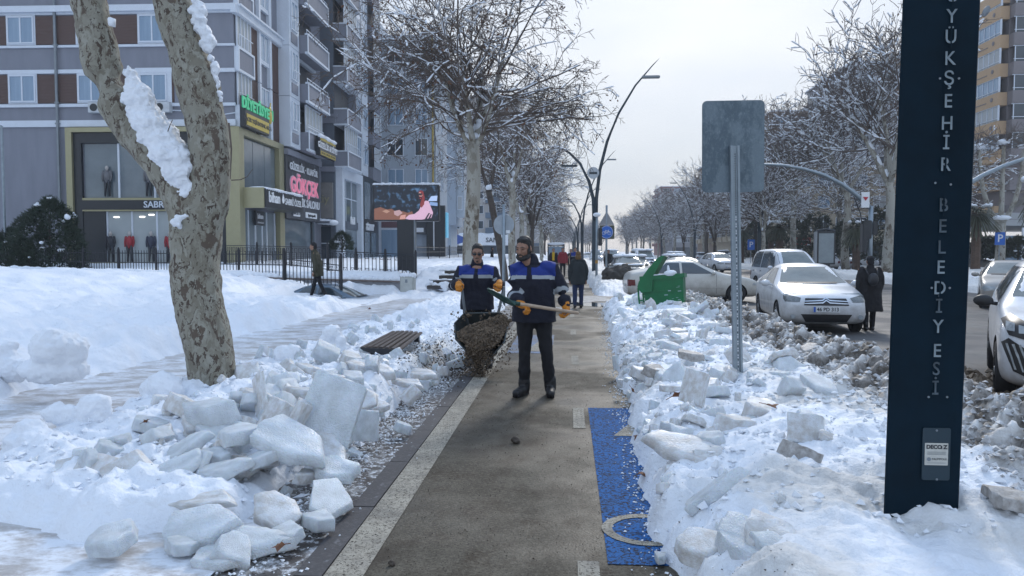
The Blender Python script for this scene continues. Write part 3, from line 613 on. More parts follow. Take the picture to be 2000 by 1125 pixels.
# ================================================================== TREES
bark = mat('plane_bark', (.30, .31, .27), .85, var=0)
def bark_nodes(m, cols, sc=1.0):
    n, l, b = nodes(m); t = n.new('ShaderNodeTexCoord'); mpp = n.new('ShaderNodeMapping'); mpp.inputs['Scale'].default_value = (1, 1, .55); l.new(t.outputs['Object'], mpp.inputs[0])
    dn = n.new('ShaderNodeTexNoise'); dn.inputs['Scale'].default_value = 9 * sc; dn.inputs['Detail'].default_value = 5; l.new(mpp.outputs[0], dn.inputs['Vector'])
    mxv = n.new('ShaderNodeMix'); mxv.data_type = 'RGBA'; mxv.blend_type = 'LINEAR_LIGHT'; mxv.inputs[0].default_value = .16; l.new(mpp.outputs[0], mxv.inputs[6]); l.new(dn.outputs[1], mxv.inputs[7])
    prev = None
    for i, (scale, lo, hi, col) in enumerate(cols[1:]):
        v = n.new('ShaderNodeTexNoise'); v.inputs['Scale'].default_value = scale * sc; v.inputs['Detail'].default_value = 5; v.inputs['Roughness'].default_value = .6; l.new(mxv.outputs[2], v.inputs['Vector'])
        mr = n.new('ShaderNodeMapRange'); mr.inputs[1].default_value = lo; mr.inputs[2].default_value = hi; l.new(v.outputs[0], mr.inputs[0])
        mx = n.new('ShaderNodeMix'); mx.data_type = 'RGBA'; l.new(mr.outputs[0], mx.inputs[0])
        if prev: l.new(prev, mx.inputs[6])
        else: mx.inputs[6].default_value = (*cols[0], 1)
        mx.inputs[7].default_value = (*col, 1); prev = mx.outputs[2]
    l.new(prev, b.inputs['Base Color'])
    bp = n.new('ShaderNodeBump'); bp.inputs['Strength'].default_value = .7; bp.inputs['Distance'].default_value = .02
    nb = n.new('ShaderNodeTexNoise'); nb.inputs['Scale'].default_value = 24 * sc; nb.inputs['Detail'].default_value = 8; l.new(mxv.outputs[2], nb.inputs['Vector']); l.new(nb.outputs[0], bp.inputs['Height']); l.new(bp.outputs[0], b.inputs['Normal'])
bark_nodes(bark, [(.26, .25, .205), (6.5, .49, .55, (.20, .185, .145)), (11, .53, .58, (.30, .295, .25)), (17, .565, .58, (.075, .055, .042)), (8, .59, .61, (.11, .085, .065))])
barkfar = mat('pale_bark', (.34, .33, .29), .85, var=0); bark_nodes(barkfar, [(.36, .35, .31), (2.2, .5, .56, (.24, .22, .18)), (4.2, .56, .60, (.12, .095, .07))], 1)
twigm = mat('dark_twigs', (.12, .095, .08), .85, var=.3, scale=3)
barkdark = mat('dark_bark', (.075, .06, .05), .9, var=.3, scale=8)
seedm = mat('seed_balls', (.075, .045, .03), .8, col2=(.16, .075, .04), scale=4)
snowt = mat('tree_snow', (.80, .84, .90), .6, var=0, bump=.5, bscale=14)

class Wood:
    def __init__(s): s.g = {}; s.snow = []; s.balls = []; s.big = MB()
    def add(s, pts, rad, n):
        s.g.setdefault((len(pts), n), []).append((pts, rad))
    def mesh(s, name, m):
        V = []; Fc = []; base = 0
        for (K, n), L in s.g.items():
            P = np.array([p for p, r in L], float); Rr = np.array([r for p, r in L], float); M = len(L)
            D = np.empty_like(P); D[:, 1:-1] = P[:, 2:] - P[:, :-2]; D[:, 0] = P[:, 1] - P[:, 0]; D[:, -1] = P[:, -1] - P[:, -2]
            D /= np.linalg.norm(D, axis=-1, keepdims=True) + 1e-9
            ref = np.where(np.abs(D[..., 2:3]) < .9, np.array([0, 0, 1.]), np.array([0, 1., 0])); A = np.cross(D, ref); A /= np.linalg.norm(A, axis=-1, keepdims=True) + 1e-9; B = np.cross(A, D)
            t = 2 * np.pi * np.arange(n) / n
            X = P[:, :, None] + Rr[:, :, None, None] * (A[:, :, None] * np.cos(t)[None, None, :, None] + B[:, :, None] * np.sin(t)[None, None, :, None])
            V.append(X.reshape(-1, 3)); i = np.arange(K - 1)[:, None]; k = np.arange(n)[None]
            q = np.stack([i * n + k, i * n + (k + 1) % n, (i + 1) * n + (k + 1) % n, (i + 1) * n + k], -1).reshape(-1, 4)
            Fc.append((q[None] + (np.arange(M) * K * n)[:, None, None] + base).reshape(-1, 4)); base += M * K * n
        V = np.concatenate(V); Fc = np.concatenate(Fc); me = bpy.data.meshes.new(name)
        me.vertices.add(len(V)); me.vertices.foreach_set('co', V.ravel()); me.loops.add(Fc.size); me.loops.foreach_set('vertex_index', Fc.ravel().astype(np.int32))
        me.polygons.add(len(Fc)); me.polygons.foreach_set('loop_start', (np.arange(len(Fc)) * 4).astype(np.int32)); me.polygons.foreach_set('loop_total', np.full(len(Fc), 4, np.int32))
        me.polygons.foreach_set('use_smooth', np.ones(len(Fc), bool)); me.update(); me.materials.append(m); return me
def octs(name, pts, size, m, rnd):
    V = []; Fc = []; b = 0
    for p in pts:
        r = size * rnd.uniform(.5, 1.2); a = [Vector((rnd.gauss(0, 1), rnd.gauss(0, 1), rnd.gauss(0, 1))).normalized() * r for _ in range(3)]
        p = Vector(p); V += [p + a[0], p - a[0], p + a[1] * .8, p - a[1] * .8, p + a[2] * .6, p - a[2] * .6]
        Fc += [(b + i, b + j, b + k) for i in (0, 1) for j in (2, 3) for k in (4, 5)]; b += 6
    me = bpy.data.meshes.new(name); me.from_pydata([tuple(v) for v in V], [], Fc); me.materials.append(m); me.update(); return me
def snow_blobs(name, L, rnd, big=1.0):
    mb = MB()
    for p, d, r, ln in L:
        d = d.normalized(); side = d.cross(Vector((0, 0, 1)));
        if side.length < .05: side = Vector((1, 0, 0))
        side.normalize(); up = side.cross(d)
        M = Matrix((side, d, up)).transposed(); rr = r * big
        mb.ell(Vector(p) + up * rr * .55, (rr, ln * .55, rr * rnd.uniform(.55, .9)), 6, 4, M=M)
        if rnd.random() < .5: mb.ell(Vector(p) + d * ln * .3 + up * rr * .7, (rr * .8, ln * .22, rr * .9), 6, 4, M=M)
    return mb.mesh(name, snowt, True)
def grow(w, rnd, p, d, L, r, lvl, spec):
    """one limb: a bent polyline, then its children"""
    mx = spec['levels']; K = 6 if lvl < 2 else (5 if lvl < mx else 4)
    pts = [p.copy()]; rad = [r]; dd = d.normalized(); st = L / (K - 1); tipr = spec['rmin'] if lvl >= mx else r * .42
    for i in range(1, K):
        dd = (dd + Vector((rnd.gauss(0, 1), rnd.gauss(0, 1), rnd.gauss(0, 1))) * spec['wob'][lvl] + Vector((0, 0, spec['up'][lvl])) * (1 if i < K * .6 else spec.get('tipup', 1))).normalized()
        pts.append(pts[-1] + dd * st); rad.append(r + (tipr - r) * i / (K - 1))
    w.add([tuple(q) for q in pts], rad, spec['sides'][lvl])
    if lvl >= 1 and rnd.random() < spec['snow'][lvl]:
        for i in range(K - 1):
            sdir = pts[i + 1] - pts[i]
            if abs(sdir.normalized().z) < .8 and rnd.random() < spec.get('snowfrac', .4):
                w.snow.append(((pts[i] + pts[i + 1]) / 2, sdir, max(rad[i] * 1.25, spec['smin']), sdir.length * rnd.uniform(.85, 1.1)))
    if lvl >= mx:
        if rnd.random() < spec['balls']: w.balls.append(pts[-1] + Vector((rnd.uniform(-.05, .05), rnd.uniform(-.05, .05), -rnd.uniform(.03, .2))))
        return
    nc = spec['n'][lvl]
    for c in range(nc):
        t = spec['t0'][lvl] + (1 - spec['t0'][lvl]) * (c + rnd.random()) / nc; j = min(K - 2, int(t * (K - 1))); f = t * (K - 1) - j
        q = pts[j].lerp(pts[j + 1], min(1, f)); pd = (pts[j + 1] - pts[j]).normalized()
        ax = pd.cross(Vector((rnd.gauss(0, 1), rnd.gauss(0, 1), rnd.gauss(0, 1)))).normalized()
        nd = (Matrix.Rotation(R(rnd.uniform(*spec['ang'][lvl])), 3, ax) @ pd)
        grow(w, rnd, q, nd, L * spec['len'][lvl] * rnd.uniform(.6, 1.15) * (1.1 - .45 * t), max(spec['rmin'] * 1.3, (rad[j] * (1 - f) + rad[j + 1] * f) * spec['rr'][lvl]), lvl + 1, spec)
def tree_meshes(seed, H, tr, fz, limbs, spec, barkmat, lean=0):
    rnd = random.Random(seed); w = Wood()
    tp = [Vector((lean * (z / fz) ** 2 + .06 * math.sin(z * 1.3 + seed), .05 * math.cos(z + seed), z)) for z in np.linspace(-.3, fz, 9)]
    trunk = MB(); trunk.tube(tp, [tr * (1.22 if i == 0 else 1.08 - .035 * i) for i in range(9)], 12)
    top = tp[-1]
    for a, el, L, r in limbs:
        d = Vector((math.cos(R(a)) * math.cos(R(el)), math.sin(R(a)) * math.cos(R(el)), math.sin(R(el))))
        # limb belongs to the trunk mesh (pale bark); its children to the crown
        pts = [top - Vector((0, 0, .15))]; dd = d.copy()
        for i in range(1, 7):
            dd = (dd + Vector((rnd.gauss(0, .08), rnd.gauss(0, .08), .10))).normalized(); pts.append(pts[-1] + dd * L / 6)
        rads = [r * (1 - .11 * i) for i in range(7)]; trunk.tube(pts, rads, 9)
        for i in range(6):
            sdir = pts[i + 1] - pts[i]
            if rnd.random() < .6 and abs(sdir.normalized().z) < .93: w.snow.append(((pts[i] + pts[i + 1]) / 2, sdir, rads[i] * 1.0, sdir.length * .8))
        for c in range(spec['nl']):
            t = rnd.uniform(.25, 1.0); j = min(5, int(t * 6)); q = pts[j].lerp(pts[j + 1], t * 6 - j); pd = (pts[j + 1] - pts[j]).normalized()
            ax = pd.cross(Vector((rnd.gauss(0, 1), rnd.gauss(0, 1), rnd.gauss(0, .5)))).normalized(); nd = Matrix.Rotation(R(rnd.uniform(*spec['ang'][0])), 3, ax) @ pd
            grow(w, rnd, q, nd, spec['L0'] * rnd.uniform(.65, 1.15), rads[j] * .42, 1, spec)
    w.snow.append((top + Vector((0, 0, .12)), Vector((1, 0, .1)), tr * .9, tr * 1.8))
    return trunk.mesh('trunk', barkmat, True), w.mesh('crown', twigm), snow_blobs('snow', w.snow, rnd), octs('seed_balls', w.balls, spec.get('ball', .035), seedm, rnd) if w.balls else None
def plant(name, meshes, loc, rz, sc, label, group=None, cat='tree'):
    t = thing(name, label, cat, loc, rz, group); t.scale = (sc, sc, sc)
    for nm, me in zip(('trunk', 'crown', 'snow', 'seed_balls'), meshes):
        if me:
            o = link_mesh(nm, me, t)
            if nm in ('seed_balls', 'snow'): o['kind'] = 'stuff'
    return t
near = dict(levels=4, nl=9, L0=3.7, wob=[0, .13, .17, .22, .25], up=[0, .03, -.05, -.09, -.08], sides=[8, 5, 4, 3, 3], n=[0, 6, 5, 4], t0=[0, .2, .15, .1], ang=[(40, 85), (25, 60), (25, 65), (25, 70)], len=[.6, .62, .58, .55],
            rr=[.5, .6, .6, .7], rmin=.0065, snow=[0, .9, .55, .12, .02], smin=.028, snowfrac=.72, balls=.22, ball=.05)
nearT = tree_meshes(3, 12, .24, 4.6, [(170, 62, 2.6, .15), (15, 66, 3.0, .16), (95, 70, 2.6, .13), (262, 60, 2.2, .11), (200, 45, 1.8, .09), (330, 50, 1.8, .09)], near, barkfar)
plant('plane_tree', nearT, (-3.25, 25.2, .0), R(8), 1.13, 'bare spreading plane tree with pale trunk standing behind the two workers')
nearT2 = tree_meshes(9, 12, .21, 5.2, [(150, 70, 3, .13), (30, 60, 3.2, .14), (270, 65, 2.6, .12), (90, 60, 2.6, .12)], dict(near, nl=6, balls=.12), barkfar)
plant('plane_tree', nearT2, (-3.1, 41.5, .1), R(50), 1.0, 'pale forked plane tree second in the row behind the round grey sign')
dk = tree_meshes(14, 9, .17, 4.2, [(170, 70, 3, .10), (60, 75, 3, .09)], dict(near, nl=4, balls=.05), barkdark, lean=-.7)
plant('dark_tree', dk, (-2.95, 34.0, .1), 0, 1.0, 'thin dark leaning tree between the two pale plane trees')
far = dict(levels=3, nl=11, L0=4.4, wob=[0, .12, .16, .2], up=[0, .05, .03, 0], sides=[8, 4, 3, 3], n=[0, 7, 6], t0=[0, .12, .1], ang=[(35, 80), (20, 60), (20, 65)], len=[.6, .58, .58],
           rr=[.5, .55, .6], rmin=.013, snow=[0, .95, .6, .2], smin=.055, snowfrac=.75, balls=.12, ball=.07)
variants = []
for k, (fz, hs) in enumerate(((5.0, 1.25), (4.2, 1.2), (5.6, 1.3), (4.6, 1.15))):
    rnd = random.Random(50 + k); lim = [(rnd.uniform(0, 360), rnd.uniform(55, 85), rnd.uniform(3.6, 5.2) * hs, rnd.uniform(.12, .19)) for _ in range(5)]
    variants.append(tree_meshes(60 + k, 14, .27, fz, [(a_, e_, L_ * 1.15, r_) for a_, e_, L_, r_ in lim], dict(far, up=[0, .12 - .03 * k, .08 - .02 * k, .04]), barkfar if k != 1 else barkdark))
random.seed(21)
# right hand row along the far kerb
specs = [(23.6, 57.0, 1.36, 0, 'tall snow laden plane tree with thick pale trunk beside the dark pillar'), (24.5, 68, 1.22, 2, 'snowy plane tree next behind the tallest one right of the sign plate')]
for i, y in enumerate([79, 90, 101, 113, 126, 140, 155, 172, 190, 210, 232, 256, 282, 310]):
    specs.append((24 + random.uniform(-1.2, 1.2), y, random.uniform(1.05, 1.2), random.choice([0, 1, 2, 3]), None))
for i, y in enumerate([62, 84, 104, 128, 152, 180, 214, 250]):
    specs.append((30.5 + random.uniform(-1.2, 1.2), y + 4, random.uniform(.85, 1.05), random.choice([0, 2, 3]), None))
for i, y in enumerate([70, 92, 120, 150, 185, 225]):
    specs.append((18.2 + random.uniform(-.5, .5), y, random.uniform(.62, .8), random.choice([1, 3]), None))
for x, y, s, k, lb in specs:
    NT = globals().get('NT', 0) + 1; ORD = ['third', 'fourth', 'fifth', 'sixth', 'seventh', 'eighth', 'ninth', 'tenth', 'eleventh', 'twelfth', 'thirteenth', 'fourteenth', 'fifteenth', 'sixteenth', 'seventeenth', 'eighteenth', 'nineteenth', 'twentieth']
    row = 'kerbside row' if x < 27 and x > 20 else ('rear row by the houses' if x > 27 else 'small row nearest the road'); RC = globals().setdefault('RC', {}); RC[row] = RC.get(row, 0) + 1
    plant('plane_tree', variants[k], (x, y, -.05), random.uniform(0, 6.28), s, lb or 'snowy plane tree, %s from the pillar in the %s' % (ORD[RC[row] - 3 if row == 'kerbside row' else RC[row] - 1], row), 'snowy trees along the far side of the road')
for i, y in enumerate([56, 68, 82, 96, 112, 130, 150, 172, 198, 228, 262, 300]):
    plant('plane_tree', variants[(i * 3 + 2) % 4], (-3.6 + random.uniform(-.8, .4), y, .1), random.uniform(0, 6.28), random.uniform(.72, .9), 'snow dusted plane tree, %s past the dark leaning tree left of the path' % ['second', 'third', 'fourth', 'fifth', 'sixth', 'seventh', 'eighth', 'ninth', 'tenth', 'eleventh', 'twelfth', 'thirteenth'][i], 'plane trees lining the left of the path')
for i in range(16):
    plant('plane_tree', variants[i % 4], (random.uniform(-8, 26), random.uniform(330, 430), 0), random.uniform(0, 6.28), random.uniform(.9, 1.2), 'hazy tree closing the end of the boulevard', 'hazy trees at the end of the road')
# pollarded plane at the far right
pw = MB(); pz = [Vector((0, 0, -.2)), Vector((.05, 0, 1.5)), Vector((0, 0, 3.1))]; pw.tube(pz, [.36, .30, .33], 10)
psn = []
for a, r_ in ((170, .20), (85, .2), (5, .2)):
    pts = [Vector((0, 0, 3.0))]; dd = Vector((math.cos(R(a)) * .8, .1, .5))
    for i in range(6): dd = (dd + Vector((0, 0, .55))).normalized(); pts.append(pts[-1] + dd * .95)
    pw.tube(pts, [r_ * (1 - .07 * i) for i in range(7)], 8); psn.append((pts[-1] + Vector((0, 0, .1)), Vector((1, 0, .1)), .3, .9))
psn.append((Vector((0, 0, 3.3)), Vector((1, 0, 0)), .35, 1.4))
wd = Wood(); rnd = random.Random(5)
for p_, d_, r_, l_ in psn[:3]:
    for c in range(16): grow(wd, rnd, p_, Vector((rnd.gauss(0, 1), rnd.gauss(0, 1), .8)), 1.6, .02, 2, dict(far, levels=3, n=[0, 0, 5]))
pt = plant('pollarded_tree', (pw.mesh('trunk', barkfar, True), wd.mesh('crown', twigm), snow_blobs('snow', psn, rnd), None), at(1952, 515, 62) + Vector((0, 0, -.2)), 0, 1.1, 'pollarded pale plane tree behind the blue parking sign at far right')

# the big foreground plane tree
TY = 7.15
def q(u, v, dy=0): return at(u, v, TY + dy)
mb = MB()
tr_ = [q(424, 800), q(420, 760), q(405, 670), q(390, 600), q(381, 520), q(382, 450), q(385, 410)]
mb.tube(tr_, [.250, .226, .240, .236, .234, .244, .25], 20)
lim1 = [q(392, 440), q(352, 372), q(318, 316), q(262, 255), q(225, 195), q(202, 140), (q(183, 60)), q(168, -10), q(150, -90), q(120, -200, .2), q(60, -330, .4)]
mb.tube(lim1, [.21, .20, .185, .18, .172, .172, .17, .168, .15, .12, .09], 18)
lim2 = [q(386, 450), q(408, 395), q(410, 330), q(408, 260), q(390, 190), q(368, 110), q(345, 30), q(320, -60), q(300, -160, .1), q(290, -320, .3)]
mb.tube(lim2, [.20, .20, .195, .20, .195, .19, .182, .17, .14, .10], 18)
mb.ell(q(385, 425), (.27, .24, .22), 14, 10)
base = thing('plane_tree', 'large mottled plane tree forking into two thick snow capped limbs in the left foreground', 'tree', (tr_[0].x, tr_[0].y, 0))
def shift(o): o.location = (-base.location.x, -base.location.y, 0)
for a in range(5):
    t = R(a * 72 + 20); mb.tube([tr_[0] + Vector((.2 * math.cos(t), .2 * math.sin(t), .35)), tr_[0] + Vector((.26 * math.cos(t), .26 * math.sin(t), -.25))], [.09, .10], 8)
o = remesh(mb, 'trunk', bark, base, .022, 5, disp=[(.030, 3.0), (.014, 9), (.006, 24)]); shift(o)
wd = Wood(); rnd = random.Random(2); sp = dict(near, levels=3, n=[0, 5, 5], rmin=.004)
for c in range(9):
    t = rnd.random(); p = (lim1[-1] if c % 2 else lim2[-1]).copy(); grow(wd, rnd, p, Vector((rnd.gauss(0, .6), rnd.gauss(0, .6), 1)), 2.4, .05, 1, sp)
wd.add([tuple(q(318, 278, -.18)), tuple(q(326, 262, -.2)), tuple(q(330, 250, -.2)), tuple(q(337, 234, -.2))], [.006, .006, .005, .004], 5)
wd.add([tuple(q(452, 352, -.0)), tuple(q(470, 351, -.0)), tuple(q(483, 345, -.0)), tuple(q(494, 330, -.0))], [.006, .005, .004, .003], 5)
wd.add([tuple(q(447, 240, -.05)), tuple(q(452, 290, -.05)), tuple(q(451, 320, -.05)), tuple(q(450, 350, -.05))], [.010, .008, .006, .004], 5)
o = link_mesh('crown', wd.mesh('crown', twigm), base); shift(o)
mb = MB(); rnd = random.Random(8)
def ridge(path, rw, rh, jit):
    for i in range(len(path) - 1):
        a, b = Vector(path[i]), Vector(path[i + 1]); n_ = max(2, int((b - a).length / .05))
        for k in range(n_):
            p = a.lerp(b, k / n_); s_ = rw[i] + (rw[i + 1] - rw[i]) * k / n_
            mb.ell(p + Vector((rnd.gauss(0, jit), rnd.gauss(0, jit), rnd.gauss(0, jit))), (s_ * rnd.uniform(.8, 1.15), s_ * rnd.uniform(.8, 1.1), s_ * rnd.uniform(.7, 1.1)), 9, 7)
ridge([q(246, 140, -.04), q(262, 185, -.10), q(290, 245, -.13), q(322, 290, -.14), q(350, 335, -.13), q(368, 372, -.12), q(368, 392, -.10)], [.045, .125, .15, .165, .145, .09, .06], 1, .018)
ridge([q(285, 215, -.0), q(330, 280, -.02), q(362, 320, -.05), q(372, 350, -.1)], [.10, .13, .10, .07], 1, .015)
ridge([q(358, 425, -.21), q(352, 437, -.25), q(347, 447, -.25)], [.05, .045, .02], 1, .02)
ridge([q(382, 0, -.06), q(392, 40, -.06), q(399, 85, -.05), q(404, 100, -.04)], [.05, .075, .07, .03], 1, .012)
ridge([q(412, 118, -.02), q(420, 145, -.02), q(428, 180, -.02), q(434, 208, -.02)], [.04, .05, .04, .02], 1, .01)
ridge([q(218, 42, -.1), q(225, 55, -.1)], [.03, .02], 1, .006)
o = remesh(mb, 'snow', snow_m, base, .012, 1, disp=[(.030, 8), (.024, 20), (.012, 45)]); shift(o)

# ------------------------------------------------------------------ conifer shrubs
needle = mat('conifer_needles', (.018, .035, .022), .7, col2=(.035, .055, .03), scale=3)
def shrub(name, label, loc, rx, ry, h, n, m, cat='shrub', snowy=30, seed=1, blade=.22, cone=False):
    rnd = random.Random(seed); t = thing(name, label, cat, loc); V = []; Fc = []; sn = []
    for i in range(n):
        a = rnd.uniform(0, 6.28); z = rnd.random(); rr = (math.sqrt(rnd.random()) * .45 + .55) * (1 - (z if cone else z ** 2.4)) ** .5 * (1 + .18 * math.sin(3 * a + seed) + .14 * math.sin(5 * a + 9 * z))
        c = Vector((math.cos(a) * rx * rr, math.sin(a) * ry * rr, z * h * (1 + .1 * math.sin(2 * a + seed)))); out = Vector((math.cos(a), math.sin(a), rnd.uniform(.1, 1.4))).normalized()
        for k in range(7):
            d = (out + Vector((rnd.gauss(0, .55), rnd.gauss(0, .55), rnd.gauss(0, .45)))).normalized(); L = blade * rnd.uniform(.5, 1.2); s_ = d.cross(Vector((rnd.gauss(0, 1), rnd.gauss(0, 1), 1))).normalized() * blade * .09
            b = len(V); V += [c - s_, c + s_, c + d * L + s_ * .3, c + d * L - s_ * .3]; Fc.append((b, b + 1, b + 2, b + 3))
        if rnd.random() < snowy / n: sn.append((c + out * blade * .5, Vector((rnd.gauss(0, 1), rnd.gauss(0, 1), 0)), rnd.uniform(.06, .16), rnd.uniform(.15, .4)))
    me = bpy.data.meshes.new('foliage'); me.from_pydata([tuple(v) for v in V], [], Fc); me.materials.append(m); me.update(); link_mesh('foliage', me, t)
    mb = MB(); mb.tube([(0, 0, -.2), (.03, 0, h * .5), (0, .02, h * .9)], [.06, .045, .015], 6)
    for i in range(8): a = i * .8; mb.tube([(0, 0, h * .1 * i), (math.cos(a) * rx * .6, math.sin(a) * ry * .6, h * (.1 * i + .15))], [.03, .01], 5)
    mb.build('stem', barkdark, t)
    if sn: link_mesh('snow', snow_blobs('snow', sn, rnd), t)
    return t
shrub('pine_shrub', 'dark green bushy pine with snow scraps before the grey wall at left', at(98, 525, 33) + Vector((0, 0, -.1)), 1.75, 1.3, 3.1, 2600, needle, seed=3, snowy=26)
shrub('pine_shrub', 'smaller dark conifer bush at the left picture edge', at(20, 525, 33.5), 1.1, 1.0, 1.7, 900, needle, seed=4, snowy=8)
shrub('potted_shrub', 'small dark potted shrub on the white shop ledge', at(668, 488, 52), .75, .7, 1.2, 420, needle, seed=5, snowy=2)
greens = mat('hedge_green', (.03, .045, .022), .8, col2=(.055, .06, .03), scale=2)
for i, (u, v, Y, rx, h, lb) in enumerate(((1718, 505, 70, 1.7, 4.4, 'dark evergreen bush beside the pale trunk near the pillar'), (1655, 505, 80, 2.0, 3.8, 'dark evergreen bush behind the advertising panel'), (1592, 500, 84, 2.2, 4.5, 'tall evergreen left of the advertising panel'), (1540, 500, 95, 2.6, 4.6, 'broad dark evergreen behind the red sign'), (1480, 500, 100, 2.2, 5.0, 'evergreen behind the sign post'), (1988, 500, 64, 2.2, 1.5, 'clipped low hedge under the white shop sign'), (1925, 500, 66, 1.2, 1.6, 'low round bush by the shop at far right'))):
    shrub('evergreen_shrub', lb, at(u, v, Y) + Vector((0, 0, -.2)), rx, rx, h, 900, greens, seed=20 + i, blade=.4, snowy=14)
# palms
frond = mat('palm_frond', (.045, .055, .03), .6, col2=(.08, .085, .045), scale=2); ptr = mat('palm_trunk', (.10, .065, .045), .9, var=.4, scale=4, aniso=(1, 1, 6), bump=.6)
def palm(u, Y, h, lb, s=1.0):
    t = thing('palm_tree', lb, 'tree', at(u, 515, Y) * 1.0, random.uniform(0, 6)); t.location.z = -.1
    mb = MB(); zs = np.linspace(0, h, 12); mb.tube([(0, 0, z) for z in zs], [.30 + .05 * (i % 2) for i in range(12)], 8); mb.build('trunk', ptr, t)
    V = []; Fc = []; rnd = random.Random(u)
    for i in range(46):
        a = rnd.uniform(0, 6.28); el = rnd.uniform(-.9, 1.2); L = rnd.uniform(1.1, 1.8) * s; d = Vector((math.cos(a) * math.cos(el), math.sin(a) * math.cos(el), math.sin(el)))
        p = Vector((0, 0, h)); side = d.cross(Vector((0, 0, 1))).normalized(); pts = [p + d * L * t_ - Vector((0, 0, .5 * t_ * t_ * L)) for t_ in (0, .35, .7, 1)]
        for k in range(5):
            sp_ = (k - 2) * .13; b = len(V)
            for t_, pp in zip((0, .35, .7, 1), pts): V += [pp + side * sp_ * L * t_ * 1.6 - side * .035, pp + side * sp_ * L * t_ * 1.6 + side * .035]
            for j in range(3): Fc.append((b + 2 * j, b + 2 * j + 1, b + 2 * j + 3, b + 2 * j + 2))
    me = bpy.data.meshes.new('crown'); me.from_pydata([tuple(v) for v in V], [], Fc); me.materials.append(frond); link_mesh('crown', me, t)
    link_mesh('snow', snow_blobs('snow', [(Vector((rnd.gauss(0, .5), rnd.gauss(0, .5), h + .4)), Vector((1, rnd.gauss(0, 1), 0)), .18, .6) for _ in range(5)], rnd), t)
palm(1505, 88, 4.6, 'palm tree with brown trunk right of the sign post'); palm(1522, 74, 4.0, 'palm tree beside the dark post behind the parked cars'); palm(1672, 66, 3.7, 'palm tree just left of the traffic light pole')
palm(1448, 96, 4.4, 'palm tree seen just left of the blue parking sign'); palm(1905, 58, 4.6, 'palm tree at the right edge of the dark pillar'); palm(1745, 60, 3.4, 'palm tree half hidden by the left edge of the pillar')
p_ = at(2005, 400, 56); t_ = thing('palm_tree', 'palm tree cut by the right picture edge', 'tree', (p_.x + 1.0, p_.y, -.1)); src = [o for o in C.objects if o.name.startswith('palm_tree')][0]
for ch in src.children: c = ch.copy(); C.objects.link(c); c.parent = t_
t_.scale = (1.05, 1.05, 1.35)

# ================================================================== BUILDINGS
render_g = mat('grey_render', (.215, .225, .265), .85, var=.10, scale=1.6, bump=.15, bscale=20, aniso=(1, 1, .18))
render_d = mat('slate_render', (.115, .135, .165), .85, var=.12, scale=1.6, aniso=(1, 1, .15))
trim_w = mat('white_trim', (.62, .67, .74), .6, var=.04)
clad = mat('brown_cladding', (.105, .065, .055), .6, var=0)
def clad_nodes(m, per=.16):
    n, l, b = nodes(m); t = n.new('ShaderNodeTexCoord'); sp = n.new('ShaderNodeSeparateXYZ'); l.new(t.outputs['Object'], sp.inputs[0])
    wv = n.new('ShaderNodeMath'); wv.operation = 'MULTIPLY'; wv.inputs[1].default_value = 1 / per; l.new(sp.outputs[2], wv.inputs[0])
    fr = n.new('ShaderNodeMath'); fr.operation = 'FRACT'; l.new(wv.outputs[0], fr.inputs[0])
    bp = n.new('ShaderNodeBump'); bp.inputs['Strength'].default_value = 1; bp.inputs['Distance'].default_value = .04; l.new(fr.outputs[0], bp.inputs['Height']); l.new(bp.outputs[0], b.inputs['Normal'])
clad_nodes(clad)
glassd = mat('dark_window_glass', (.03, .045, .06), .06, var=0, spec=.9)
glassb = mat('curtained_glass', (.16, .25, .36), .12, col2=(.26, .36, .47), scale=.9, aniso=(3, 3, .2), spec=.7)
blind = mat('pale_blinds', (.40, .42, .43), .6, var=.12, scale=3, aniso=(4, 4, .1))
gold = mat('gold_metal', (.34, .32, .20), .4, .4, var=.05)
blackp = mat('black_panel', (.018, .022, .028), .35, var=.1)
darkp = mat('anthracite_panel', (.045, .05, .06), .5, var=.1, scale=2)
greym = mat('grey_metal', (.22, .25, .28), .45, .6, var=.1)
whitem = mat('white_sign', (.75, .77, .80), .5, var=0)
snowroof = mat('roof_snow', (.78, .82, .88), .7, var=0, bump=.4, bscale=6)
ironb = mat('black_iron', (.012, .014, .02), .5, var=0)
conc = MATS['concrete']
WM = {}
def window(parent, x, z, w, h, face, kind='b', mull=2, y=0, rail=False, depth=.12, frame=.07):
    """face: 'f' plane y=const looking to -y, 's' plane x=const looking to +x. x runs along the wall."""
    key = (round(w, 2), round(h, 2), face, kind, mull, rail)
    if key not in WM:
        fr = MB(); gl = MB(); fw = frame; g = glassb if kind == 'b' else glassd if kind == 'd' else blind
        xs_ = [0] + [w * i / mull for i in range(1, mull)] + [w]
        fr.box(-fw, w + fw, -.05, .04, -fw, 0); fr.box(-fw, w + fw, -.05, .04, h, h + fw)
        for i, xx in enumerate(xs_):
            a = .035 if 0 < i < mull else 0; fr.box(xx - (fw if i == 0 else a), xx + (fw if i == mull else a), -.045, .04, 0, h)
        gl.box(0, w, -.012, .03, 0, h)
        if rail:
            fr.box(-.05, w + .05, -.16, -.12, h * .30, h * .30 + .04)
            for i in range(int(w / .3) + 1): fr.box(-.05 + i * .3, -.02 + i * .3, -.15, -.13, -.02, h * .30)
        a, b = fr.mesh('window', trim_w), gl.mesh('pane', g)
        if face == 's':
            for m_ in (a, b): m_.transform(Matrix.Rotation(R(90), 4, 'Z'))
        WM[key] = (a, b)
    a, b = WM[key]; o = link_mesh('window', a, parent); o.location = (x, y, z) if face == 'f' else (y, x, z)
    p = link_mesh('pane', b, o); return o
def building(name, label, origin, rz, cat='building', group=None): return thing(name, label, cat, origin, rz, group)

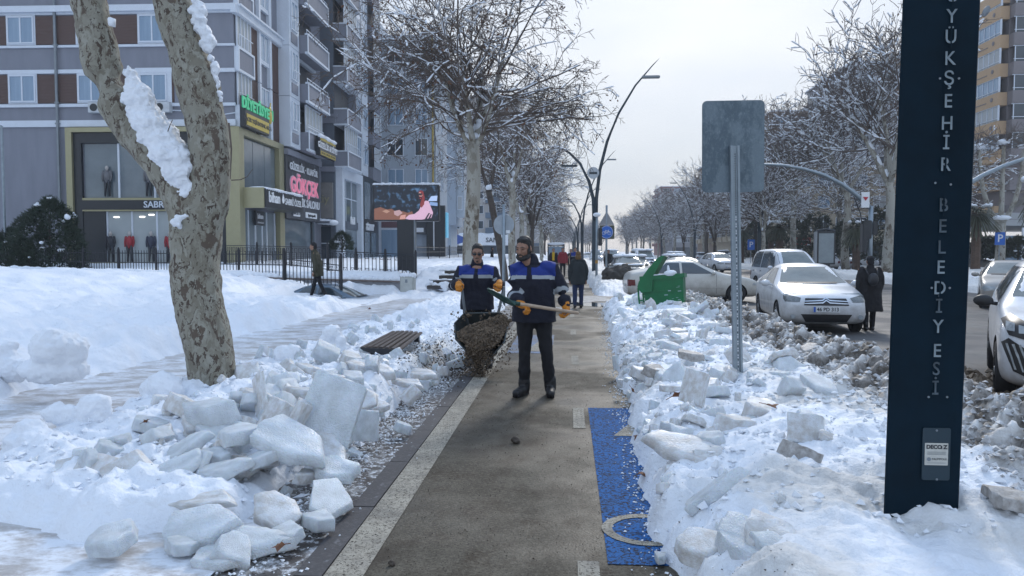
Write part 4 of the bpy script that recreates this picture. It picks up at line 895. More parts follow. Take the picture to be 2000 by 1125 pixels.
# ---- building A, left corner block
A = building('apartment_building', 'grey corner block with brown panels over gold framed clothes shop', at(463, 490, 38.3) * 1.0, R(1.9)); A.location.z = 1.0
w = MB(); w.box(-36, 0, 0, 16, -1.2, 33); w.build('wall', render_g, A)
tr = MB()
for zz, t in ((7.18, .34), (8.22, .16), (9.97, .2), (11.32, .12), (13.02, .42), (14.5, .12), (16.2, .2), (19.2, .2)):
    tr.box(-36, .08, -.10, 0, zz, zz + t)
    if t > .3 and zz > 10: tr.box(-.0, .28, -.30, 13.3, zz - .05, zz + t); tr.box(-36, .0, -.28, -.10, zz + .1, zz + t)
tr.build('string_course', trim_w, A)
cl = MB()
for k in range(3):
    z0 = 8.44 + 3.05 * k
    cl.box(-36, -.0 - 3.25 if k else -3.2, -.05, 0, z0, z0 + 1.47)
cl.build('cladding', clad, A)
for k in range(3):
    z0 = 8.55 + 3.05 * k
    for x in (-12.0, -8.25, -4.92, -15.8, -19.5, -23.5, -27.5):
        big_ = (k == 0 and x == -4.92)
        window(A, x, z0, 1.30, 1.28, 'f', 'b', 2, y=-.10)
        b_ = MB()
        e = .32 if big_ else .14; b_.box(x - e, x + 1.3 + e, -.085, -.04, z0 - e, z0 - .07); b_.box(x - e, x + 1.3 + e, -.085, -.04, z0 + 1.35, z0 + 1.35 + e)
        b_.box(x - e, x - .07, -.085, -.04, z0 - .07, z0 + 1.35); b_.box(x + 1.37, x + 1.3 + e, -.085, -.04, z0 - .07, z0 + 1.35); b_.build('window_surround', trim_w, A)
mb = MB(); mb.tube([(-9.45, -.16, 20), (-9.45, -.16, 0)], .075, 8)
for z in (8.4, 11.4, 7.3): mb.box(-9.57, -9.33, -.2, 0, z, z + .08)
mb.build('drainpipe', greym, A)
for x in (-7.62, -4.1):
    b_ = MB(); b_.box(x, x + .82, -.42, -.06, 7.86, 8.38); o = b_.build('air_conditioner', mat('ac_casing', (.5, .53, .56), .5), A)
    f = MB(); f.prism(circle(.2, 16), T(x + .3, -.42, 8.12) @ Matrix.Rotation(R(90), 4, 'X'), .02); f.build('fan_grille', blackp, o)
cbl = MB(); cbl.tube([(-3.3, -.1, 8.0), (-2.4, -.1, 7.95), (-1.6, -.1, 7.6), (-.6, -.1, 7.75), (.1, -.1, 7.85)], .03, 6); cbl.build('cable', trim_w, A)
# shop front, camera side
g = MB(); g.box(-8.95, -8.62, -.35, 0, -.6, 7.1); g.box(-8.62, .02, -.35, 0, 6.86, 7.1); g.box(-.42, .02, -.35, 0, -.6, 6.86); g.box(-8.2, -.5, -.22, -.03, 3.30, 3.42); g.box(-8.2, -.5, -.22, -.03, 2.72, 2.80); g.box(-8.2, -.5, -.25, -.03, -.35, 0)
g.box(.0, .35, -.36, .3, -.6, 7.1); g.box(0, .35, .3, 6.1, 6.75, 7.1); g.box(.0, .35, 5.6, 6.4, -.6, 7.1)
g.build('gold_frame', gold, A)
g = MB(); g.box(-8.61, -8.2, -.2, -.02, -.5, 6.85); g.box(-8.2, -.42, -.2, -.02, 6.3, 6.85); g.box(-8.19, -.5, -.24, -.02, 2.81, 3.29); g.box(-1.5, -.43, -.24, -.02, -.4, 2.7); g.box(-8.19, -7.0, -.15, -.02, 0, 2.7)
g.build('dark_fascia', blackp, A)
shopg = mat('shop_glass_deep', (.10, .13, .155), .10, col2=(.17, .21, .235), scale=.35, spec=.8)
shopl = mat('lit_shop_interior', (.27, .31, .33), .4, col2=(.36, .40, .41), scale=.5, emit=(.75, .85, .95), estr=.02)
g = MB()
for i in range(4): g.box(-8.18 + 1.93 * i + .05, -8.18 + 1.93 * (i + 1) - .05, -.03, -.006, 3.45, 6.28)
g.build('upper_shop_glass', shopg, A)
g = MB()
for i in range(4): g.box(-6.95 + 1.35 * i + .04, -6.95 + 1.35 * (i + 1) - .04, -.03, -.006, 0.02, 2.7)
g.build('lower_shop_glass', shopl, A)
g = MB()
for i in range(1, 4): g.box(-8.18 + 1.93 * i - .05, -8.18 + 1.93 * i + .05, -.09, -.0, 3.43, 6.29)
for i in range(0, 5): g.box(-6.95 + 1.35 * i - .04, -6.95 + 1.35 * i + .04, -.09, -.0, 0, 2.71)
g.build('glazing_bar', trim_w, A)
lampm = mat('shop_spot', (.9, .9, .9), .5, var=0, emit=(1, .97, .9), estr=3)
g = MB()
for x in (-6.6, -5.2, -4.7, -3.5, -2.9, -1.9): g.box(x, x + .28, -.06, -.035, 2.45 + .06 * math.sin(x * 5), 2.50 + .06 * math.sin(x * 5))
g.build('spot_lamps', lampm, A, kind='stuff')
text('SABRİ ÖZEL', .48, trim_w, T(-3.55, -.26, 3.05) @ FACE_CAM, A, ext=.02, bold=.006)
mann = mat('mannequin_skin', (.45, .42, .40), .5)
def mannequin(x, y, z, col, label, face='f'):
    t = thing('mannequin', label, 'mannequin', A.matrix_world @ Vector((x, y, z))); t.rotation_euler = (0, 0, R(1.9))
    b_ = MB(); b_.ell((0, 0, 1.52), (.085, .09, .12), 10, 8); b_.cap([(0, 0, 1.42), (0, 0, 1.3)], [.05, .06], 8); b_.build('head', mann, t, True)
    c = MB(); c.cap([(0, 0, .82), (0, 0, 1.05), (0, 0, 1.32)], [(.17, .10), (.18, .11), (.19, .09)], 12)
    for s_ in (-1, 1): c.cap([(s_ * .19, 0, 1.32), (s_ * .24, -.01, 1.08), (s_ * .21, -.06, .84)], [.07, .055, .045], 8)
    c.build('jacket', mat('mq_' + col, *{'black': ((.02, .022, .03),), 'red': ((.30, .02, .03),), 'navy': ((.03, .035, .06),), 'grey': ((.13, .13, .14),)}[col]), t, True)
    l_ = MB()
    for s_ in (-1, 1): l_.cap([(s_ * .09, 0, .86), (s_ * .10, 0, .45), (s_ * .12, 0, .06)], [.09, .065, .05], 8)
    l_.build('trousers', blackp, t, True); return t
A_mw = Matrix.Translation(A.location) @ Matrix.Rotation(R(1.9), 4, 'Z')
class _P: matrix_world = A_mw
_A = A; A = _P
for x, z, c, lb in ((-6.75, 0, 'black', 'shop window mannequin in black coat, left of the red one'), (-5.72, 0, 'red', 'shop window mannequin in a red jacket'), (-4.55, 0, 'navy', 'shop window mannequin in dark jacket right of the red one'), (-6.85, 3.46, 'grey', 'mannequin in grey suit in the upper shop window'), (-4.6, 3.46, 'grey', 'mannequin behind the tree limb in the upper shop window'), (-3.55, 0, 'red', 'mannequin in red half hidden by the plane tree trunk')):
    mannequin(x, -.16, z + .02, c, lb)
A = _A
# street side of building A: y runs away from the camera
for k in range(9):
    z0 = 8.40 + 3.05 * k; lo = k < 2
    window(A, .25, z0, 1.75, 1.75, 's', 'l', 4, y=.10, rail=True)
    s_ = MB(); s_.box(.02, .22, .15, 2.15, z0 - 1.28, z0 - .18); s_.build('spandrel', render_g, A)
    s_ = MB(); s_.box(.0, .26, .05, 2.25, z0 - .22, z0 - .10); s_.box(0, .26, .05, 2.25, z0 - 1.40, z0 - 1.26); s_.box(0, .26, .05, .17, z0 - 1.26, z0 - .22); s_.box(0, .26, 2.13, 2.25, z0 - 1.26, z0 - .22); s_.build('spandrel_trim', trim_w, A)
    if lo:
        s_ = MB(); s_.box(.0, .07, 2.32, 3.1, z0 - 1.3, z0 + 1.7); s_.box(0, .07, 5.1, 6.45, z0 - 1.3, z0 + 1.7); s_.build('cladding', clad, A)
    window(A, 3.45, z0 + .05, 1.15, 1.45, 's', 'b', 2, y=.12)
    s_ = MB(); s_.box(0, .2, 3.12, 3.36, z0 - 1.3, z0 + 1.68); s_.box(0, .2, 4.7, 5.05, z0 - 1.3, z0 + 1.68); s_.box(0, .16, 3.36, 4.7, z0 - .16, z0 - .02); s_.build('pilaster', trim_w, A)
    bz = z0 - .35
    s_ = MB(); s_.box(0, .75, 6.5, 8.35, bz - 1.0, bz + 2.02); s_.build('bay', trim_w, A)
    window(A, 6.85, bz + .1, 1.0, 1.6, 's', 'b', 2, y=.80, rail=True)
    s_ = MB(); s_.box(.75, .80, 6.8, 7.9, bz - .75, bz - .15); s_.build('bay_panel', render_g, A)
    s_ = MB(); s_.box(0, .03, 8.6, 13.1, z0 - .9, z0 + 1.55); s_.build('loggia_back', darkp, A)
    if k in (0, 3, 6): window(A, 9.0, z0 - .2, 3.4, 1.75, 's', 'l', 5, y=.9, rail=True)
    bl_ = MB(); bl_.box(0, 1.25, 8.45, 13.1, z0 - 1.35, z0 - 1.1); bl_.box(1.13, 1.25, 8.45, 13.1, z0 - 1.1, z0 - .22); bl_.box(0, 1.13, 8.45, 8.57, z0 - 1.1, z0 - .22); bl_.box(0, 1.13, 12.98, 13.1, z0 - 1.1, z0 - .22); bo = bl_.build('balcony', render_g, A)
    bt = MB(); bt.box(1.10, 1.31, 8.40, 13.15, z0 - .22, z0 - .12); bt.box(1.10, 1.31, 8.40, 13.15, z0 - 1.40, z0 - 1.26); bt.box(1.255, 1.30, 8.42, 8.55, z0 - 1.26, z0 - .22); bt.box(1.255, 1.30, 13.0, 13.13, z0 - 1.26, z0 - .22); bt.build('balcony_trim', trim_w, bo)
    rl = MB(); rl.tube([(1.2, 8.45, z0 + .12), (1.2, 13.1, z0 + .12)], .03, 6)
    for i in range(9): rl.tube([(1.2, 8.5 + i * .57, z0 - .12), (1.2, 8.5 + i * .57, z0 + .12)], .018, 4)
    rl.build('rail', trim_w, bo)
cr_ = MB(); cr_.box(0, .32, 0, 13.2, 13.02, 13.4); cr_.box(0, .45, 0, 13.3, 13.4, 13.5); cr_.build('cornice', trim_w, A)
# street side shops
g = MB()
for i in range(3): g.box(.02, .08, .45 + 1.72 * i, .45 + 1.72 * i + 1.66, 3.9, 6.7)
g.build('upper_shop_glass', shopg, A)
g = MB(); g.box(.02, .10, .35, 5.55, .0, 2.85); g.build('lower_shop_glass', shopg, A)
g = MB()
for y_ in (1.2, 2.2, 3.2, 3.9, 5.2): g.box(.10, .16, y_, y_ + .07, 0, 2.85)
g.box(.1, .16, 2.27, 3.2, 2.05, 2.12); g.build('glazing_bar', trim_w, A)
def signbox(parent, name, x0, x1, y0, y1, z0, z1, m, snow=True, label=None):
    b_ = MB(); b_.box(x0, x1, y0, y1, z0, z1); o = b_.build(name, m, parent, bevel=.01)
    if snow:
        s_ = MB(); rnd = random.Random(int(y0 * 7 + z0)); n_ = max(2, int((y1 - y0) / .3))
        for i in range(n_):
            yy = y0 + (y1 - y0) * (i + .5) / n_; s_.ell(((x0 + x1) / 2 + .1, yy, z1), ((x1 - x0) * .5 + .05, (y1 - y0) / n_ * .7, rnd.uniform(.08, .16)), 8, 6)
        s_.build('snow', snowroof, o, True)
    return o
sb = signbox(A, 'sign_box', .36, 1.5, .2, 6.2, 2.95, 3.95, blackp)
g = MB(); g.box(.30, 1.45, .10, .19, 2.9, 3.98); g.build('sign_end', gold, sb)
text('bihan', .80, whitem, T(1.515, 1.5, 3.5) @ FACE_STREET, sb, ext=.02, bold=.015)
text('SABRİ ÖZEL', .52, whitem, T(1.515, 4.6, 3.42) @ FACE_STREET, sb, ext=.02)
g = MB(); g.prism(circle(.2, 6), T(1.51, 2.85, 3.48) @ FACE_STREET, .02); g.prism([(-.2, .0), (.2, 0), (.0, .35)], T(1.51, 2.85, 3.5) @ FACE_STREET, .022); g.build('crest', whitem, sb)
sb2 = signbox(A, 'small_sign', .2, .3, 1.9, 3.2, 2.05, 2.85, blackp, False); text('bihan', .40, whitem, T(.315, 2.55, 2.55) @ FACE_STREET, sb2, ext=.01, bold=.006); text('GİYİM MAĞAZASI', .11, whitem, T(.315, 2.55, 2.2) @ FACE_STREET, sb2, ext=.005)
sb3 = signbox(A, 'salon_fascia', .02, .45, 6.42, 13.3, 2.65, 6.55, darkp, False)
g = MB()
for i in range(1, 6): g.box(.45, .462, 6.42 + i * 1.15, 6.45 + i * 1.15, 2.65, 6.55)
g.box(.0, .6, 6.42, 13.4, 6.55, 6.9); g.build('fascia_joint', render_g, sb3)
pinkm = mat('pink_letters', (.62, .20, .30), .4, var=0, emit=(.9, .25, .38), estr=.25); pinkr = mat('pale_pink_rim', (.60, .50, .56), .5, var=0)
text('GÜZELLİK    KUAFÖR', .62, blackp, T(.465, 9.85, 5.9) @ FACE_STREET, sb3, ext=.02, bold=.05); text('GÜZELLİK · KUAFÖR', .60, whitem, T(.50, 9.85, 5.9) @ FACE_STREET, sb3, ext=.02, bold=.012)
text('GÖKÇEK', 1.38, pinkr, T(.48, 9.85, 4.75) @ FACE_STREET, sb3, ext=.03, bold=.07); text('GÖKÇEK', 1.38, pinkm, T(.54, 9.85, 4.75) @ FACE_STREET, sb3, ext=.03, bold=.015)
text('GÜZELLİK SALONU', .74, whitem, T(.48, 9.85, 3.72) @ FACE_STREET, sb3, ext=.02, bold=.008)
for yy, ww, s_ in ((8.2, 1.3, '0344 235 17 57'), (11.2, 2.4, '@gokcekguzellik')):
    b_ = MB(); b_.box(.46, .52, yy - ww / 2, yy + ww / 2, 2.82, 3.2); b_.build('contact_plate', whitem, sb3, bevel=.02); text(s_, .24, blackp, T(.535, yy, 3.0) @ FACE_STREET, sb3, ext=.005, bold=.004)
g = MB(); g.box(.03, .10, 6.6, 13.1, -.4, 2.6); g.build('shutter_glass', shopg, A)
g = MB()
for i in range(7): g.box(.10, .14, 6.7, 12.2, .0 + i * .14, .10 + i * .14)
g.build('roller_shutter', greym, A)
g = MB(); g.box(.1, .18, 12.25, 12.5, -.4, 2.6); g.box(.1, .18, 6.5, 6.75, -.4, 2.6); g.build('shutter_rail', blackp, A)
# hanging signs
ds = signbox(A, 'dietician_sign', .34, .62, -.1, 3.3, 7.15, 8.75, blackp, False)
green_l = mat('green_letters', (.04, .42, .20), .4, var=0, emit=(.1, .8, .4), estr=.15); yel = mat('yellow_strip', (.50, .38, .07), .5, var=.1)
text('DİYETİSYEN', .78, green_l, T(.64, 1.65, 8.32) @ FACE_STREET, ds, ext=.03, bold=.03)
g = MB(); g.box(.62, .645, .05, 3.2, 7.25, 7.85); g.build('yellow_strip', yel, ds); text('HACER YEŞİLBAYRAK AKÇA', .30, blackp, T(.655, 1.62, 7.55) @ FACE_STREET, ds, ext=.005, bold=.006)
g = MB(); g.ell((.62, 3.45, 8.25), (.08, .28, .42), 10, 8); g.ell((.62, 3.45, 8.62), (.07, .17, .22), 8, 6); g.tube([(.62, 3.45, 8.7), (.62, 3.55, 9.05)], .04, 5); g.build('pear_emblem', yel, ds, True)
hs = signbox(A, 'beauty_sign', 1.34, 1.62, 9.6, 13.3, 6.9, 8.15, blackp, True); text('GÜZELLİK & DİYET', .52, whitem, T(1.635, 11.45, 7.55) @ FACE_STREET, hs, ext=.01, bold=.012)
g = MB(); g.box(1.62, 1.64, 9.8, 13.2, 6.95, 7.2); g.box(1.62, 1.64, 9.8, 13.2, 7.9, 8.08); g.build('yellow_strip', yel, hs); text('BÖLGESEL ZAYIFLAMA  EPİLASYON', .20, blackp, T(1.645, 11.5, 7.07) @ FACE_STREET, hs, ext=.004)

# ---- building B, darker tall block stepping out
Bp = at(655, 490, 53.6); B = building('apartment_building', 'tall slate grey block with glazed balconies beyond the beauty salon', (Bp.x, Bp.y, 1.0), R(1.9))
w = MB(); w.box(-14, 0, 0, 14.5, -1, 36); w.build('wall', render_d, B)
g = MB(); g.box(-2.4, .15, -.12, 0, 9.9, 10.35); g.box(-2.4, .3, -.25, 0, 10.35, 10.55); g.box(-2.6, .1, -.3, 0, 6.4, 6.75); g.build('cornice', render_g, B)
for k in range(9):
    z0 = 8.3 + 3.05 * k
    s_ = MB(); s_.box(.0, .03, .1, 3.9, z0 - .9, z0 + 1.6); s_.build('loggia_back', darkp, B)
    if k != 1: window(B, .3, z0 - .35, 3.4, 1.85, 's', 'l', 6, y=.75, rail=True)
    bl_ = MB(); bl_.box(0, 1.0, -.05, 4.1, z0 - 1.5, z0 - .45); bo = bl_.build('balcony', render_g, B)
    bt = MB(); bt.box(.0, 1.06, -.08, 4.16, z0 - .45, z0 - .36); bt.box(0, 1.06, -.08, 4.16, z0 - 1.58, z0 - 1.48); bt.box(1.0, 1.06, -.08, .06, z0 - 1.48, z0 - .45); bt.box(1.0, 1.06, 4.0, 4.16, z0 - 1.48, z0 - .45); bt.build('balcony_trim', trim_w, bo)
    window(B, 4.6, z0 - .3, 1.1, 1.6, 's', 'b', 2, y=.55, rail=True); s_ = MB(); s_.box(0, .5, 4.3, 6.2, z0 - 1.5, z0 + 1.5); s_.build('bay', trim_w if k % 2 == 0 else render_g, B)
    s_ = MB(); s_.box(0, .08, 6.25, 8.0, z0 - 1.5, z0 + 1.5); s_.build('cladding', clad, B)
    window(B, 8.6, z0 - .3, 1.2, 1.6, 's', 'b', 2, y=.14); s_ = MB(); s_.box(0, .09, 8.2, 10.2, z0 - 1.5, z0 + 1.5); s_.build('pilaster', trim_w, B)
    window(B, 11, z0 - .3, 2.2, 1.6, 's', 'l', 3, y=.5, rail=True); s_ = MB(); s_.box(0, .45, 10.6, 13.6, z0 - 1.5, z0 - .4); s_.build('balcony', render_g, B)
g = MB(); g.box(0, .5, .3, 6.6, 6.0, 6.75); g.box(0, .5, .3, .9, -.5, 6.0); g.box(0, .5, 6.0, 6.6, -.5, 6.0); g.build('white_shop_frame', trim_w, B)
g = MB(); g.box(.02, .1, .9, 6.0, 2.9, 6.0); g.box(.02, .1, .9, 6.0, 0, 2.3); g.build('shop_glass', shopg, B)
g = MB(); g.box(.1, .2, .9, 6.0, 2.3, 2.9); g.build('shop_fascia', render_d, B)
g = MB()
for y_ in (2.5, 4.2): g.box(.1, .16, y_, y_ + .08, 2.9, 6)
g.box(.1, .16, .9, 6, 4.6, 4.68); g.build('glazing_bar', trim_w, B)
g = MB(); g.box(.02, .35, 6.65, 12.2, -.5, 6.9); g.build('dark_shop_front', blackp, B); text('atanur', 1.15, whitem, T(.38, 9.5, 2.75) @ FACE_STREET, B, ext=.03, bold=.02)
g = MB(); g.box(.36, .42, 7.4, 9.4, 3.3, 6.4); g.box(.36, .42, 7.4, 9.2, 0, 2.2); g.box(.36, .42, 9.8, 11.6, 0, 2.2); g.build('shop_glass', shopg, B)
g = MB(); g.box(-2.3, 0.05, -1.6, -.02, 2.6, 2.75); g.build('awning', render_d, B); g = MB()
for i in range(7): g.ell((-1.9 + i * .33, -.8, 2.85 - .03 * i), (.35, .8, .22), 8, 6)
g.build('awning_snow', snowroof, B, True)
g = MB(); g.box(-2.35, -.1, -.25, -.02, 3.0, 5.6); g.build('shop_wall_panel', mat('taupe_panel', (.20, .19, .18), .7), B); text('Butiy', .85, gold, T(-1.2, -.28, 4.4) @ FACE_CAM, B, ext=.02); 
g = MB(); g.box(-2.2, -.3, -.22, -.02, 0, 2.4); g.build('shop_window', glassd, B); g = MB(); g.box(-1.32, -1.24, -.26, -.2, 0, 2.4); g.box(-2.2, -.3, -.26, -.2, 1.15, 1.22); g.build('glazing_bar', trim_w, B)
text('Roll', .75, whitem, T(.75, 2.2, 2.9) @ FACE_STREET, B, ext=.04, bold=.03)
ac = MB(); ac.box(-2.2, -1.3, -.5, -.1, 6.85, 7.45); ac.build('air_conditioner', MATS['ac_casing'], B)
# ---- building C, pale block behind the screen
pale = mat('pale_render', (.36, .41, .47), .85, var=.10, scale=1.3, aniso=(1, 1, .15)); pale2 = mat('pale_render_side', (.33, .38, .44), .85, var=.05, scale=.4)
Cp = at(852, 490, 70); Cb = building('apartment_building', 'pale blue grey apartment block rising behind the video screen', (Cp.x, Cp.y, .9), R(2.5))
w = MB(); w.box(-13, 0, 0, 9, -1, 20.8); w.box(-11.5, -5.5, .5, 8, 20.8, 22.6); w.build('wall', pale, Cb)
g = MB(); g.box(-13.1, .12, -.15, 9.1, 20.5, 20.9); g.box(-5.5, -5.15, -.3, 0, 6, 20.5); g.box(-13, .08, -.1, 0, 5.6, 5.9); g.build('cornice', trim_w, Cb)
for k in range(5):
    for x, ww in ((-4.5, 1.4), (-1.9, 1.1), (-9.2, 1.5), (-6.9, .9), (-12.2, 1.5)):
        window(Cb, x, 6.9 + k * 2.85, ww, 1.5, 'f', 'b' if (k + int(x)) % 3 else 'd', 2, y=-.04)
    for y_ in (1.2, 4.2): window(Cb, y_, 6.9 + k * 2.85, 1.1, 1.5, 's', 'd', 2, y=.04)
g = MB(); g.tube([(-.25, -.15, 21), (-.25, -.15, 5.5)], .09, 6); g.build('gas_pipe', mat('yellow_pipe', (.45, .33, .08), .5), Cb)
g = MB(); g.box(-9.5, -6.2, -.3, -.02, 3.1, 4.2); g.build('blank_fascia', whitem, Cb); g = MB(); g.box(-9.5, -6.2, -.2, -.02, 0, 3.0); g.build('shop_glass', glassd, Cb)
g = MB()
for x in (-9.5, -8.7, -7.9, -7.1, -6.3): g.box(x, x + .06, -.26, -.2, 0, 3)
g.box(-9.5, -6.2, -.26, -.2, 2, 2.07); g.build('glazing_bar', blackp, Cb)
g = MB(); g.box(-6.1, -2.5, -1.0, -.02, -.5, 5.5); g.build('white_shop', trim_w, Cb)
arch = [(-.9, 0), (.9, 0)] + [(.9 * math.cos(t), 1.0 + 1.1 * math.sin(t)) for t in np.linspace(0, math.pi, 12)]
g = MB(); g.prism(arch, T(-4.1, -1.02, 2.9) @ FACE_CAM, .03); g.build('arched_window', mat('maroon', (.14, .07, .08), .5), Cb); g = MB(); g.box(-5.0, -3.2, -1.06, -1.0, 0, 2.7); g.build('shop_glass', glassb, Cb); text('8', 1.2, whitem, T(-4.1, -1.06, 3.9) @ FACE_CAM, Cb, ext=.01)
g = MB(); g.box(-2.4, -.9, -.6, -.02, 2.3, 5.2); g.build('sign_panel', darkp, Cb); g = MB(); g.box(-2.2, -1.1, -.64, -.6, 4.2, 4.9); g.build('yellow_sign', mat('sign_yellow', (.6, .55, .08), .5), Cb); g = MB(); g.box(-2.2, -1.1, -.64, -.6, 2.5, 2.9); g.build('sign_strip', whitem, Cb)
g = MB(); g.box(-.85, .9, -.5, -.02, -.5, 5.0); g.build('dark_shop_front', blackp, Cb); g = MB(); g.box(-.2, -.1, -.53, -.5, .8, 4.6); g.build('light_strip', whitem, Cb)
g = MB(); g.box(-.85, 1.0, .2, 1.6, 2.0, 4.4); g.build('shop_sign', mat('cyan_sign', (.1, .35, .5), .4, emit=(.2, .6, .9), estr=.3), Cb)
# slim pale block after it
Dp = at(905, 490, 92); Db = building('apartment_building', 'narrow pale apartment block with small framed windows right of the video screen', (Dp.x, Dp.y, .9), R(2.5))
w = MB(); w.box(-4.6, -.9, 0, 8, 4, 23); w.box(-4.6, -1.6, .5, 8, -1, 4); w.build('wall', pale2, Db)
g = MB(); g.box(-.9, .1, .3, 4.0, 5.0, 23); g.build('balcony_stack', mat('pale_balcony', (.40, .45, .5), .7), Db)
for k in range(6):
    window(Db, -3.4, 5.8 + k * 3, .8, 1.4, 'f', 'b', 1, y=-.05, frame=.2); window(Db, -.7, 5.9 + k * 3, .5, 1.6, 'f', 'l', 1, y=.26)
# ---- building E: cream with red brown panels and dark balconies
cream = mat('cream_render', (.44, .42, .40), .85, var=.05, scale=.3); redp = mat('red_brown_panel', (.19, .085, .07), .7); navyb = mat('blue_grey_balcony', (.10, .14, .19), .6)
Ep = at(1015, 490, 150); E = building('apartment_building', 'cream block with red brown panels and blue grey balconies far down the left side', (Ep.x, Ep.y, .8), 0)
w = MB(); w.box(-15.5, 0, 0, 14, -1, 32); w.build('wall', cream, E)
for k in range(9):
    z0 = 5.4 + 3.05 * k
    p_ = MB(); p_.box(-15.3, -12.6, -.12, 0, z0 - 1.1, z0 - .15); p_.box(-11.4, -10.2, -.12, 0, z0 - 1.1, z0 - .15); p_.build('panel', redp, E)
    window(E, -13.2, z0, 1.0, 1.5, 'f', 'd', 2, y=-.04); window(E, -11.4, z0, 1.2, 1.5, 'f', 'd', 2, y=-.04); window(E, -8.6, z0, 1.2, 1.5, 'f', 'd', 1, y=-.04)
    b_ = MB(); b_.box(-6.8, -2.5, -1.4, 0, z0 - 1.0, z0 + .1); b_.build('balcony', navyb, E); window(E, -6.2, z0 + .2, 3, 1.5, 'f', 'd', 4, y=-.04)
g = MB(); g.box(-12, -2.0, -2.5, -.1, 2.0, 4.1); so = g.build('shop_canopy', whitem, E); g = MB()
for i in range(20): g.ell((-11.7 + i * .5, -1.3, 4.15), (.5, 1.2, .3 + .1 * math.sin(i)), 7, 5)
g.build('snow', snowroof, so, True); text('SANiZ', 1.3, blackp, T(-4.8, -2.54, 3.0) @ FACE_CAM, so, ext=.02, bold=.02)
g = MB(); g.box(-14, 0, -.1, 0, -.5, 1.9); g.build('shop_glass', glassd, E)
g = MB(); g.prism([(0, 0), (2.8, .9), (0, 2.1)], at(880, 470, 120).to_tuple() and T(*(at(885, 480, 118))) @ FACE_CAM, .2); kio = g.build('flag_sign', mat('blue_sign', (.03, .08, .3), .5)); g = MB(); g.prism(circle(.45, 12, .8, 1.0), T(*(at(885, 480, 117.9))) @ FACE_CAM, .02); g.build('yellow_disc', mat('sign_yellow', (.6, .55, .08), .5), kio); tag(kio, 'blue and yellow pennant shaped sign beside the far shops on the left', 'sign')
# ---- right side buildings
ob_ = mat('ochre_render', (.48, .33, .20), .85, var=.05, scale=.3); tp = mat('taupe_render', (.21, .19, .195), .85, var=.05, scale=.3)
Gp = at(1958, 490, 80.7); G = building('apartment_building', 'ochre and taupe apartment block with glazed balconies at the right edge', (Gp.x, Gp.y, -.1), 0)
w = MB(); w.box(0, 22, 0, 24, 5.5, 28.2); w.box(2.5, 22, 1, 3, 28.2, 30.5); w.build('taupe_wall', tp, G)
w = MB(); w.box(-.9, 0, .06, 24, 27, 28.3); w.build('parapet', ob_, G)
w = MB(); w.box(-.5, 9, -1, -.02, 28.22, 28.45); w.build('roof_snow', snowroof, G)
for k in range(8):
    z0 = 6.4 + 2.9 * k; op = k in (0, 1)
    b_ = MB(); b_.box(-.9, 0, .06, 24, z0 - 1.35, z0 - .02); bo = b_.build('balcony_front', ob_, G)
    for yy in (1.2, 9, 17):
        d_ = MB(); d_.prism(circle(.22, 12), T(-.95, yy, z0 - .6) @ Matrix.Rotation(R(90), 4, 'Y') @ Matrix.Rotation(R(0), 4, 'X'), .04); d_.box(-.94, -.9, yy + 1, yy + 6, z0 - .8, z0 - .72); d_.build('relief', tp, bo)
    b_ = MB(); b_.box(.0, 5.6, -.9, -.01, z0 - 1.35, z0 - .02); b_.build('balcony_side', tp, G)
    if not op:
        gl = MB(); gl.box(-.8, -.76, .1, 23.8, z0, z0 + 1.55); gl.build('balcony_glazing', blind if k % 2 else glassb, G)
        gl = MB(); gl.box(.1, 5.4, -.82, -.78, z0, z0 + 1.55); gl.build('balcony_glazing', glassd, G)
        fr = MB()
        for i in range(25): fr.box(-.86, -.80, .1 + i * .98, .16 + i * .98, z0, z0 + 1.55)
        for i in range(4): fr.box(.1 + i * 1.77, .18 + i * 1.77, -.88, -.82, z0, z0 + 1.55)
        fr.box(-.88, -.74, 0.06, 24, z0 + 1.5, z0 + 1.6); fr.box(-.88, -.74, .06, 24, z0 + .2, z0 + .26); fr.box(-.02, 5.5, -.9, -.76, z0 + 1.5, z0 + 1.6); fr.box(-.02, 5.5, -.9, -.83, z0 + .2, z0 + .26); fr.box(-.9, -.75, -.04, .07, z0, z0 + 1.55); fr.build('glazing_frame', trim_w, G)
    window(G, 8.0, z0, 2.5, 1.4, 'f', 'd', 2, y=-.05); window(G, 13.0, z0, 2.5, 1.4, 'f', 'd', 2, y=-.05)
w = MB(); w.box(-1.2, 22, -1.4, 24, 4.3, 5.6); w.box(1.5, 22, -1.3, -.9, 0, 4.3); w.box(-1.1, -.5, -1.3, -.7, 0, 4.3); w.build('shop_cladding', mat('grey_stone', (.36, .37, .38), .7, var=.06), G)
w = MB(); w.box(-.5, 1.5, -.7, -.6, 0, 3.3); w.build('shop_glass', glassb, G)
w = MB(); w.box(-1.2, 22, -1.42, -1.40, 4.9, 4.95); w.box(7, 7.05, -1.42, -1.40, 4.3, 5.6); w.box(1.6, 1.65, -1.43, -1.3, 0, 5.6); w.build('panel_joint', tp, G)
sgn = MB(); sgn.box(1.0, 3.6, -1.6, -1.42, 0.6, 4.1); si = sgn.build('sign_panel', whitem, G); redl = mat('red_letters', (.45, .02, .04), .5, var=0)
for i, ch in enumerate('İNDİR'): text(ch, .75, redl, T(1.7, -1.62, 3.6 - i * .62) @ FACE_CAM, si, ext=.01, bold=.02)
ds_ = MB(); ds_.ell((0, 0, 0), (.55, .12, .55), 12, 8); ds_.tube([(0, .1, 0), (.1, .5, -.9)], .05, 5)
o = ds_.build('satellite_dish', greym, None, True, label='round satellite dish on the roof edge beside the dark pillar top', cat='satellite dish'); o.location = at(1926, 22, 78); o.rotation_euler = (.5, 0, .6)
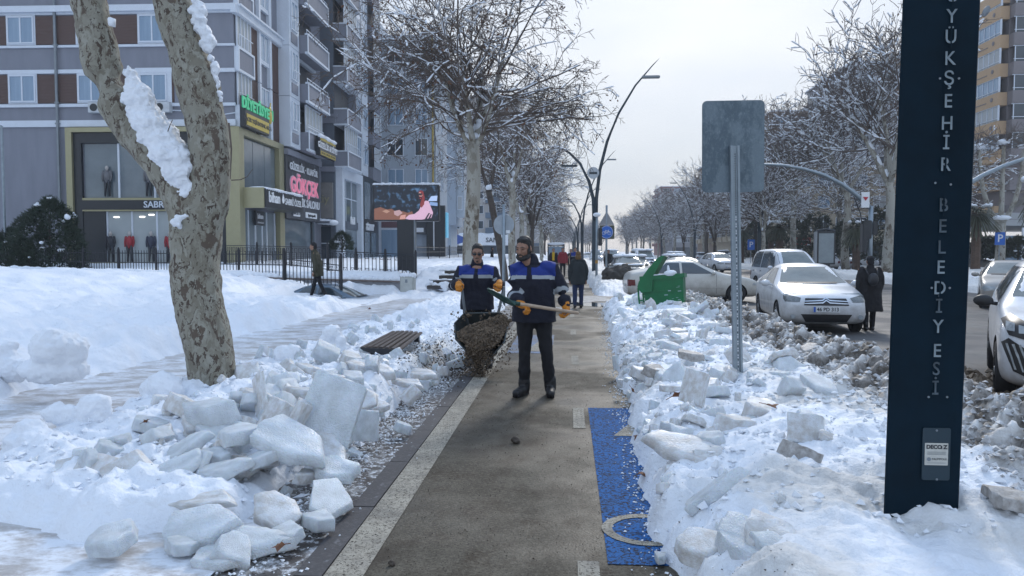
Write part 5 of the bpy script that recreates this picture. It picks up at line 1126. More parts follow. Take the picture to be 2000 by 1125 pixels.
o2 = ds_.build('satellite_dish', mat('rusty_dish', (.35, .13, .08), .6), None, True, label='reddish satellite dish at the top right picture corner', cat='satellite dish'); o2.location = at(1974, 2, 82); o2.rotation_euler = (-.6, 0, -.6)
def block(name, label, u, Y, x1w, z1, m, rows, cols, roof=None, y1w=22, shops=True, balc=None, z0=4.2, kind='d', seed=0):
    p = at(u, 490, Y); b = building(name, label, (p.x, p.y, -.1), 0); rnd = random.Random(seed)
    w_ = MB(); w_.box(0, x1w, 0, y1w, 0, z1); w_.build('wall', m, b)
    fh = (z1 - z0) / rows
    for k in range(rows):
        for c in range(cols):
            x = .8 + (x1w - 1.6) * c / cols; window(b, x, z0 + fh * k + .8, (x1w - 1.6) / cols - 1.0, fh * .5, 'f', rnd.choice('dbl' if kind == 'd' else 'db'), 2, y=-.04)
        ny_ = int(y1w / 5.5)
        for c in range(ny_):
            o_ = MB(); g_ = MB(); yy = 1.2 + 5.5 * c; zz = z0 + fh * k + .8
            o_.box(-.16, -.0, yy, yy + 3.0, zz, zz + fh * .5); f_ = o_.build('window', rnd.choice([glassd, blind, glassb]), b)
            g_.box(-1.0, 0, yy - .4, yy + 3.6, zz - 1.25, zz - .08); g_.build('balcony', balc or m, f_)
    if shops: s_ = MB(); s_.box(-.3, x1w, -.3, 0, 3.2, 4.0); s_.build('shop_fascia', balc or m, b); s_ = MB(); s_.box(.3, x1w - .3, -.1, 0, 0, 3.1); s_.build('shop_glass', glassd, b)
    r_ = MB(); r_.box(-.4, x1w + .4, -.4, y1w + .4, z1, z1 + .35); r_.build('roof', m, b); r_ = MB(); r_.box(-.3, x1w + .3, -.3, y1w + .3, z1 + .352, z1 + .6); r_.build('roof_snow', snowroof, b)
    return b
tan = mat('tan_render', (.42, .36, .27), .85, var=.06, scale=.3); grt = mat('grey_tower', (.235, .235, .25), .85, var=.05, scale=.3); brn = mat('brown_render', (.27, .21, .165), .85, var=.06); rdb = mat('brick_red_render', (.25, .13, .12), .85)
block('apartment_building', 'grey tower with small windows half hidden behind the snowy trees by the pillar', 1655, 125, 12, 31.5, grt, 8, 3, seed=1)
block('apartment_building', 'tan block with shop floor seen under the trees left of the traffic light', 1585, 112, 12, 13.5, tan, 3, 4, seed=2, balc=mat('tan_balcony', (.50, .44, .33), .8))
block('apartment_building', 'brown block with stepped roof behind the trees right of the sign plate', 1503, 142, 14, 27, brn, 8, 3, seed=3, balc=tan)
block('apartment_building', 'dull ochre block far behind the trees left of the sign post', 1392, 190, 15, 24, brn, 7, 3, seed=4, balc=tan)
block('apartment_building', 'distant red brown tower above the tree line left of the sign plate', 1290, 290, 14, 26, rdb, 9, 3, seed=5)
block('apartment_building', 'grey distant block with pale top beside the red brown tower', 1312, 270, 12, 22, grt, 9, 3, seed=6)
block('apartment_building', 'low tan block closing the right row beyond the palm trees', 1440, 160, 12, 15, tan, 4, 3, seed=7)
block('apartment_building', 'far cream block seen between the left hand trees', 960, 210, 14, 22, cream, 6, 4, seed=8, balc=navyb)

# ---- retaining wall, fences, steps, white cabinet
wl_ = mat('cement_wall', (.235, .24, .26), .85, var=.1, scale=1.2, bump=.3)
w = MB(); w.add([(-24, 27.45, -.3), (-6.15, 27.45, -.3), (-6.15, 27.72, -.3), (-24, 27.72, -.3), (-24, 27.45, .85), (-6.15, 27.45, .42), (-6.15, 27.72, .42), (-24, 27.72, .85)], [(0, 3, 2, 1), (4, 5, 6, 7), (0, 1, 5, 4), (1, 2, 6, 5), (2, 3, 7, 6), (3, 0, 4, 7)])
rw = w.build('retaining_wall', wl_, label='grey cement retaining wall with snow on top behind the blue car', cat='wall')
w = MB(); w.add([(-24, 27.40, .86), (-6.1, 27.40, .43), (-6.1, 27.60, .43), (-24, 27.60, .86), (-24, 27.40, .93), (-6.1, 27.40, .49), (-6.1, 27.60, .49), (-24, 27.60, .93)], [(0, 3, 2, 1), (4, 5, 6, 7), (0, 1, 5, 4), (1, 2, 6, 5), (2, 3, 7, 6), (3, 0, 4, 7)]); w.build('coping', mat('coping_stone', (.16, .13, .12), .8), rw)
w = MB(); rnd = random.Random(3)
for i in range(75):
    x = -24 + i * .24; z = .93 + (x + 24) / 17.9 * (-.44); w.ell((x, 27.62, z + .03), (.2, .22, rnd.uniform(.08, .16)), 8, 5)
w.build('snow', snowroof, rw, True)
def post_mesh(h, r): b_ = MB(); b_.box(-r, r, -r, r, 0, h); b_.ell((0, 0, h + r * .8), r * 1.2, 8, 6); return b_.mesh('post', ironb)
def fence(label, P0, P1, h, nb, posts, orn=False, z_rails=(.12, .62, .92)):
    P0 = Vector(P0); P1 = Vector(P1); L = (P1 - P0).length; t = thing('iron_fence', label, 'fence', P0, math.atan2(P1.y - P0.y, P1.x - P0.x)); dz = (P1.z - P0.z) / Vector((P1.x - P0.x, P1.y - P0.y)).length; L = Vector((P1.x - P0.x, P1.y - P0.y)).length
    pm = post_mesh(h * 1.06, .035); bb = MB(); bb.box(-.011, .011, -.011, .011, h * .1, h * .98); bb.ell((0, 0, h), (.016, .016, .03), 5, 4); bm_ = bb.mesh('bar', ironb)
    for i in range(posts): o = link_mesh('post', pm, t); o.location = (L * i / (posts - 1), 0, dz * L * i / (posts - 1))
    if orn:
        ob = MB(); hh_ = h * .86
        for s_ in (-.085, .085): ob.box(s_ - .011, s_ + .011, -.011, .011, h * .08, hh_)
        for za in (h * .08, h * .26, hh_ - h * .18, hh_): ob.box(-.085, .085, -.009, .009, za - .01, za + .01)
        for zb in (h * .08, hh_ - h * .18):
            ob.tube([(-.08, 0, zb), (.08, 0, zb + h * .18)], .006, 4); ob.tube([(.08, 0, zb), (-.08, 0, zb + h * .18)], .006, 4)
        bm_ = ob.mesh('ornamental_bar', ironb); z_rails = (.93,)
    for i in range(nb):
        x = L * (i + .5) / nb; o = link_mesh('ornamental_bar' if orn else 'bar', bm_, t); o.location = (x, 0, dz * x)
    for z in z_rails:
        r_ = MB(); r_.tube([(0, 0, h * z), (L, 0, h * z + dz * L)], .017, 4); r_.build('rail', ironb, t)
    return t
fence('long black iron railing with thin bars behind the snowy lawn and the plane tree', at(-20, 541, 34), at(556, 560, 27.4), 1.32, 110, 9)
fence('black iron railing section beside the walking man, right of the tall post', at(556, 562, 27.3), at(667, 580, 25.2), 1.36, 15, 2, z_rails=(.12, .66, .80))
fence('ornamental black railing on the terrace left of the video screen pillar', at(640, 532, 29), at(812, 542, 27.9), .92, 12, 4, orn=True)
fence('ornamental railing in front of the shops with curved tops', at(440, 520, 37), at(640, 528, 34), 1.15, 26, 4, orn=True)
fence('far black railing on the raised bank right of the video screen pillar', at(812, 512, 48), at(910, 506, 66), 1.05, 60, 6)
# steps
st = thing('garden_steps', 'snow buried dark stone steps climbing the bank right of the white cabinet', 'steps', at(855, 583, 26)); st.location.z = .25
for i in range(4):
    b_ = MB(); b_.box(-.38, .30, -.04, .40, -.12, 0); o = b_.build('step', mat('dark_stone', (.05, .045, .045), .7), st); o.location = (.12 * i, .55 * i, .14 + .16 * i)
b_ = MB(); rnd = random.Random(6)
for i in range(14): b_.ell((rnd.uniform(-.5, .6), rnd.uniform(-.1, 1.9), rnd.uniform(.02, .12) + .0), (rnd.uniform(.1, .24), rnd.uniform(.12, .25), rnd.uniform(.1, .2)), 8, 6)
for i in range(8): b_.ell((rnd.uniform(-.4, .6), .55 * (i % 4) + .2, .16 + .16 * (i % 4)), (.16, .14, .05), 8, 6)
b_.build('snow', snowroof, st, True)
# white cabinet
wc = thing('utility_cabinet', 'white electricity cabinet with snow cap before the screen pillar', 'cabinet', at(797, 578, 26.4)); wc.location.z = -.02
cabm = mat('cabinet_paint', (.42, .44, .42), .6, var=.08, scale=2)
b_ = MB(); b_.box(-.25, .25, -.2, .2, 0, .74); b_.build('body', cabm, wc, bevel=.02); b_ = MB(); b_.box(-.2, .2, -.215, -.2, .08, .68); b_.build('door', mat('cabinet_door', (.46, .48, .46), .6), wc, bevel=.005); b_ = MB(); b_.box(-.06, .03, -.225, -.214, .5, .62); b_.build('vent', greym, wc)
b_ = MB()
for i in range(5): b_.ell((-.2 + .1 * i, 0, .75), (.12, .24, .09 + .02 * math.sin(i * 2)), 9, 6)
b_.build('snow', snowroof, wc, True)
# video screen
sc_ = thing('video_billboard', 'black video screen on dark post showing woman in pink jumper', 'billboard', at(795, 540, 30)); sc_.location.z = .4; sc_.rotation_euler = (0, 0, R(2))
zc = 1.6 + (490 - 395) / F * 30 - .4
b_ = MB(); b_.box(-.36, .32, -.2, .2, 0, zc - .7); b_.build('post', blackp, sc_, bevel=.02); b_ = MB(); b_.box(.321, .37, -.18, .18, 0, zc - .7); b_.build('post_side', greym, sc_)
b_ = MB(); b_.box(-1.34, 1.34, -.16, .25, zc - .74, zc + .74); b_.build('screen_case', blackp, sc_, bevel=.02)
def emis(name, c, s_=1.0): return mat(name, tuple(x * .2 for x in c), .4, var=0, emit=c, estr=s_)
def spic(): 
    m = mat('screen_backdrop', (.01, .01, .015), .3, var=0); n, l, b = nodes(m); t = n.new('ShaderNodeTexCoord'); nz = n.new('ShaderNodeTexNoise'); nz.inputs['Scale'].default_value = 5; nz.inputs['Detail'].default_value = 6; l.new(t.outputs['Object'], nz.inputs['Vector'])
    r = n.new('ShaderNodeValToRGB'); e = r.color_ramp.elements; e[0].position = .55; e[0].color = (.006, .010, .018, 1); e[1].position = .80; e[1].color = (.08, .18, .34, 1); l.new(nz.outputs[0], r.inputs[0]); l.new(r.outputs[0], b.inputs['Emission Color']); b.inputs['Emission Strength'].default_value = 1; return m
ys_ = -.165
b_ = MB(); b_.box(-1.29, 1.29, ys_ - .004, ys_, zc - .68, zc + .68); scn = b_.build('screen', spic(), sc_)
def flat(name, poly, m, d):
    g_ = MB(); g_.prism([(x * 1.29, y * .68) for x, y in poly], T(0, ys_ - .004 - d, zc) @ FACE_CAM, .002); return g_.build(name, m, scn)
flat('rocks', [(-1, -1), (-1, -.35), (-.8, -.25), (-.6, -.4), (-.45, -.35), (-.3, -.55), (-.1, -.5), (.05, -.6), (.2, -.5), (.25, -.8), (-.05, -1)], mat('scr_rock', (.02, .01, .01), .5, var=0, emit=(.16, .075, .055), estr=1), .002)
flat('rocks', [(-.75, -.5), (-.6, -.62), (-.5, -.5), (-.62, -.4)], emis('scr_rock2', (.30, .18, .14)), .005)
flat('sky_patch', [(.70, .1), (.98, .1), (1, .42), (.8, .38)], emis('scr_sky', (.30, .40, .62)), .004); flat('sky_patch', [(.74, -.15), (1, -.2), (1, .0), (.76, .05)], emis('scr_sea', (.16, .25, .45)), .005)
flat('jumper', [(-.02, -.93), (.1, -.72), (.28, -.66), (.42, -.45), (.5, -.1), (.62, .12), (.72, .10), (.8, -.3), (.86, -.6), (.8, -.9), (.5, -1), (.1, -1)], emis('scr_jumper', (.46, .30, .42)), .008)
flat('sleeve_stripes', [(.6, -.95), (.72, -.6), (.76, -.62), (.66, -.97)], emis('scr_black', (.02, .02, .03)), .011); flat('sleeve_stripes', [(.7, -.95), (.79, -.65), (.82, -.7), (.76, -.95)], emis('scr_black', (.02, .02, .03)), .011)
flat('glove', [(-.38, -.5), (-.2, -.42), (-.1, -.6), (-.25, -.8), (-.36, -.7)], emis('scr_glove', (.33, .22, .24)), .009)
flat('face', circle(.075, 12, .47, .5, 1, 1.9), emis('scr_face', (.42, .22, .20)), .010); flat('hair', [(.40, .62), (.46, .74), (.55, .68), (.6, .3), (.58, -.1), (.5, -.3), (.44, -.15), (.5, .2), (.53, .45), (.47, .62)], emis('scr_hair', (.16, .03, .035)), .013)
flat('glasses', [(.39, .56), (.52, .56), (.51, .42), (.40, .42)], emis('scr_black', (.02, .02, .03)), .015); flat('lips', [(.44, .28), (.49, .28), (.465, .22)], emis('scr_lip', (.5, .03, .05)), .015); flat('hand', [(-.16, -.75), (.0, -.7), (-.02, -.95), (-.2, -.98)], emis('scr_face', (.42, .22, .20)), .012)
b_ = MB(); rnd = random.Random(9)
for i in range(26): b_.ell((-1.28 + i * .103, .03, zc + .75), (.11, .24, rnd.uniform(.05, .09)), 8, 5)
b_.build('snow', snowroof, sc_, True)

# ================================================================== STREET FURNITURE
galv = mat('galvanised_steel', (.28, .33, .37), .5, .75, var=.12, scale=6)
def backmat():
    m = multi_mat('sign_back', [(3.2, .45, .53, (.10, .135, .165), (1, 1, .6), .9), (22, .5, .64, (.20, .25, .28), (1, 1, .5), .55), (60, .56, .66, (.30, .36, .40), (1, 1, 1), .35)], (.16, .205, .24), .42, .25, 45); m.node_tree.nodes['Principled BSDF'].inputs['Metallic'].default_value = .35; return m
sgm = backmat()
sp0 = atz(1443, 743, .32); sg = thing('traffic_sign', 'rectangular grey road sign seen from behind on its perforated post', 'road sign', (sp0.x, sp0.y, .1), R(2))
Y0 = sp0.y; top = at(1434, 285, Y0); ctr = at(1434.5, 285, Y0); lean = (top.x - sp0.x)
pts = [(0, 0, -.1), (lean, 0, top.z - .1)]
b_ = MB()
for s_ in (-1, 1): b_.add([(s_ * .033 - .011, -.03, -.1), (s_ * .033 + .011, -.03, -.1), (s_ * .033 + .011, .03, -.1), (s_ * .033 - .011, .03, -.1)] + [(lean + s_ * .033 - .011, -.03, top.z - .1), (lean + s_ * .033 + .011, -.03, top.z - .1), (lean + s_ * .033 + .011, .03, top.z - .1), (lean + s_ * .033 - .011, .03, top.z - .1)], [(0, 3, 2, 1), (4, 5, 6, 7), (0, 1, 5, 4), (1, 2, 6, 5), (2, 3, 7, 6), (3, 0, 4, 7)])
b_.add([(-.0225, -.012, -.1), (.0225, -.012, -.1), (.0225, -.008, -.1), (-.0225, -.008, -.1), (lean - .0225, -.012, top.z - .1), (lean + .0225, -.012, top.z - .1), (lean + .0225, -.008, top.z - .1), (lean - .0225, -.008, top.z - .1)], [(0, 3, 2, 1), (4, 5, 6, 7), (0, 1, 5, 4), (1, 2, 6, 5), (2, 3, 7, 6), (3, 0, 4, 7)])
b_.build('post', galv, sg)
hb = MB(); hb.prism(circle(.006, 8), Matrix.Identity(4), .001); hm = hb.mesh('post_hole', ironb); hb2 = MB(); hb2.prism(circle(.006, 8), Matrix.Identity(4), .001); hm2 = hb2.mesh('post_hole', whitem)
N_ = 96
for i in range(N_):
    f_ = (i + .5) / N_; z_ = .28 + (top.z - .45) * f_; o = link_mesh('post_hole', hm if (f_ > .72 or i % 3 == 0) and not (.60 < f_ < .62) else hm2, sg); o.matrix_local = T(lean * z_ / top.z, -.0125, z_) @ FACE_CAM
c_ = at(1434, 285, Y0); b_ = MB(); b_.prism(rrect(.605, .895, .045), T(c_.x - sp0.x - .0, .052, c_.z - .1) @ Matrix.Rotation(R(-.6), 4, 'Y') @ FACE_CAM, .012); b_.build('plate', sgm, sg)
# the lettered pillar
pil = mat('petrol_paint', (.002, .012, .022), .6, var=.25, scale=3, spec=.12, bump=.1, bscale=8)
PY = 3.85; pb = at(1800, 990, PY)
PL = thing('lamp_pillar', 'tall dark petrol blue pillar with vertical cut letters at right', 'lamp post', (pb.x, PY, 0)); 
def px(u, v, Y=PY): p = at(u, v, Y); return Vector((p.x - pb.x, Y - PY, p.z))
zt = at(1838, -120, PY).z; tl, tr2 = px(1765, 0), px(1912, 0); bl, br_ = px(1729, 965), px(1868, 1020)
def lerpx(a, b, z): return a.x + (b.x - a.x) * (z - a.z) / (b.z - a.z)
b_ = MB(); prof = []
for z in (-.1, zt + 1.6):
    xl, xr = lerpx(bl, tl, z), lerpx(br_, tr2, z)
    prof.append([(xl, .012, z), (xl + .006, 0, z), (xr - .006, -.02, z), (xr, -.012, z), (xr + .012 + .12 * .47, .12, z), (xr - .03 + .15 * .47, .15, z), (xl + .03 + .17 * .47, .17, z), (xl + .004 + .15 * .47, .15, z)])
V_ = prof[0] + prof[1]; b_.add(V_, [tuple(range(8))[::-1], tuple(range(8, 16))] + [(i, (i + 1) % 8, 8 + (i + 1) % 8, 8 + i) for i in range(8)]); b_.build('column', pil, PL)
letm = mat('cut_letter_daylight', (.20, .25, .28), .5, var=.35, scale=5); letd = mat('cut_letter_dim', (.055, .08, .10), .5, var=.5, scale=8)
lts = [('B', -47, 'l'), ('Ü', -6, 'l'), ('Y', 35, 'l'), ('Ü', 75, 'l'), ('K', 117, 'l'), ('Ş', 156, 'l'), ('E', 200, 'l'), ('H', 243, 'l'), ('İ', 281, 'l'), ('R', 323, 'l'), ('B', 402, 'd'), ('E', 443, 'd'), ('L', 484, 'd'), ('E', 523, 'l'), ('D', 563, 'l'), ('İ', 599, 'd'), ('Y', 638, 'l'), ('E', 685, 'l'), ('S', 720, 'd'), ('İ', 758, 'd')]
def letx(v): return 1856 + (1823 - 1856) * (v - 10) / (760 - 10)
zstr = .12
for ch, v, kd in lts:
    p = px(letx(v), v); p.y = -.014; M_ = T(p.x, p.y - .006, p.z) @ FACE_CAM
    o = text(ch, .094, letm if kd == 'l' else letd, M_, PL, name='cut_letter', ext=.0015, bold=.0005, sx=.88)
    sl = MB(); sl.box(-.0035, .0035, -.001, 0, -.05, .05); # stencil bridge
    if ch in 'BDRÜ': bo_ = sl.build('stencil_bridge', pil, PL); bo_.location = (p.x + (.0 if ch != 'B' else 0), -.0235, p.z)
rv = MB(); rv.prism(circle(.0055, 8), FACE_CAM, .003); rm_ = rv.mesh('rivet', greym)
for u, v in ((1832, 155), (1869, 155), (1823, 358), (1853, 361), (1816, 562), (1851, 562), (1810, 774), (1846, 774), (1826, 839), (1826, 934)):
    o = link_mesh('rivet', rm_, PL); p = px(u, v); o.location = (p.x, -.018, p.z)
p = px(1825, 885); hb = MB(); hb.prism(rrect(.135, .265, .01), T(p.x, -.0165, p.z) @ FACE_CAM, .002); hb.build('hatch', mat('hatch_paint', (.009, .03, .046), .5, var=0), PL)
stk = MB(); stk.prism(rrect(.112, .112, .003), T(p.x, -.0195, p.z) @ FACE_CAM, .001); so_ = stk.build('sticker', mat('sticker_paper', (.50, .50, .46), .5, var=.1, scale=20), PL)
zf = -.022
text('DECO Z', .027, blackp, T(p.x, zf, p.z + .036) @ FACE_CAM, so_, ext=.0004, bold=.0012); text('i', .020, blackp, T(p.x + .0245, zf, p.z + .034) @ FACE_CAM, so_, ext=.0004, bold=.001)
text('PALMPOLE', .015, blackp, T(p.x + .014, zf, p.z - .025) @ FACE_CAM, so_, ext=.0003)
ln = MB()
for zz in (.010, .004, -.002, -.045): ln.box(p.x - .045, p.x + .045, zf, zf + .0004, p.z + zz, p.z + zz + .0018)
ln.prism(circle(.010, 12), T(p.x - .036, zf, p.z - .026) @ FACE_CAM, .0004); ln.build('fine_print', greym, so_)
# curved twin arm lamps further on
lampb = mat('lamp_post_paint', (.018, .035, .05), .5, var=0)
def palm_lamp(x, y, s, label, group=None, mir=1, sign=False):
    t = thing('street_lamp', label, 'street lamp', (x, y, -.05), 0, group)
    b_ = MB(); b_.box(-.16, .16, -.09, .09, 0, 3.6); b_.build('column', lampb, t, bevel=.02)
    L1 = [(mir * a, 0, z) for a, z in ((.05, 3.4), (.07, 4.6), (.25, 6.2), (.65, 7.8), (1.3, 9.4), (2.2, 10.9), (3.15, 12.0))]; rr = [.11, .10, .09, .08, .065, .05, .03]
    b_ = MB(); b_.tube(L1, rr, 8); b_.tube([L1[-1], (mir * 3.5, 0, 12.35)], [.03, .008], 5); b_.build('long_arm', lampb, t, True)
    L2 = [(mir * a, 0, z) for a, z in ((-.05, 3.4), (-.1, 4.6), (-.35, 5.6), (-.85, 6.6), (-1.45, 7.2), (-1.85, 7.45))]
    b_ = MB(); b_.tube(L2, [.11, .10, .09, .08, .07, .04], 8); b_.build('short_arm', lampb, t, True)
    b_ = MB(); b_.box(mir * 2.55 - .0, mir * 3.55, -.13, .13, 11.28, 11.42, M=None) if mir > 0 else b_.box(-3.55, -2.55, -.13, .13, 11.28, 11.42); b_.build('lamp_head', greym, t, bevel=.03)
    b_ = MB(); x0, x1 = sorted((mir * -1.95, mir * -1.0)); b_.box(x0, x1, -.11, .11, 6.42, 6.52); b_.build('lamp_head', lampb, t, bevel=.03)
    if sign:
        b_ = MB(); b_.prism(circle(.33, 20), T(-.12, -.12, 6.05) @ FACE_CAM, .04); so = b_.build('round_emblem', mat('emblem_plate', (.42, .46, .5), .5), t); b_ = MB(); b_.box(-.34, .1, -.17, -.162, 5.98, 6.1); b_.build('emblem_band', lampb, so)
    return t
palm_lamp(1.52, 42.5, 1, 'tall curved street lamp with round emblem by the cycle path', sign=True)
for i, y in enumerate((80, 118, 157, 196, 240)): palm_lamp(1.5, y, 1, 'curved street lamp further along the left kerb', 'curved lamps along the cycle path')
for i, y in enumerate((72, 108, 146, 186, 230)): palm_lamp(18.0, y, 1, 'curved street lamp among the right hand trees', 'curved lamps along the far kerb', mir=-1)
# round sign back, cycle sign
rs_ = thing('traffic_sign', 'round grey sign seen from behind on a steel pole behind the shovelling man', 'road sign', at(984, 560, 21.5)); rs_.location.z = 0
b_ = MB(); b_.tube([(0, 0, 0), (0, 0, 2.95)], .045, 8); b_.build('post', galv, rs_, True); b_ = MB(); b_.prism(circle(.30, 28), T(0, .06, 1.6 + 52 / F * 21.5) @ FACE_CAM, .02); b_.build('plate', mat('round_back', (.30, .34, .38), .5, .3), rs_)
b_ = MB(); b_.box(.06, .17, .035, .038, 2.12, 2.21); b_.build('sticker', whitem, rs_)
cs = thing('traffic_sign', 'blue round bicycle sign with grey triangle back above it', 'road sign', at(1184, 545, 36)); cs.location.z = .1; zc = 1.5 + (490 - 453) / F * 36
b_ = MB(); b_.tube([(0, 0, 0), (0, 0, 3.7)], .05, 8); b_.build('post', galv, cs, True); b_ = MB(); b_.prism(circle(.31, 28), T(0, -.07, zc) @ FACE_CAM, .02); pl = b_.build('plate', mat('sign_blue', (.02, .13, .52), .4, var=0), cs)
b_ = MB(); b_.prism(rrect(.7, .66, .03), T(.03, .07, zc) @ FACE_CAM, .01); b_.build('back_plate', mat('olive_plate', (.10, .11, .08), .6), cs)
b_ = MB(); b_.prism([(-.37, 0), (.37, 0), (0, .66)], T(0, -.03, zc + .34) @ FACE_CAM, .015); b_.build('triangle', mat('triangle_back', (.26, .27, .29), .5, .3), cs)
b_ = MB()
def ringp(b_, cx, cz, r, wd=.014):
    P_ = []; n_ = 18
    for i in range(n_): t = 6.283 * i / n_; P_ += [(cx + r * math.cos(t), -.104, cz + r * math.sin(t)), (cx + (r - wd) * math.cos(t), -.104, cz + (r - wd) * math.sin(t))]
    b_.add(P_, [(2 * i, (2 * i + 2) % (2 * n_), (2 * i + 3) % (2 * n_), 2 * i + 1) for i in range(n_)])
ringp(b_, 0, zc, .295, .012); ringp(b_, -.13, zc - .05, .085); ringp(b_, .13, zc - .05, .085)
for a, c in (((-.13, -.05), (-.05, .06)), ((-.05, .06), (.09, .06)), ((.09, .06), (0, -.05)), ((0, -.05), (-.05, .06)), ((0, -.05), (-.13, -.05)), ((.13, -.05), (.08, .10)), ((.08, .10), (.12, .10)), ((-.07, .09), (-.02, .09))):
    b_.tube([(a[0], -.104, zc + a[1]), (c[0], -.104, zc + c[1])], .008, 4)
b_.build('bicycle_symbol', whitem, cs)
tl_ = thing('traffic_light', 'slim signal pole with black lamp box between lamp post and bicycle sign', 'traffic light', at(1165, 548, 34)); tl_.location.z = .1
b_ = MB(); b_.tube([(0, 0, 0), (0, 0, 3.1)], .055, 8); b_.build('pole', galv, tl_, True); b_ = MB(); b_.box(.07, .24, -.1, .1, 1.75, 2.55); b_.build('lamp_box', blackp, tl_, bevel=.02); b_ = MB(); b_.ell((0, 0, 3.15), (.18, .12, .1), 8, 6); b_.build('snow', snowroof, tl_, True); b_ = MB(); b_.box(-.06, .06, -.09, 0, .95, 1.1); b_.build('push_button', mat('button_orange', (.35, .18, .03), .5), tl_)
# mast arm traffic light at right
ml_ = thing('traffic_light', 'traffic light pole with long curved overhead arm above the parked cars', 'traffic light', at(1698, 540, 40)); ml_.location.z = .05
def mp_(u, v, Y=40): p = at(u, v, Y); return (p.x - ml_.location.x, 0, p.z - .05)
b_ = MB(); b_.tube([(0, 0, 0), (0, 0, 3.9)], .12, 10); b_.build('pole', galv, ml_, True)
b_ = MB(); b_.tube([mp_(1698, 405), mp_(1672, 380), mp_(1645, 360), mp_(1610, 342), mp_(1570, 330), mp_(1530, 323), mp_(1440, 318)], [.13, .12, .11, .10, .085, .075, .06], 8); b_.build('arm', galv, ml_, True)
b_ = MB(); b_.box(-.42, .02, -.15, .15, 2.2, 3.15); b_.box(-.45, -.2, -.2, .2, 1.5, 3.0); b_.box(.05, .3, -.18, .18, 2.4, 3.1); b_.build('lamp_box', blackp, ml_, bevel=.03)
b_ = MB(); b_.tube([mp_(1668, 385), mp_(1680, 415), mp_(1684, 440)], .03, 5); b_.build('cable', blackp, ml_)
b_ = MB(); b_.box(-.55, -.15, -.17, -.14, 4.1 - .3, 4.9 - .3); so = b_.build('round_plate', whitem, ml_); b_ = MB(); b_.prism([(-.14, .1), (.14, .1), (0, -.1)], T(-.35, -.19, 4.25) @ FACE_CAM, .01); b_.build('red_mark', redl, so)
ar = thing('traffic_light', 'grey overhead signal arm rising to the right behind the pillar', 'traffic light', at(1845, 540, 36)); ar.location.z = .05
def ap_(u, v): p = at(u, v, 36); return (p.x - ar.location.x, 0, p.z - .05)
b_ = MB(); b_.tube([(0, 0, 0), ap_(1845, 385)], .12, 10); b_.build('pole', galv, ar, True); b_ = MB(); b_.tube([ap_(1845, 392), ap_(1880, 366), ap_(1920, 342), ap_(1960, 324), ap_(2000, 310), ap_(2100, 290)], [.12, .11, .1, .09, .08, .06], 8); b_.build('arm', galv, ar, True)
# ad panel
ad = thing('advertising_panel', 'black framed street advertising panel with blank grey poster', 'advertising panel', at(1610, 520, 47)); ad.location.z = .0; p = at(1610, 483, 47); zc = p.z
b_ = MB(); b_.box(-.48, .60, -.1, .15, zc - 1.05, zc + 1.0); b_.tube([(-.48, .02, zc + 1.0), (0.06, .02, zc + 1.1), (.60, .02, zc + 1.0)], .09, 6); b_.box(-.1, .3, -.08, .12, 0, zc - 1.05); b_.build('frame', blackp, ad); b_ = MB(); b_.box(-.39, .5, -.115, -.1, zc - .95, zc + .85); b_.build('poster', mat('grey_poster', (.23, .27, .29), .35, var=.15, scale=2), ad)
b_ = MB(); b_.box(-.62, -.49, -.1, .15, zc - 1.05, zc + .95); b_.build('side_panel', mat('poster_side', (.25, .27, .29), .5), ad)
# small distant signs
def pole_sign(u, v, Y, w_, h_, m, label, s=None, tcol=None, h0=0, tsz=.4):
    p = at(u, v, Y); t = thing('road_sign', label, 'road sign', (p.x, p.y, 0)); b_ = MB(); b_.tube([(0, .05, 0), (0, .05, p.z + h_ / 2)], .04, 6); b_.build('post', galv, t); b_ = MB(); b_.box(-w_ / 2, w_ / 2, -.03, .02, p.z - h_ / 2, p.z + h_ / 2); pl = b_.build('plate', m, t)
    if s: text(s, tsz, tcol or whitem, T(0, -.035, p.z) @ FACE_CAM, pl, ext=.004, bold=.008)
    return t
blu = MATS['sign_blue']
pole_sign(1953, 466, 58, .72, .95, blu, 'blue parking sign before the pale pollarded tree at far right', 'P', tsz=.8)
pole_sign(1467, 478, 88, .8, 1.2, blu, 'small blue parking sign beside the palm trees right of the sign post', 'P', tsz=.9)
pole_sign(1567, 471, 86, 1.9, .85, mat('red_banner', (.42, .09, .07), .6), 'red shop banner under the trees between palms and panel', 'KEBAPÇI', tsz=.36)
kk_ = thing('bus_shelter', 'distant glass advertising box with snowy roof behind the men in the path', 'shelter', at(1086, 530, 70)); kk_.location.z = 0
b_ = MB()
for x in (-.75, .75): b_.box(x - .05, x + .05, -.1, .1, 0, 2.1)
b_.box(-.8, .8, -.1, .1, 2.1, 2.25); b_.build('frame', blackp, kk_); b_ = MB(); b_.box(-.7, .7, -.03, .03, .3, 2.05); b_.build('pane', glassb, kk_); b_ = MB(); b_.ell((0, 0, 2.28), (.85, .2, .16), 10, 6); b_.build('snow', snowroof, kk_, True)
lp_ = thing('street_lamp', 'thin grey lamp post in front of the left grey wall', 'street lamp', at(12, 520, 33)); lp_.location.z = .3
b_ = MB(); b_.tube([(0, 0, 0), (0, 0, 7.1)], .06, 6); b_.tube([(0, 0, 7.1), (-.8, 0, 7.2)], .04, 5); b_.build('pole', galv, lp_)

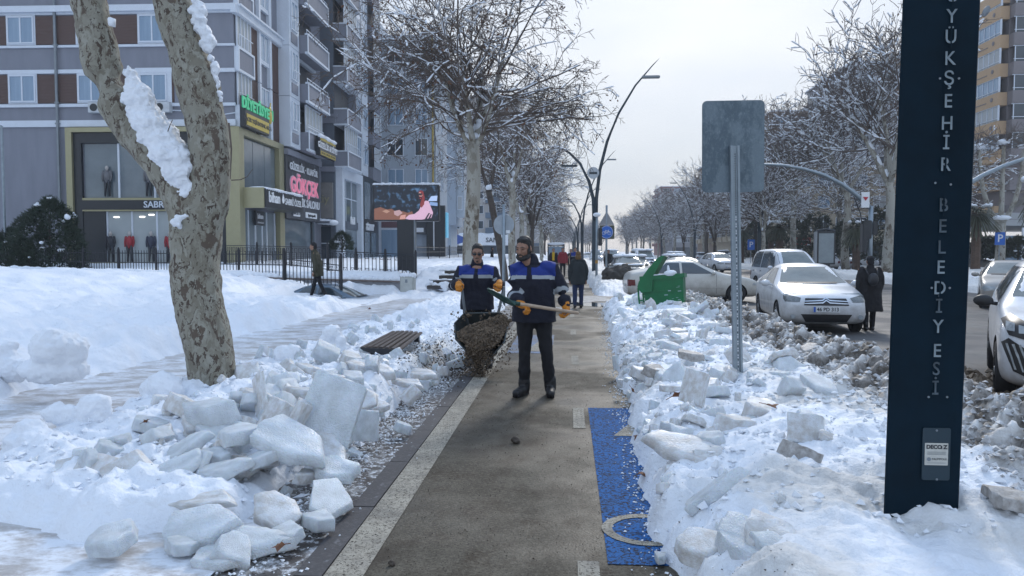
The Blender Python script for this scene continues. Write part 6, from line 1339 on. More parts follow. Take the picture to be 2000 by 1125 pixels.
# bench
bn = thing('park_bench', 'dark slatted park bench seat half buried in snow left of the wheelbarrow', 'bench', atz(745, 678, .34)); bn.location.z = 0
wood = mat('bench_slat', (.075, .06, .055), .45, var=.3, scale=6, aniso=(8, 1, 8)); bx = bn.location
pA, pB = atz(703, 677, .36), atz(786, 681, .36); pC, pD = atz(765, 646, .36), atz(827, 648, .36)
for i in range(7):
    f0 = (i + .08) / 7; f1 = (i + .80) / 7; a0 = pA.lerp(pB, f0) - bx; a1 = pA.lerp(pB, f1) - bx; c0 = pC.lerp(pD, f0) - bx; c1 = pC.lerp(pD, f1) - bx; dz = Vector((0, 0, -.035)); up = Vector((0, 0, .012 * math.sin(i * .55)))
    b_ = MB(); b_.add([a0 + dz, a1 + dz, c1 + dz, c0 + dz, a0 + up, a1 + up, c1 + up, c0 + up], [(0, 3, 2, 1), (4, 5, 6, 7), (0, 1, 5, 4), (1, 2, 6, 5), (2, 3, 7, 6), (3, 0, 4, 7)]); b_.build('slat', wood, bn, bevel=.006)
a0, a1 = pA - bx, pB - bx; fr = MB(); ax_ = (a1 - a0); n_ = 8
poly = [(0, -.01), (.10, -.05), (.25, -.07), (.30, -.12), (.42, -.27), (.62, -.27), (.72, -.12), (.90, -.06), (1, -.01)]
fr.add([a0 + ax_ * x + Vector((0, -.03, z)) for x, z in poly] + [a0 + ax_ * x + Vector((0, .05, z)) for x, z in poly], [tuple(range(9))[::-1], tuple(range(9, 18))] + [(i, (i + 1) % 9, 9 + (i + 1) % 9, 9 + i) for i in range(9)]); fr.build('end_frame', ironb, bn)
fr = MB()
for x in (.42, .55): fr.ell(a0 + ax_ * x + Vector((0, -.035, -.12)), (.018, .006, .018), 8, 6)
fr.build('bolts', whitem, bn)
fr = MB(); s_ = pC.lerp(pD, .5) - bx; fr.box(s_.x - .2, s_.x + .2, s_.y - .12, s_.y - .04, -.1, s_.z - .035); fr.build('leg', ironb, bn)

# green container
gb = mat('green_plastic', (.006, .14, .048), .42, var=.25, scale=1.6); 
bp0 = atz(1302, 612, .22); gc = thing('waste_container', 'tilted green plastic waste container with open lid stuck in the bank', 'waste container', bp0, R(-6)); gc.rotation_euler = (R(-2), R(-5), R(-12)); gc.location.z = .16; gc.scale = (1.02, 1.02, 1.12)
b_ = MB(); b_.add([(-.36, -.36, 0), (.40, -.36, 0), (.40, .36, 0), (-.36, .36, 0), (-.44, -.44, .80), (.44, -.44, .78), (.44, .44, .78), (-.44, .44, .80)], [(0, 3, 2, 1), (0, 1, 5, 4), (1, 2, 6, 5), (2, 3, 7, 6), (3, 0, 4, 7)]); b_.box(-.40, .40, -.40, .40, .70, .72)
for i in range(3): b_.box(-.42, -.36 + .0, -.40, -.38 + .0, .2 + .2 * i, .23 + .2 * i)
b_.build('body', gb, gc)
b_ = MB(); b_.box(-.47, .47, -.47, -.43, .74, .82); b_.box(-.47, .47, .43, .47, .74, .82); b_.box(.43, .47, -.43, .43, .74, .82); b_.box(-.47, -.43, -.43, .43, .74, .82)
b_.box(-.35, .36, -.43, -.40, .50, .53); b_.build('rim', gb, gc)
b_ = MB(); hp = [(-.455, .50), (-.53, .62), (-.49, .72), (-.28, .95), (-.06, 1.15), (.03, 1.19), (.09, 1.18), (-.02, 1.04), (-.16, .84), (-.20, .72), (-.22, .52)]
b_.add([(x, -.475, z) for x, z in hp] + [(x, .475, z) for x, z in hp], [tuple(range(11)), tuple(range(11, 22))[::-1]] + [((i + 1) % 11, i, 11 + i, 11 + (i + 1) % 11) for i in range(11)]); b_.build('lid', gb, gc)
b_ = MB(); b_.tube([(-.52, -.42, .15), (-.52, -.42, .6)], .02, 6); b_.tube([(-.52, .42, .15), (-.52, .42, .6)], .02, 6)
for z in (.15, .35, .58): b_.tube([(-.52, -.42, z), (-.42, -.40, z)], .014, 5)
b_.build('lifting_bar', gb, gc)
b_ = MB(); b_.box(-.38, .2, -.47, -.30, .815, .835); b_.ell((.18, -.44, .84), (.14, .10, .06), 8, 6); b_.ell((.15, -.46, .90), (.03, .03, .10), 6, 5); b_.build('snow', snowroof, gc, True)
scr = MB(); rnd = random.Random(4)
for i in range(10): x, z = rnd.uniform(0, .34), rnd.uniform(.28, .62); scr.box(x, x + rnd.uniform(.01, .08), -.4435 + (0.62 - z) * .1, -.441 + (0.62 - z) * .1, z, z + rnd.uniform(.004, .02))
scr.box(-.1, .32, -.392, -.389, .27, .285); scr.build('scratches', mat('scratch', (.30, .42, .42), .6), gc)
# plastic bags by the container
for (u, v, w_, cc, lb, c2) in ((1352, 598, .30, (.62, .70, .74), 'white plastic rubbish bag beside the green container', 0), (1358, 610, .16, (.16, .36, .60), 'blue plastic bag under the white bag by the container', 1)):
    p = atz(u, v, .25); b_ = MB(); b_.ell((0, 0, 0), (w_, w_ * .7, w_ * .55), 14, 10); b_.ell((w_ * .4, 0, w_ * .3), (w_ * .5, w_ * .4, w_ * .4), 12, 8); b_.ell((-w_ * .2, 0, w_ * .5), (w_ * .3,) * 3, 8, 6)
    o = remesh(b_, 'rubbish_bag', mat('bag_%d' % c2, cc, .3, var=.1), None, .02, 1, disp=[(.06, 6), (.03, 15)]); o.location = p; tag(o, lb, 'bag')
    if c2 == 0:
        g_ = MB(); g_.prism(circle(.05, 10), T(0, -w_ * .72, 0) @ FACE_CAM, .01); g_.build('green_logo', gb, o)
b_ = MB(); b_.ell((0, 0, 0), (.16, .1, .07), 10, 8); o = b_.build('scrap_box', yel, None, True, label='mustard coloured scrap lying on the icy cross path', cat='litter'); o.location = atz(1206, 586, .05)
# gravel under tarp behind the sign
b_ = MB(); b_.ell((0, 0, 0), (.7, .6, .45), 14, 10); b_.ell((.3, 0, .2), (.35, .3, .3), 10, 8)
o = remesh(b_, 'earth_heap', mat('dark_earth', (.05, .045, .04), .9, var=.3), None, .05, 1, disp=[(.12, 4), (.05, 11)]); o.location = at(1208, 528, 31); o.location.z = .55; tag(o, 'dark earth heap on the snow beside the bicycle sign', 'earth heap')

# ================================================================== CARS
tyre = mat('tyre_rubber', (.014, .014, .015), .8); rimm = mat('alloy_rim', (.38, .40, .42), .35, .7); plast = mat('black_plastic', (.015, .016, .018), .5, var=0)
chrome = mat('chrome', (.55, .57, .6), .2, 1, var=0); lampg = mat('headlamp_glass', (.30, .33, .35), .12, var=.25, scale=14, spec=.9); redlamp = mat('tail_lamp', (.12, .008, .01), .2, var=0)
wsg = mat('windscreen_glass', (.10, .12, .115), .07, col2=(.18, .20, .19), scale=1.6, spec=.9); sideg = mat('side_window_glass', (.035, .05, .062), .06, var=0, spec=.9)  # windscreen base kept pale: part of the sky's reflection is in its colour
platem = mat('plate_white', (.62, .64, .66), .5, var=0); eub = mat('plate_blue', (.02, .10, .45), .5, var=0); grillm = mat('grille_black', (.012, .012, .014), .4, var=0); seam = mat('panel_gap', (.03, .03, .032), .7, var=0)
PROF = {
 'sedan': dict(H=1.45, L=4.42, W=.875, st=[(-2.21, .66, .30, .52, .60, .56), (-2.14, .78, .22, .66, .73, .66), (-1.9, .85, .18, .76, .85, .72), (-1.3, .87, .17, .86, .95, .74), (-.92, .875, .17, .92, .99, .73), (-.15, .875, .17, .94, 1.40, .56), (.35, .875, .17, .95, 1.455, .57), (.95, .875, .17, .97, 1.41, .56), (1.5, .87, .17, .98, 1.13, .62), (1.95, .85, .19, .96, 1.06, .68), (2.14, .80, .26, .84, .98, .66), (2.21, .72, .34, .62, .72, .6)], wx=(-1.38, 1.32), wr=.31),
 'hatch': dict(H=1.5, L=4.1, W=.86, st=[(-2.05, .66, .30, .54, .64, .56), (-1.98, .78, .22, .70, .78, .66), (-1.75, .84, .18, .80, .92, .70), (-1.2, .86, .17, .90, 1.00, .72), (-.85, .86, .17, .94, 1.06, .70), (-.15, .86, .17, .95, 1.46, .56), (.4, .86, .17, .96, 1.50, .57), (1.3, .86, .17, .98, 1.46, .56), (1.75, .85, .19, .98, 1.28, .58), (1.98, .82, .24, .92, 1.04, .62), (2.05, .74, .34, .62, .72, .6)], wx=(-1.28, 1.25), wr=.31),
 'suv': dict(H=1.64, L=4.5, W=.92, st=[(-2.25, .70, .36, .66, .84, .60), (-2.17, .83, .28, .84, .98, .70), (-1.9, .90, .24, .94, 1.05, .75), (-1.3, .92, .24, 1.0, 1.10, .77), (-.95, .92, .24, 1.03, 1.15, .76), (-.3, .92, .24, 1.05, 1.56, .62), (.3, .92, .24, 1.06, 1.64, .63), (1.4, .92, .24, 1.08, 1.60, .62), (1.95, .91, .26, 1.06, 1.30, .66), (2.18, .88, .32, .96, 1.10, .70), (2.25, .78, .42, .66, .78, .66)], wx=(-1.40, 1.38), wr=.35),
 'van': dict(H=1.84, L=4.4, W=.88, st=[(-2.2, .68, .32, .62, .78, .58), (-2.12, .80, .24, .80, .92, .68), (-1.85, .86, .2, .92, 1.02, .72), (-1.35, .88, .2, .98, 1.12, .74), (-1.1, .88, .2, 1.0, 1.22, .72), (-.5, .88, .2, 1.02, 1.74, .64), (.1, .88, .2, 1.03, 1.83, .66), (1.9, .88, .2, 1.05, 1.82, .66), (2.12, .87, .26, 1.05, 1.70, .66), (2.2, .82, .34, .9, 1.1, .66)], wx=(-1.38, 1.32), wr=.33)}
def car_body(kind, paint, detail=2):
    P = PROF[kind]; mb = MB(); rows = []
    for (y, w, zb, zbelt, zt, wr) in P['st']:
        half = [(0, zb), (w * .86, zb), (w * .985, zb + .09), (w, (zb + zbelt) * .52), (w * .965, zbelt), ((w * .955 + wr) / 2 if zt - zbelt > .2 else w * .93, zbelt + (zt - zbelt) * .5), (wr, zt - .025), (wr * .6, zt), (0, zt + .012)]
        rows.append([(x, y, z) for x, z in half] + [(-x, y, z) for x, z in half[-2:0:-1]])
    n = len(rows[0]); vs = [p for r in rows for p in r]; N = len(rows)
    fs = [(i * n + k, i * n + (k + 1) % n, (i + 1) * n + (k + 1) % n, (i + 1) * n + k) for i in range(N - 1) for k in range(n)]
    fs += [tuple(range(n))[::-1], tuple((N - 1) * n + k for k in range(n))]
    mb.add(vs, fs); me = mb.mesh('body', [paint, plast])
    bm = bmesh.new(); bm.from_mesh(me); bmesh.ops.recalc_face_normals(bm, faces=bm.faces[:]); bm.to_mesh(me); bm.free()
    me = bake_mods(me, [('SUBSURF', dict(levels=detail, render_levels=detail))])
    bm = bmesh.new(); bm.from_mesh(me); bvh = BVHTree.FromBMesh(bm); bm.free()
    # wheel arches
    cut = MB()
    for y in P['wx']:
        for s in (-1, 1):
            c = Matrix.Translation((s * (P['W'] - .26) if s > 0 else -P['W'] - .1 + .0, y, P['wr'])) @ Matrix.Rotation(R(90), 4, 'Y'); cut.prism(circle(P['wr'] * 1.17, 24), c, .36, 1)
    cm = cut.mesh('c', [paint, plast]); co_ = bpy.data.objects.new('c', cm); C.objects.link(co_)
    me.name = 'body'; me2 = bake_mods(me, [('BOOLEAN', dict(operation='DIFFERENCE', object=co_, solver='EXACT', material_mode='TRANSFER'))]) if False else None
    o = bpy.data.objects.new('tmpb', me); C.objects.link(o); md = o.modifiers.new('b', 'BOOLEAN'); md.operation = 'DIFFERENCE'; md.object = co_; md.solver = 'EXACT'
    dg = bpy.context.evaluated_depsgraph_get(); dg.update(); me2 = bpy.data.meshes.new_from_object(o.evaluated_get(dg)); bpy.data.objects.remove(o); bpy.data.objects.remove(co_)
    me2.name = 'body'; me2.polygons.foreach_set('use_smooth', [True] * len(me2.polygons))
    try: me2.set_sharp_from_angle(angle=R(40))
    except Exception: pass
    return me2, bvh, P
def patch(name, bvh, poly, axis, m, parent, off=.006, thick=True, sign=1, cuts=3):
    """poly in (x,z) for 'front'/'back', (y,z) for 'side', (x,y) for 'top'; laid on the body surface"""
    bm = bmesh.new(); vs = [bm.verts.new((p[0], p[1], 0)) for p in poly]; bm.faces.new(vs); bmesh.ops.triangulate(bm, faces=bm.faces[:])
    for _ in range(cuts):
        ed = [e for e in bm.edges if e.calc_length() > .07]
        if ed: bmesh.ops.subdivide_edges(bm, edges=ed, cuts=1, use_grid_fill=False); bmesh.ops.triangulate(bm, faces=[f for f in bm.faces if len(f.verts) > 3])
    for v in bm.verts:
        a, b = v.co.x, v.co.y
        if axis == 'front': o_, d = Vector((a, -5, b)), Vector((0, 1, 0))
        elif axis == 'back': o_, d = Vector((a, 5, b)), Vector((0, -1, 0))
        elif axis == 'side': o_, d = Vector((5 * sign, a, b)), Vector((-sign, 0, 0))
        else: o_, d = Vector((a, b, 5)), Vector((0, 0, -1))
        h = bvh.ray_cast(o_, d)
        if h[0] is None: v.co = o_ + d * 4.3
        else: v.co = h[0] + (h[1] if h[1].dot(d) < 0 else -h[1]) * off
    bmesh.ops.recalc_face_normals(bm, faces=bm.faces[:])
    me = bpy.data.meshes.new(name); bm.to_mesh(me); bm.free(); me.materials.append(m); me.polygons.foreach_set('use_smooth', [True] * len(me.polygons)); return link_mesh(name, me, parent)
WH = {}
def wheel(parent, x, y, r, s, spokes=5):
    k = (round(r, 2), spokes)
    if k not in WH:
        t = MB(); prof = [(.0, r * .62), (.015, r * .66), (0.0, r * .9), (.02, r), (.18, r), (.2, r * .9), (.2, r * .6)]; n = 28; vs = []
        for yy, rr in prof: vs += [(-yy, rr * math.cos(6.2832 * i / n), rr * math.sin(6.2832 * i / n)) for i in range(n)]
        t.add(vs, [(j * n + i, j * n + (i + 1) % n, (j + 1) * n + (i + 1) % n, (j + 1) * n + i) for j in range(len(prof) - 1) for i in range(n)] + [tuple((len(prof) - 1) * n + i for i in range(n))])
        g = MB(); Mx = Matrix.Rotation(R(90), 4, 'Y'); g.prism(circle(r * .60, 24), T(-.06, 0, 0) @ Mx, .01); 
        h = MB(); h.prism(circle(r * .14, 12), T(-.03, 0, 0) @ Mx, .03)
        for i in range(spokes):
            a = 6.2832 * i / spokes; Mr = Matrix.Rotation(a, 4, 'X'); h.box(-.045, -.01, -r * .10, r * .10, r * .08, r * .60, M=Mr)
        rg = []
        for i in range(24): t_ = 6.2832 * i / 24; rg += [(-.005, r * .66 * math.cos(t_), r * .66 * math.sin(t_)), (-.005, r * .56 * math.cos(t_), r * .56 * math.sin(t_))]
        h.add(rg, [(2 * i, (2 * i + 2) % 48, (2 * i + 3) % 48, 2 * i + 1) for i in range(24)])
        WH[k] = (t.mesh('tyre', tyre, True), h.mesh('rim', rimm), g.mesh('hub_disc', plast))
    w = bpy.data.objects.new('wheel', None); C.objects.link(w); w.parent = parent; w.location = (x, y, r); w.rotation_euler = (0, 0, 0 if s > 0 else math.pi)
    for nm, me in zip(('tyre', 'rim', 'hub_disc'), WH[k]): link_mesh(nm, me, w)
    return w
def make_car(kind, paint, label, loc, rz, style='plain', plate=None, name='parked_car', group=None, snowy=False, dusty=True, detail=2, glassm=None, cat='car'):
    t = thing(name, label, cat, loc, rz, group); me, bvh, P = car_body(kind, paint, detail); b = link_mesh('body', me, t); W_ = P['W']; H = P['H']; st = P['st']
    ws = [s for s in st if s[4] - s[3] > .3]; iw = st.index(ws[0]); ybase, ytop = st[iw - 1][0], ws[0][0]; zb0, zt0 = st[iw - 1][4], ws[0][4]; ie = st.index(ws[-1]); yrt, yrb = ws[-1][0], st[ie + 1][0]; zrt, zrb = ws[-1][4], st[ie + 1][4]; belt = ws[0][3]
    wt, wb = ws[0][5] * .93, W_ * .80
    patch('windscreen', bvh, [(-wb, zb0 + .03), (wb, zb0 + .03), (wt, zt0 - .04), (-wt, zt0 - .04)], 'front', glassm or wsg, t, .007)
    if kind in ('sedan',): patch('rear_window', bvh, [(-wt, yrt + .08), (wt, yrt + .08), (wt * 1.12, yrb - .02), (-wt * 1.12, yrb - .02)], 'top', sideg, t, .007)
    else: patch('rear_window', bvh, [(-wb * .9, belt + .10), (wb * .9, belt + .10), (wt * .98, H - .14), (-wt * .98, H - .14)], 'back', sideg, t, .007)
    zr = H - .12; ym = (ytop + yrt) / 2 + .05
    for s in (-1, 1):
        yb0 = ybase + .30
        patch('side_window', bvh, [(yb0, belt + .035), (ym - .05, belt + .035), (ym - .05, zr), (ytop + .16, zr)], 'side', sideg, t, .006, sign=s)
        ye = (yrb - .20) if kind == 'sedan' else yrt + .05
        patch('side_window', bvh, [(ym + .03, belt + .035), (ye, belt + .055), (yrt - .05 if kind == 'sedan' else ye - .12, zr), (ym + .03, zr)], 'side', sideg, t, .006, sign=s)
        for (a, bb) in ((yb0 - .10, yb0 - .092), (ym - .012, ym - .002), (ye - .05, ye - .04)):
            patch('door_gap', bvh, [(a, .32), (bb, .32), (bb, belt + .02), (a, belt + .02)], 'side', seam, t, .004, sign=s)
        for yy in (ym - .22, ye - .22 if kind != 'van' else ye - .6):
            patch('door_handle', bvh, [(yy, belt - .12), (yy + .16, belt - .12), (yy + .16, belt - .085), (yy, belt - .085)], 'side', paint if kind != 'van' else plast, t, .022, sign=s)
        m_ = MB(); m_.ell((s * (W_ + .10), ybase + .32, belt + .06), (.11, .07, .075), 12, 8); m_.tube([(s * (W_ - .05), ybase + .34, belt + .02), (s * (W_ + .06), ybase + .33, belt + .04)], .025, 6); m_.build('mirror', plast if style == 'claw' else paint, t, True)
        for yy in P['wx']: wheel(t, s * (W_ - .01), yy, P['wr'], s, 7 if style == 'claw' else 5)
    z1 = st[1][3]
    if style == 'chevron':
        for s in (-1, 1):
            patch('headlight', bvh, [(s * .52, .665), (s * .78, .665), (s * .80, .72), (s * .79, .79), (s * .72, .80), (s * .48, .745)], 'front', mat('lamp_housing', (.12, .13, .13), .15, var=.4, scale=18, spec=.9), t, .010)
            patch('fog_lamp_recess', bvh, [(s * .50, .34), (s * .72, .30), (s * .78, .44), (s * .66, .47)], 'front', paint, t, .014)
            f_ = MB(); f_.prism(circle(.048, 14), T(s * .66, -2.205, .37) @ FACE_CAM, .03); f_.build('fog_lamp', lampg, t)
            patch('side_lamp', bvh, [(-1.9, .78), (-1.72, .80), (-1.74, .84), (-1.9, .83)], 'side', lampg, t, .008, sign=s)
        patch('upper_grille', bvh, [(-.44, .60), (.44, .60), (.40, .74), (-.40, .74)], 'front', grillm, t, .008)
        for zz in (.655, .70):
            for s in (-1, 1): patch('chevron_bar', bvh, [(s * .43, zz - .014), (s * .07, zz + .008), (0, zz + .055), (0, zz + .03), (s * .07, zz - .016), (s * .43, zz - .03)][::1], 'front', chrome, t, .016)
        patch('lower_grille', bvh, [(-.50, .42), (.50, .42), (.40, .26), (-.40, .26)], 'front', grillm, t, .010)
    elif style == 'claw':
        for s in (-1, 1):
            patch('headlight', bvh, [(s * .40, .80), (s * .52, .76), (s * .80, .83), (s * .86, .97), (s * .78, 1.03), (s * .46, .86)], 'front', grillm, t, .012)
            for dx in (0, .10, .20): patch('lamp_element', bvh, [(s * (.55 + dx), .83 + dx * .2), (s * (.62 + dx), .835 + dx * .2), (s * (.62 + dx), .90 + dx * .3), (s * (.55 + dx), .885 + dx * .3)], 'front', lampg, t, .018)
            patch('claw_recess', bvh, [(s * .58, .38), (s * .76, .46), (s * .86, .74), (s * .80, .80), (s * .66, .70), (s * .46, .50)], 'front', grillm, t, .012)
            for i in range(3): patch('claw_light', bvh, [(s * (.60 + .065 * i), .44 + .02 * i), (s * (.615 + .065 * i), .44 + .02 * i), (s * (.72 + .05 * i), .74), (s * (.70 + .05 * i), .745)], 'front', lampg, t, .02)
        patch('upper_grille', bvh, [(-.38, .90), (.38, .90), (.50, .62), (.30, .50), (-.30, .50), (-.50, .62)], 'front', grillm, t, .010)
        for k in range(7):
            zz = .54 + .05 * k
            patch('grille_bar', bvh, [(-.40, zz), (.40, zz), (.40, zz + .012), (-.40, zz + .012)], 'front', chrome, t, .018)
        patch('lower_intake', bvh, [(-.45, .45), (.45, .45), (.62, .33), (-.62, .33)], 'front', grillm, t, .012); patch('skid_plate', bvh, [(-.62, .325), (.62, .325), (.5, .29), (-.5, .29)], 'front', chrome, t, .02)
    else:
        hz = z1 + .0
        for s in (-1, 1):
            patch('headlight', bvh, [(s * .44, hz - .09), (s * .74, hz - .12), (s * .80, hz - .02), (s * .74, hz + .035), (s * .48, hz + .01)], 'front', lampg, t, .010)
            patch('tail_light', bvh, [(s * .58, hz - .10), (s * .80, hz - .10), (s * .80, hz + .12), (s * .60, hz + .12)], 'back', redlamp, t, .010)
            patch('tail_light', bvh, [(P['L'] / 2 - .26, hz - .08), (P['L'] / 2 - .05, hz - .08), (P['L'] / 2 - .09, hz + .10), (P['L'] / 2 - .24, hz + .12)], 'side', redlamp, t, .010, sign=s)
            patch('headlight', bvh, [(-P['L'] / 2 + .08, hz - .08), (-P['L'] / 2 + .32, hz - .06), (-P['L'] / 2 + .26, hz + .02), (-P['L'] / 2 + .10, hz)], 'side', lampg, t, .010, sign=s)
        patch('upper_grille', bvh, [(-.36, hz - .11), (.36, hz - .11), (.40, hz - .01), (-.40, hz - .01)], 'front', grillm, t, .008)
        patch('grille_bar', bvh, [(-.34, hz - .07), (.34, hz - .07), (.34, hz - .05), (-.34, hz - .05)], 'front', chrome, t, .016)
        patch('lower_intake', bvh, [(-.40, .27), (.40, .27), (.46, .38), (-.46, .38)], 'front', grillm, t, .010)
        patch('rear_plate', bvh, [(-.25, .52), (.25, .52), (.25, .62), (-.25, .62)], 'back', platem, t, .010)
        for s in (-1, 1): patch('body_strip', bvh, [(-.95, .50), (1.0, .50), (1.0, .535), (-.95, .535)], 'side', plast if kind == 'van' else paint, t, .012, sign=s)
    pz = .52 if style == 'chevron' else (.50 if style != 'claw' else .40); h = bvh.ray_cast(Vector((0, -5, pz)), Vector((0, 1, 0)))[0]; py = (h.y if h else -P['L'] / 2) - .02
    b_ = MB(); b_.prism(rrect(.52, .112, .01), T(0, py, pz) @ FACE_CAM, .012); pl = b_.build('number_plate', platem, t); b_ = MB(); b_.box(-.258, -.215, py - .014, py - .0125, pz - .054, pz + .054); b_.build('plate_band', eub, pl)
    text(plate or '46 KL 208', .105, blackp, T(.02, py - .0135, pz) @ FACE_CAM, pl, ext=.001, bold=.002, sx=.95)
    patch('wiper', bvh, [(-wb * .8, zb0 + .015), (wb * .7, zb0 + .015), (wb * .7, zb0 + .04), (-wb * .8, zb0 + .035)], 'front', plast, t, .016)
    if snowy:
        s_ = MB(); rnd = random.Random(len(label))
        for i in range(16): x, y = rnd.uniform(-.5, .5), rnd.uniform(ytop + .1, yrt); s_.ell((x, y, H - .02), (rnd.uniform(.2, .4), rnd.uniform(.3, .5), rnd.uniform(.05, .14)), 8, 5)
        for i in range(8): x, y = rnd.uniform(-.6, .6), rnd.uniform(ybase - .5, ybase); s_.ell((x, y, st[iw - 1][4] - .03), (rnd.uniform(.15, .4), .25, rnd.uniform(.04, .1)), 8, 5)
        s_.build('snow', snowroof, t, True)
    return t
def paintm(nm, c, c2=None):
    m = mat('paint_' + nm, c, .28, 0, var=.05, scale=1.5, col2=c2, spec=.6, coat=.5); n, l, b = nodes(m)
    src = b.inputs['Base Color'].links[0].from_socket; t = n.new('ShaderNodeTexCoord'); sp = n.new('ShaderNodeSeparateXYZ'); l.new(t.outputs['Object'], sp.inputs[0])
    nz = n.new('ShaderNodeTexNoise'); nz.inputs['Scale'].default_value = 5; nz.inputs['Detail'].default_value = 8; nz.inputs['Roughness'].default_value = .7; l.new(t.outputs['Object'], nz.inputs['Vector'])
    ad = n.new('ShaderNodeMath'); ad.operation = 'MULTIPLY_ADD'; ad.inputs[1].default_value = -.9; l.new(nz.outputs[0], ad.inputs[0]); l.new(sp.outputs[2], ad.inputs[2])
    mr = n.new('ShaderNodeMapRange'); mr.inputs[1].default_value = .35; mr.inputs[2].default_value = -.25; mr.inputs[3].default_value = .06; mr.inputs[4].default_value = .75; l.new(ad.outputs[0], mr.inputs[0])
    mx = n.new('ShaderNodeMix'); mx.data_type = 'RGBA'; l.new(mr.outputs[0], mx.inputs[0]); l.new(src, mx.inputs[6]); mx.inputs[7].default_value = (.20, .175, .145, 1); l.new(mx.outputs[2], b.inputs['Base Color'])
    rr = n.new('ShaderNodeMapRange'); rr.inputs[3].default_value = .25; rr.inputs[4].default_value = .8; l.new(mr.outputs[0], rr.inputs[0]); l.new(rr.outputs[0], b.inputs['Roughness']); return m
whitep_ = paintm('dusty_white', (.60, .63, .67), (.70, .73, .78)); silverp = paintm('champagne_silver', (.30, .29, .275)); white2 = paintm('clean_white', (.62, .66, .72)); creamw = paintm('cream_white', (.55, .55, .52)); greyc = paintm('dark_grey', (.05, .055, .065)); bluec = paintm('steel_blue', (.07, .13, .20)); beigec = paintm('grey_beige', (.20, .20, .185))
RZ = -.12
make_car('sedan', whitep_, 'dusty white saloon parked facing the camera beside the woman in black', (5.55, 17.95, RZ), R(-6), 'chevron', '46 PD 313')
make_car('sedan', creamw, 'cream white saloon standing sideways behind the green container', (4.15, 25.9, RZ), R(93), 'plain', '46 AB 512')
pg = make_car('suv', white2, 'shiny white crossover with claw shaped lights cut by the right picture edge', (6.36, 9.78, RZ), R(-27), 'claw', '46 HT 905')
make_car('sedan', silverp, 'champagne silver saloon facing the camera right of the dark pillar', (14.0, 24.7, RZ), R(-27), 'plain', '46 FC 871')
make_car('van', white2, 'white high roofed van directly behind the white saloon', (8.85, 30.8, RZ), R(4), 'plain', '46 VN 264')
make_car('suv', white2, 'white crossover with lit headlights driving beyond the sign post', (11.9, 60, RZ), R(10), 'plain', '46 EL 330', name='moving_car')
b_ = MB()
# cars further back along the left kerb
fc = [('hatch', beigec, 3.15, 40, 2, 'pale green grey hatchback behind the snow heap by the bicycle sign', True), ('sedan', beigec, 5.6, 36.5, 4, 'grey beige saloon right behind the sideways cream saloon', False), ('sedan', greyc, 4.4, 49, 0, 'dark saloon with snowy bonnet behind the green grey hatchback', True),
      ('van', white2, 5.6, 56, 3, 'white van with snow heaped on its bonnet in the parked line', True), ('suv', greyc, 9.6, 68, 182, 'dark off roader seen from behind left of the moving crossover', True), ('van', white2, 4.3, 74, 0, 'white minibus at the head of the distant queue', True), ('van', white2, 3.6, 96, 0, 'smaller far white van nearest the row of lamps', True),
      ('suv', greyc, 7.6, 82, 0, 'dark people carrier standing far back in the queue', True), ('hatch', greyc, 6.6, 46, 2, 'black hatchback beside the white snowy van', True), ('sedan', white2, 3.3, 120, 0, 'tiny white saloon furthest along the left kerb', True),
      ('hatch', white2, 24.2, 73, 183, 'white hatchback with its rear towards us right of the advertising panel', True), ('sedan', whitep_, 28.3, 74, 115, 'white saloon parked at an angle beyond the black clad woman', True), ('van', greyc, 21.8, 84, 170, 'dark people carrier under the palms left of the white van', True), ('sedan', greyc, 31.5, 72, 100, 'dark saloon just left of the pillar on the far side', False),
      ('hatch', greyc, 34.0, 66, 95, 'black hatchback half hidden by the left pillar edge', False), ('sedan', creamw, 21.6, 100, 175, 'pale saloon on the far side between the trunks', True), ('van', bluec, 22.0, 108, 175, 'teal van behind the sign post on the far side', True), ('hatch', white2, 22.4, 128, 175, 'white hatchback far along the slip road', True), ('sedan', white2, 22.2, 150, 175, 'white saloon furthest along the slip road', True)]
for kd, pm_, x, y, a, lb, sn in fc: make_car(kd, pm_, lb, (x, y, RZ), R(a), 'plain', None, snowy=sn, detail=1)
bc = make_car('sedan', bluec, 'steel blue saloon sunk in the ramp before the retaining wall', (-8.15, 25.75, -.98), R(88), 'plain', '46 DN 118', snowy=False)
# headlight glow of the moving car
for o in list(C.objects):
    if o.name.startswith('moving_car') and not o.parent:
        for ch in o.children:
            if ch.name.startswith('headlight'): pass

# ================================================================== PEOPLE
skin = mat('skin', (.28, .155, .105), .55, var=.08, scale=12); hair = mat('black_hair', (.008, .007, .007), .6, var=.2, scale=40); navy = mat('navy_cloth', (.005, .0065, .018), .85, var=.15, scale=10, bump=.3, bscale=60); royal = mat('royal_blue_cloth', (.004, .024, .20), .75, var=.1, scale=10, bump=.3, bscale=60)
refl = mat('reflective_tape', (.30, .33, .36), .4, var=.05); trous = mat('dark_trousers', (.004, .0045, .008), .85, var=.2, scale=10); boot = mat('black_boots', (.012, .012, .014), .55, var=.1); glove = mat('orange_gloves', (.55, .20, .012), .6, var=.12, scale=20, bump=.3, bscale=80)
blackc = mat('black_coat', (.008, .008, .011), .85, var=.2, scale=6); olive = mat('olive_coat', (.035, .035, .02), .85, var=.2, scale=8); denim = mat('blue_denim', (.012, .025, .075), .85, var=.15, scale=20); redc = mat('red_jacket', (.20, .015, .025), .8, var=.1); yelc = mat('yellow_jumper', (.55, .36, .02), .8, var=.1); furm = mat('brown_fur', (.12, .07, .03), .95, var=.3, scale=30)
V3 = Vector
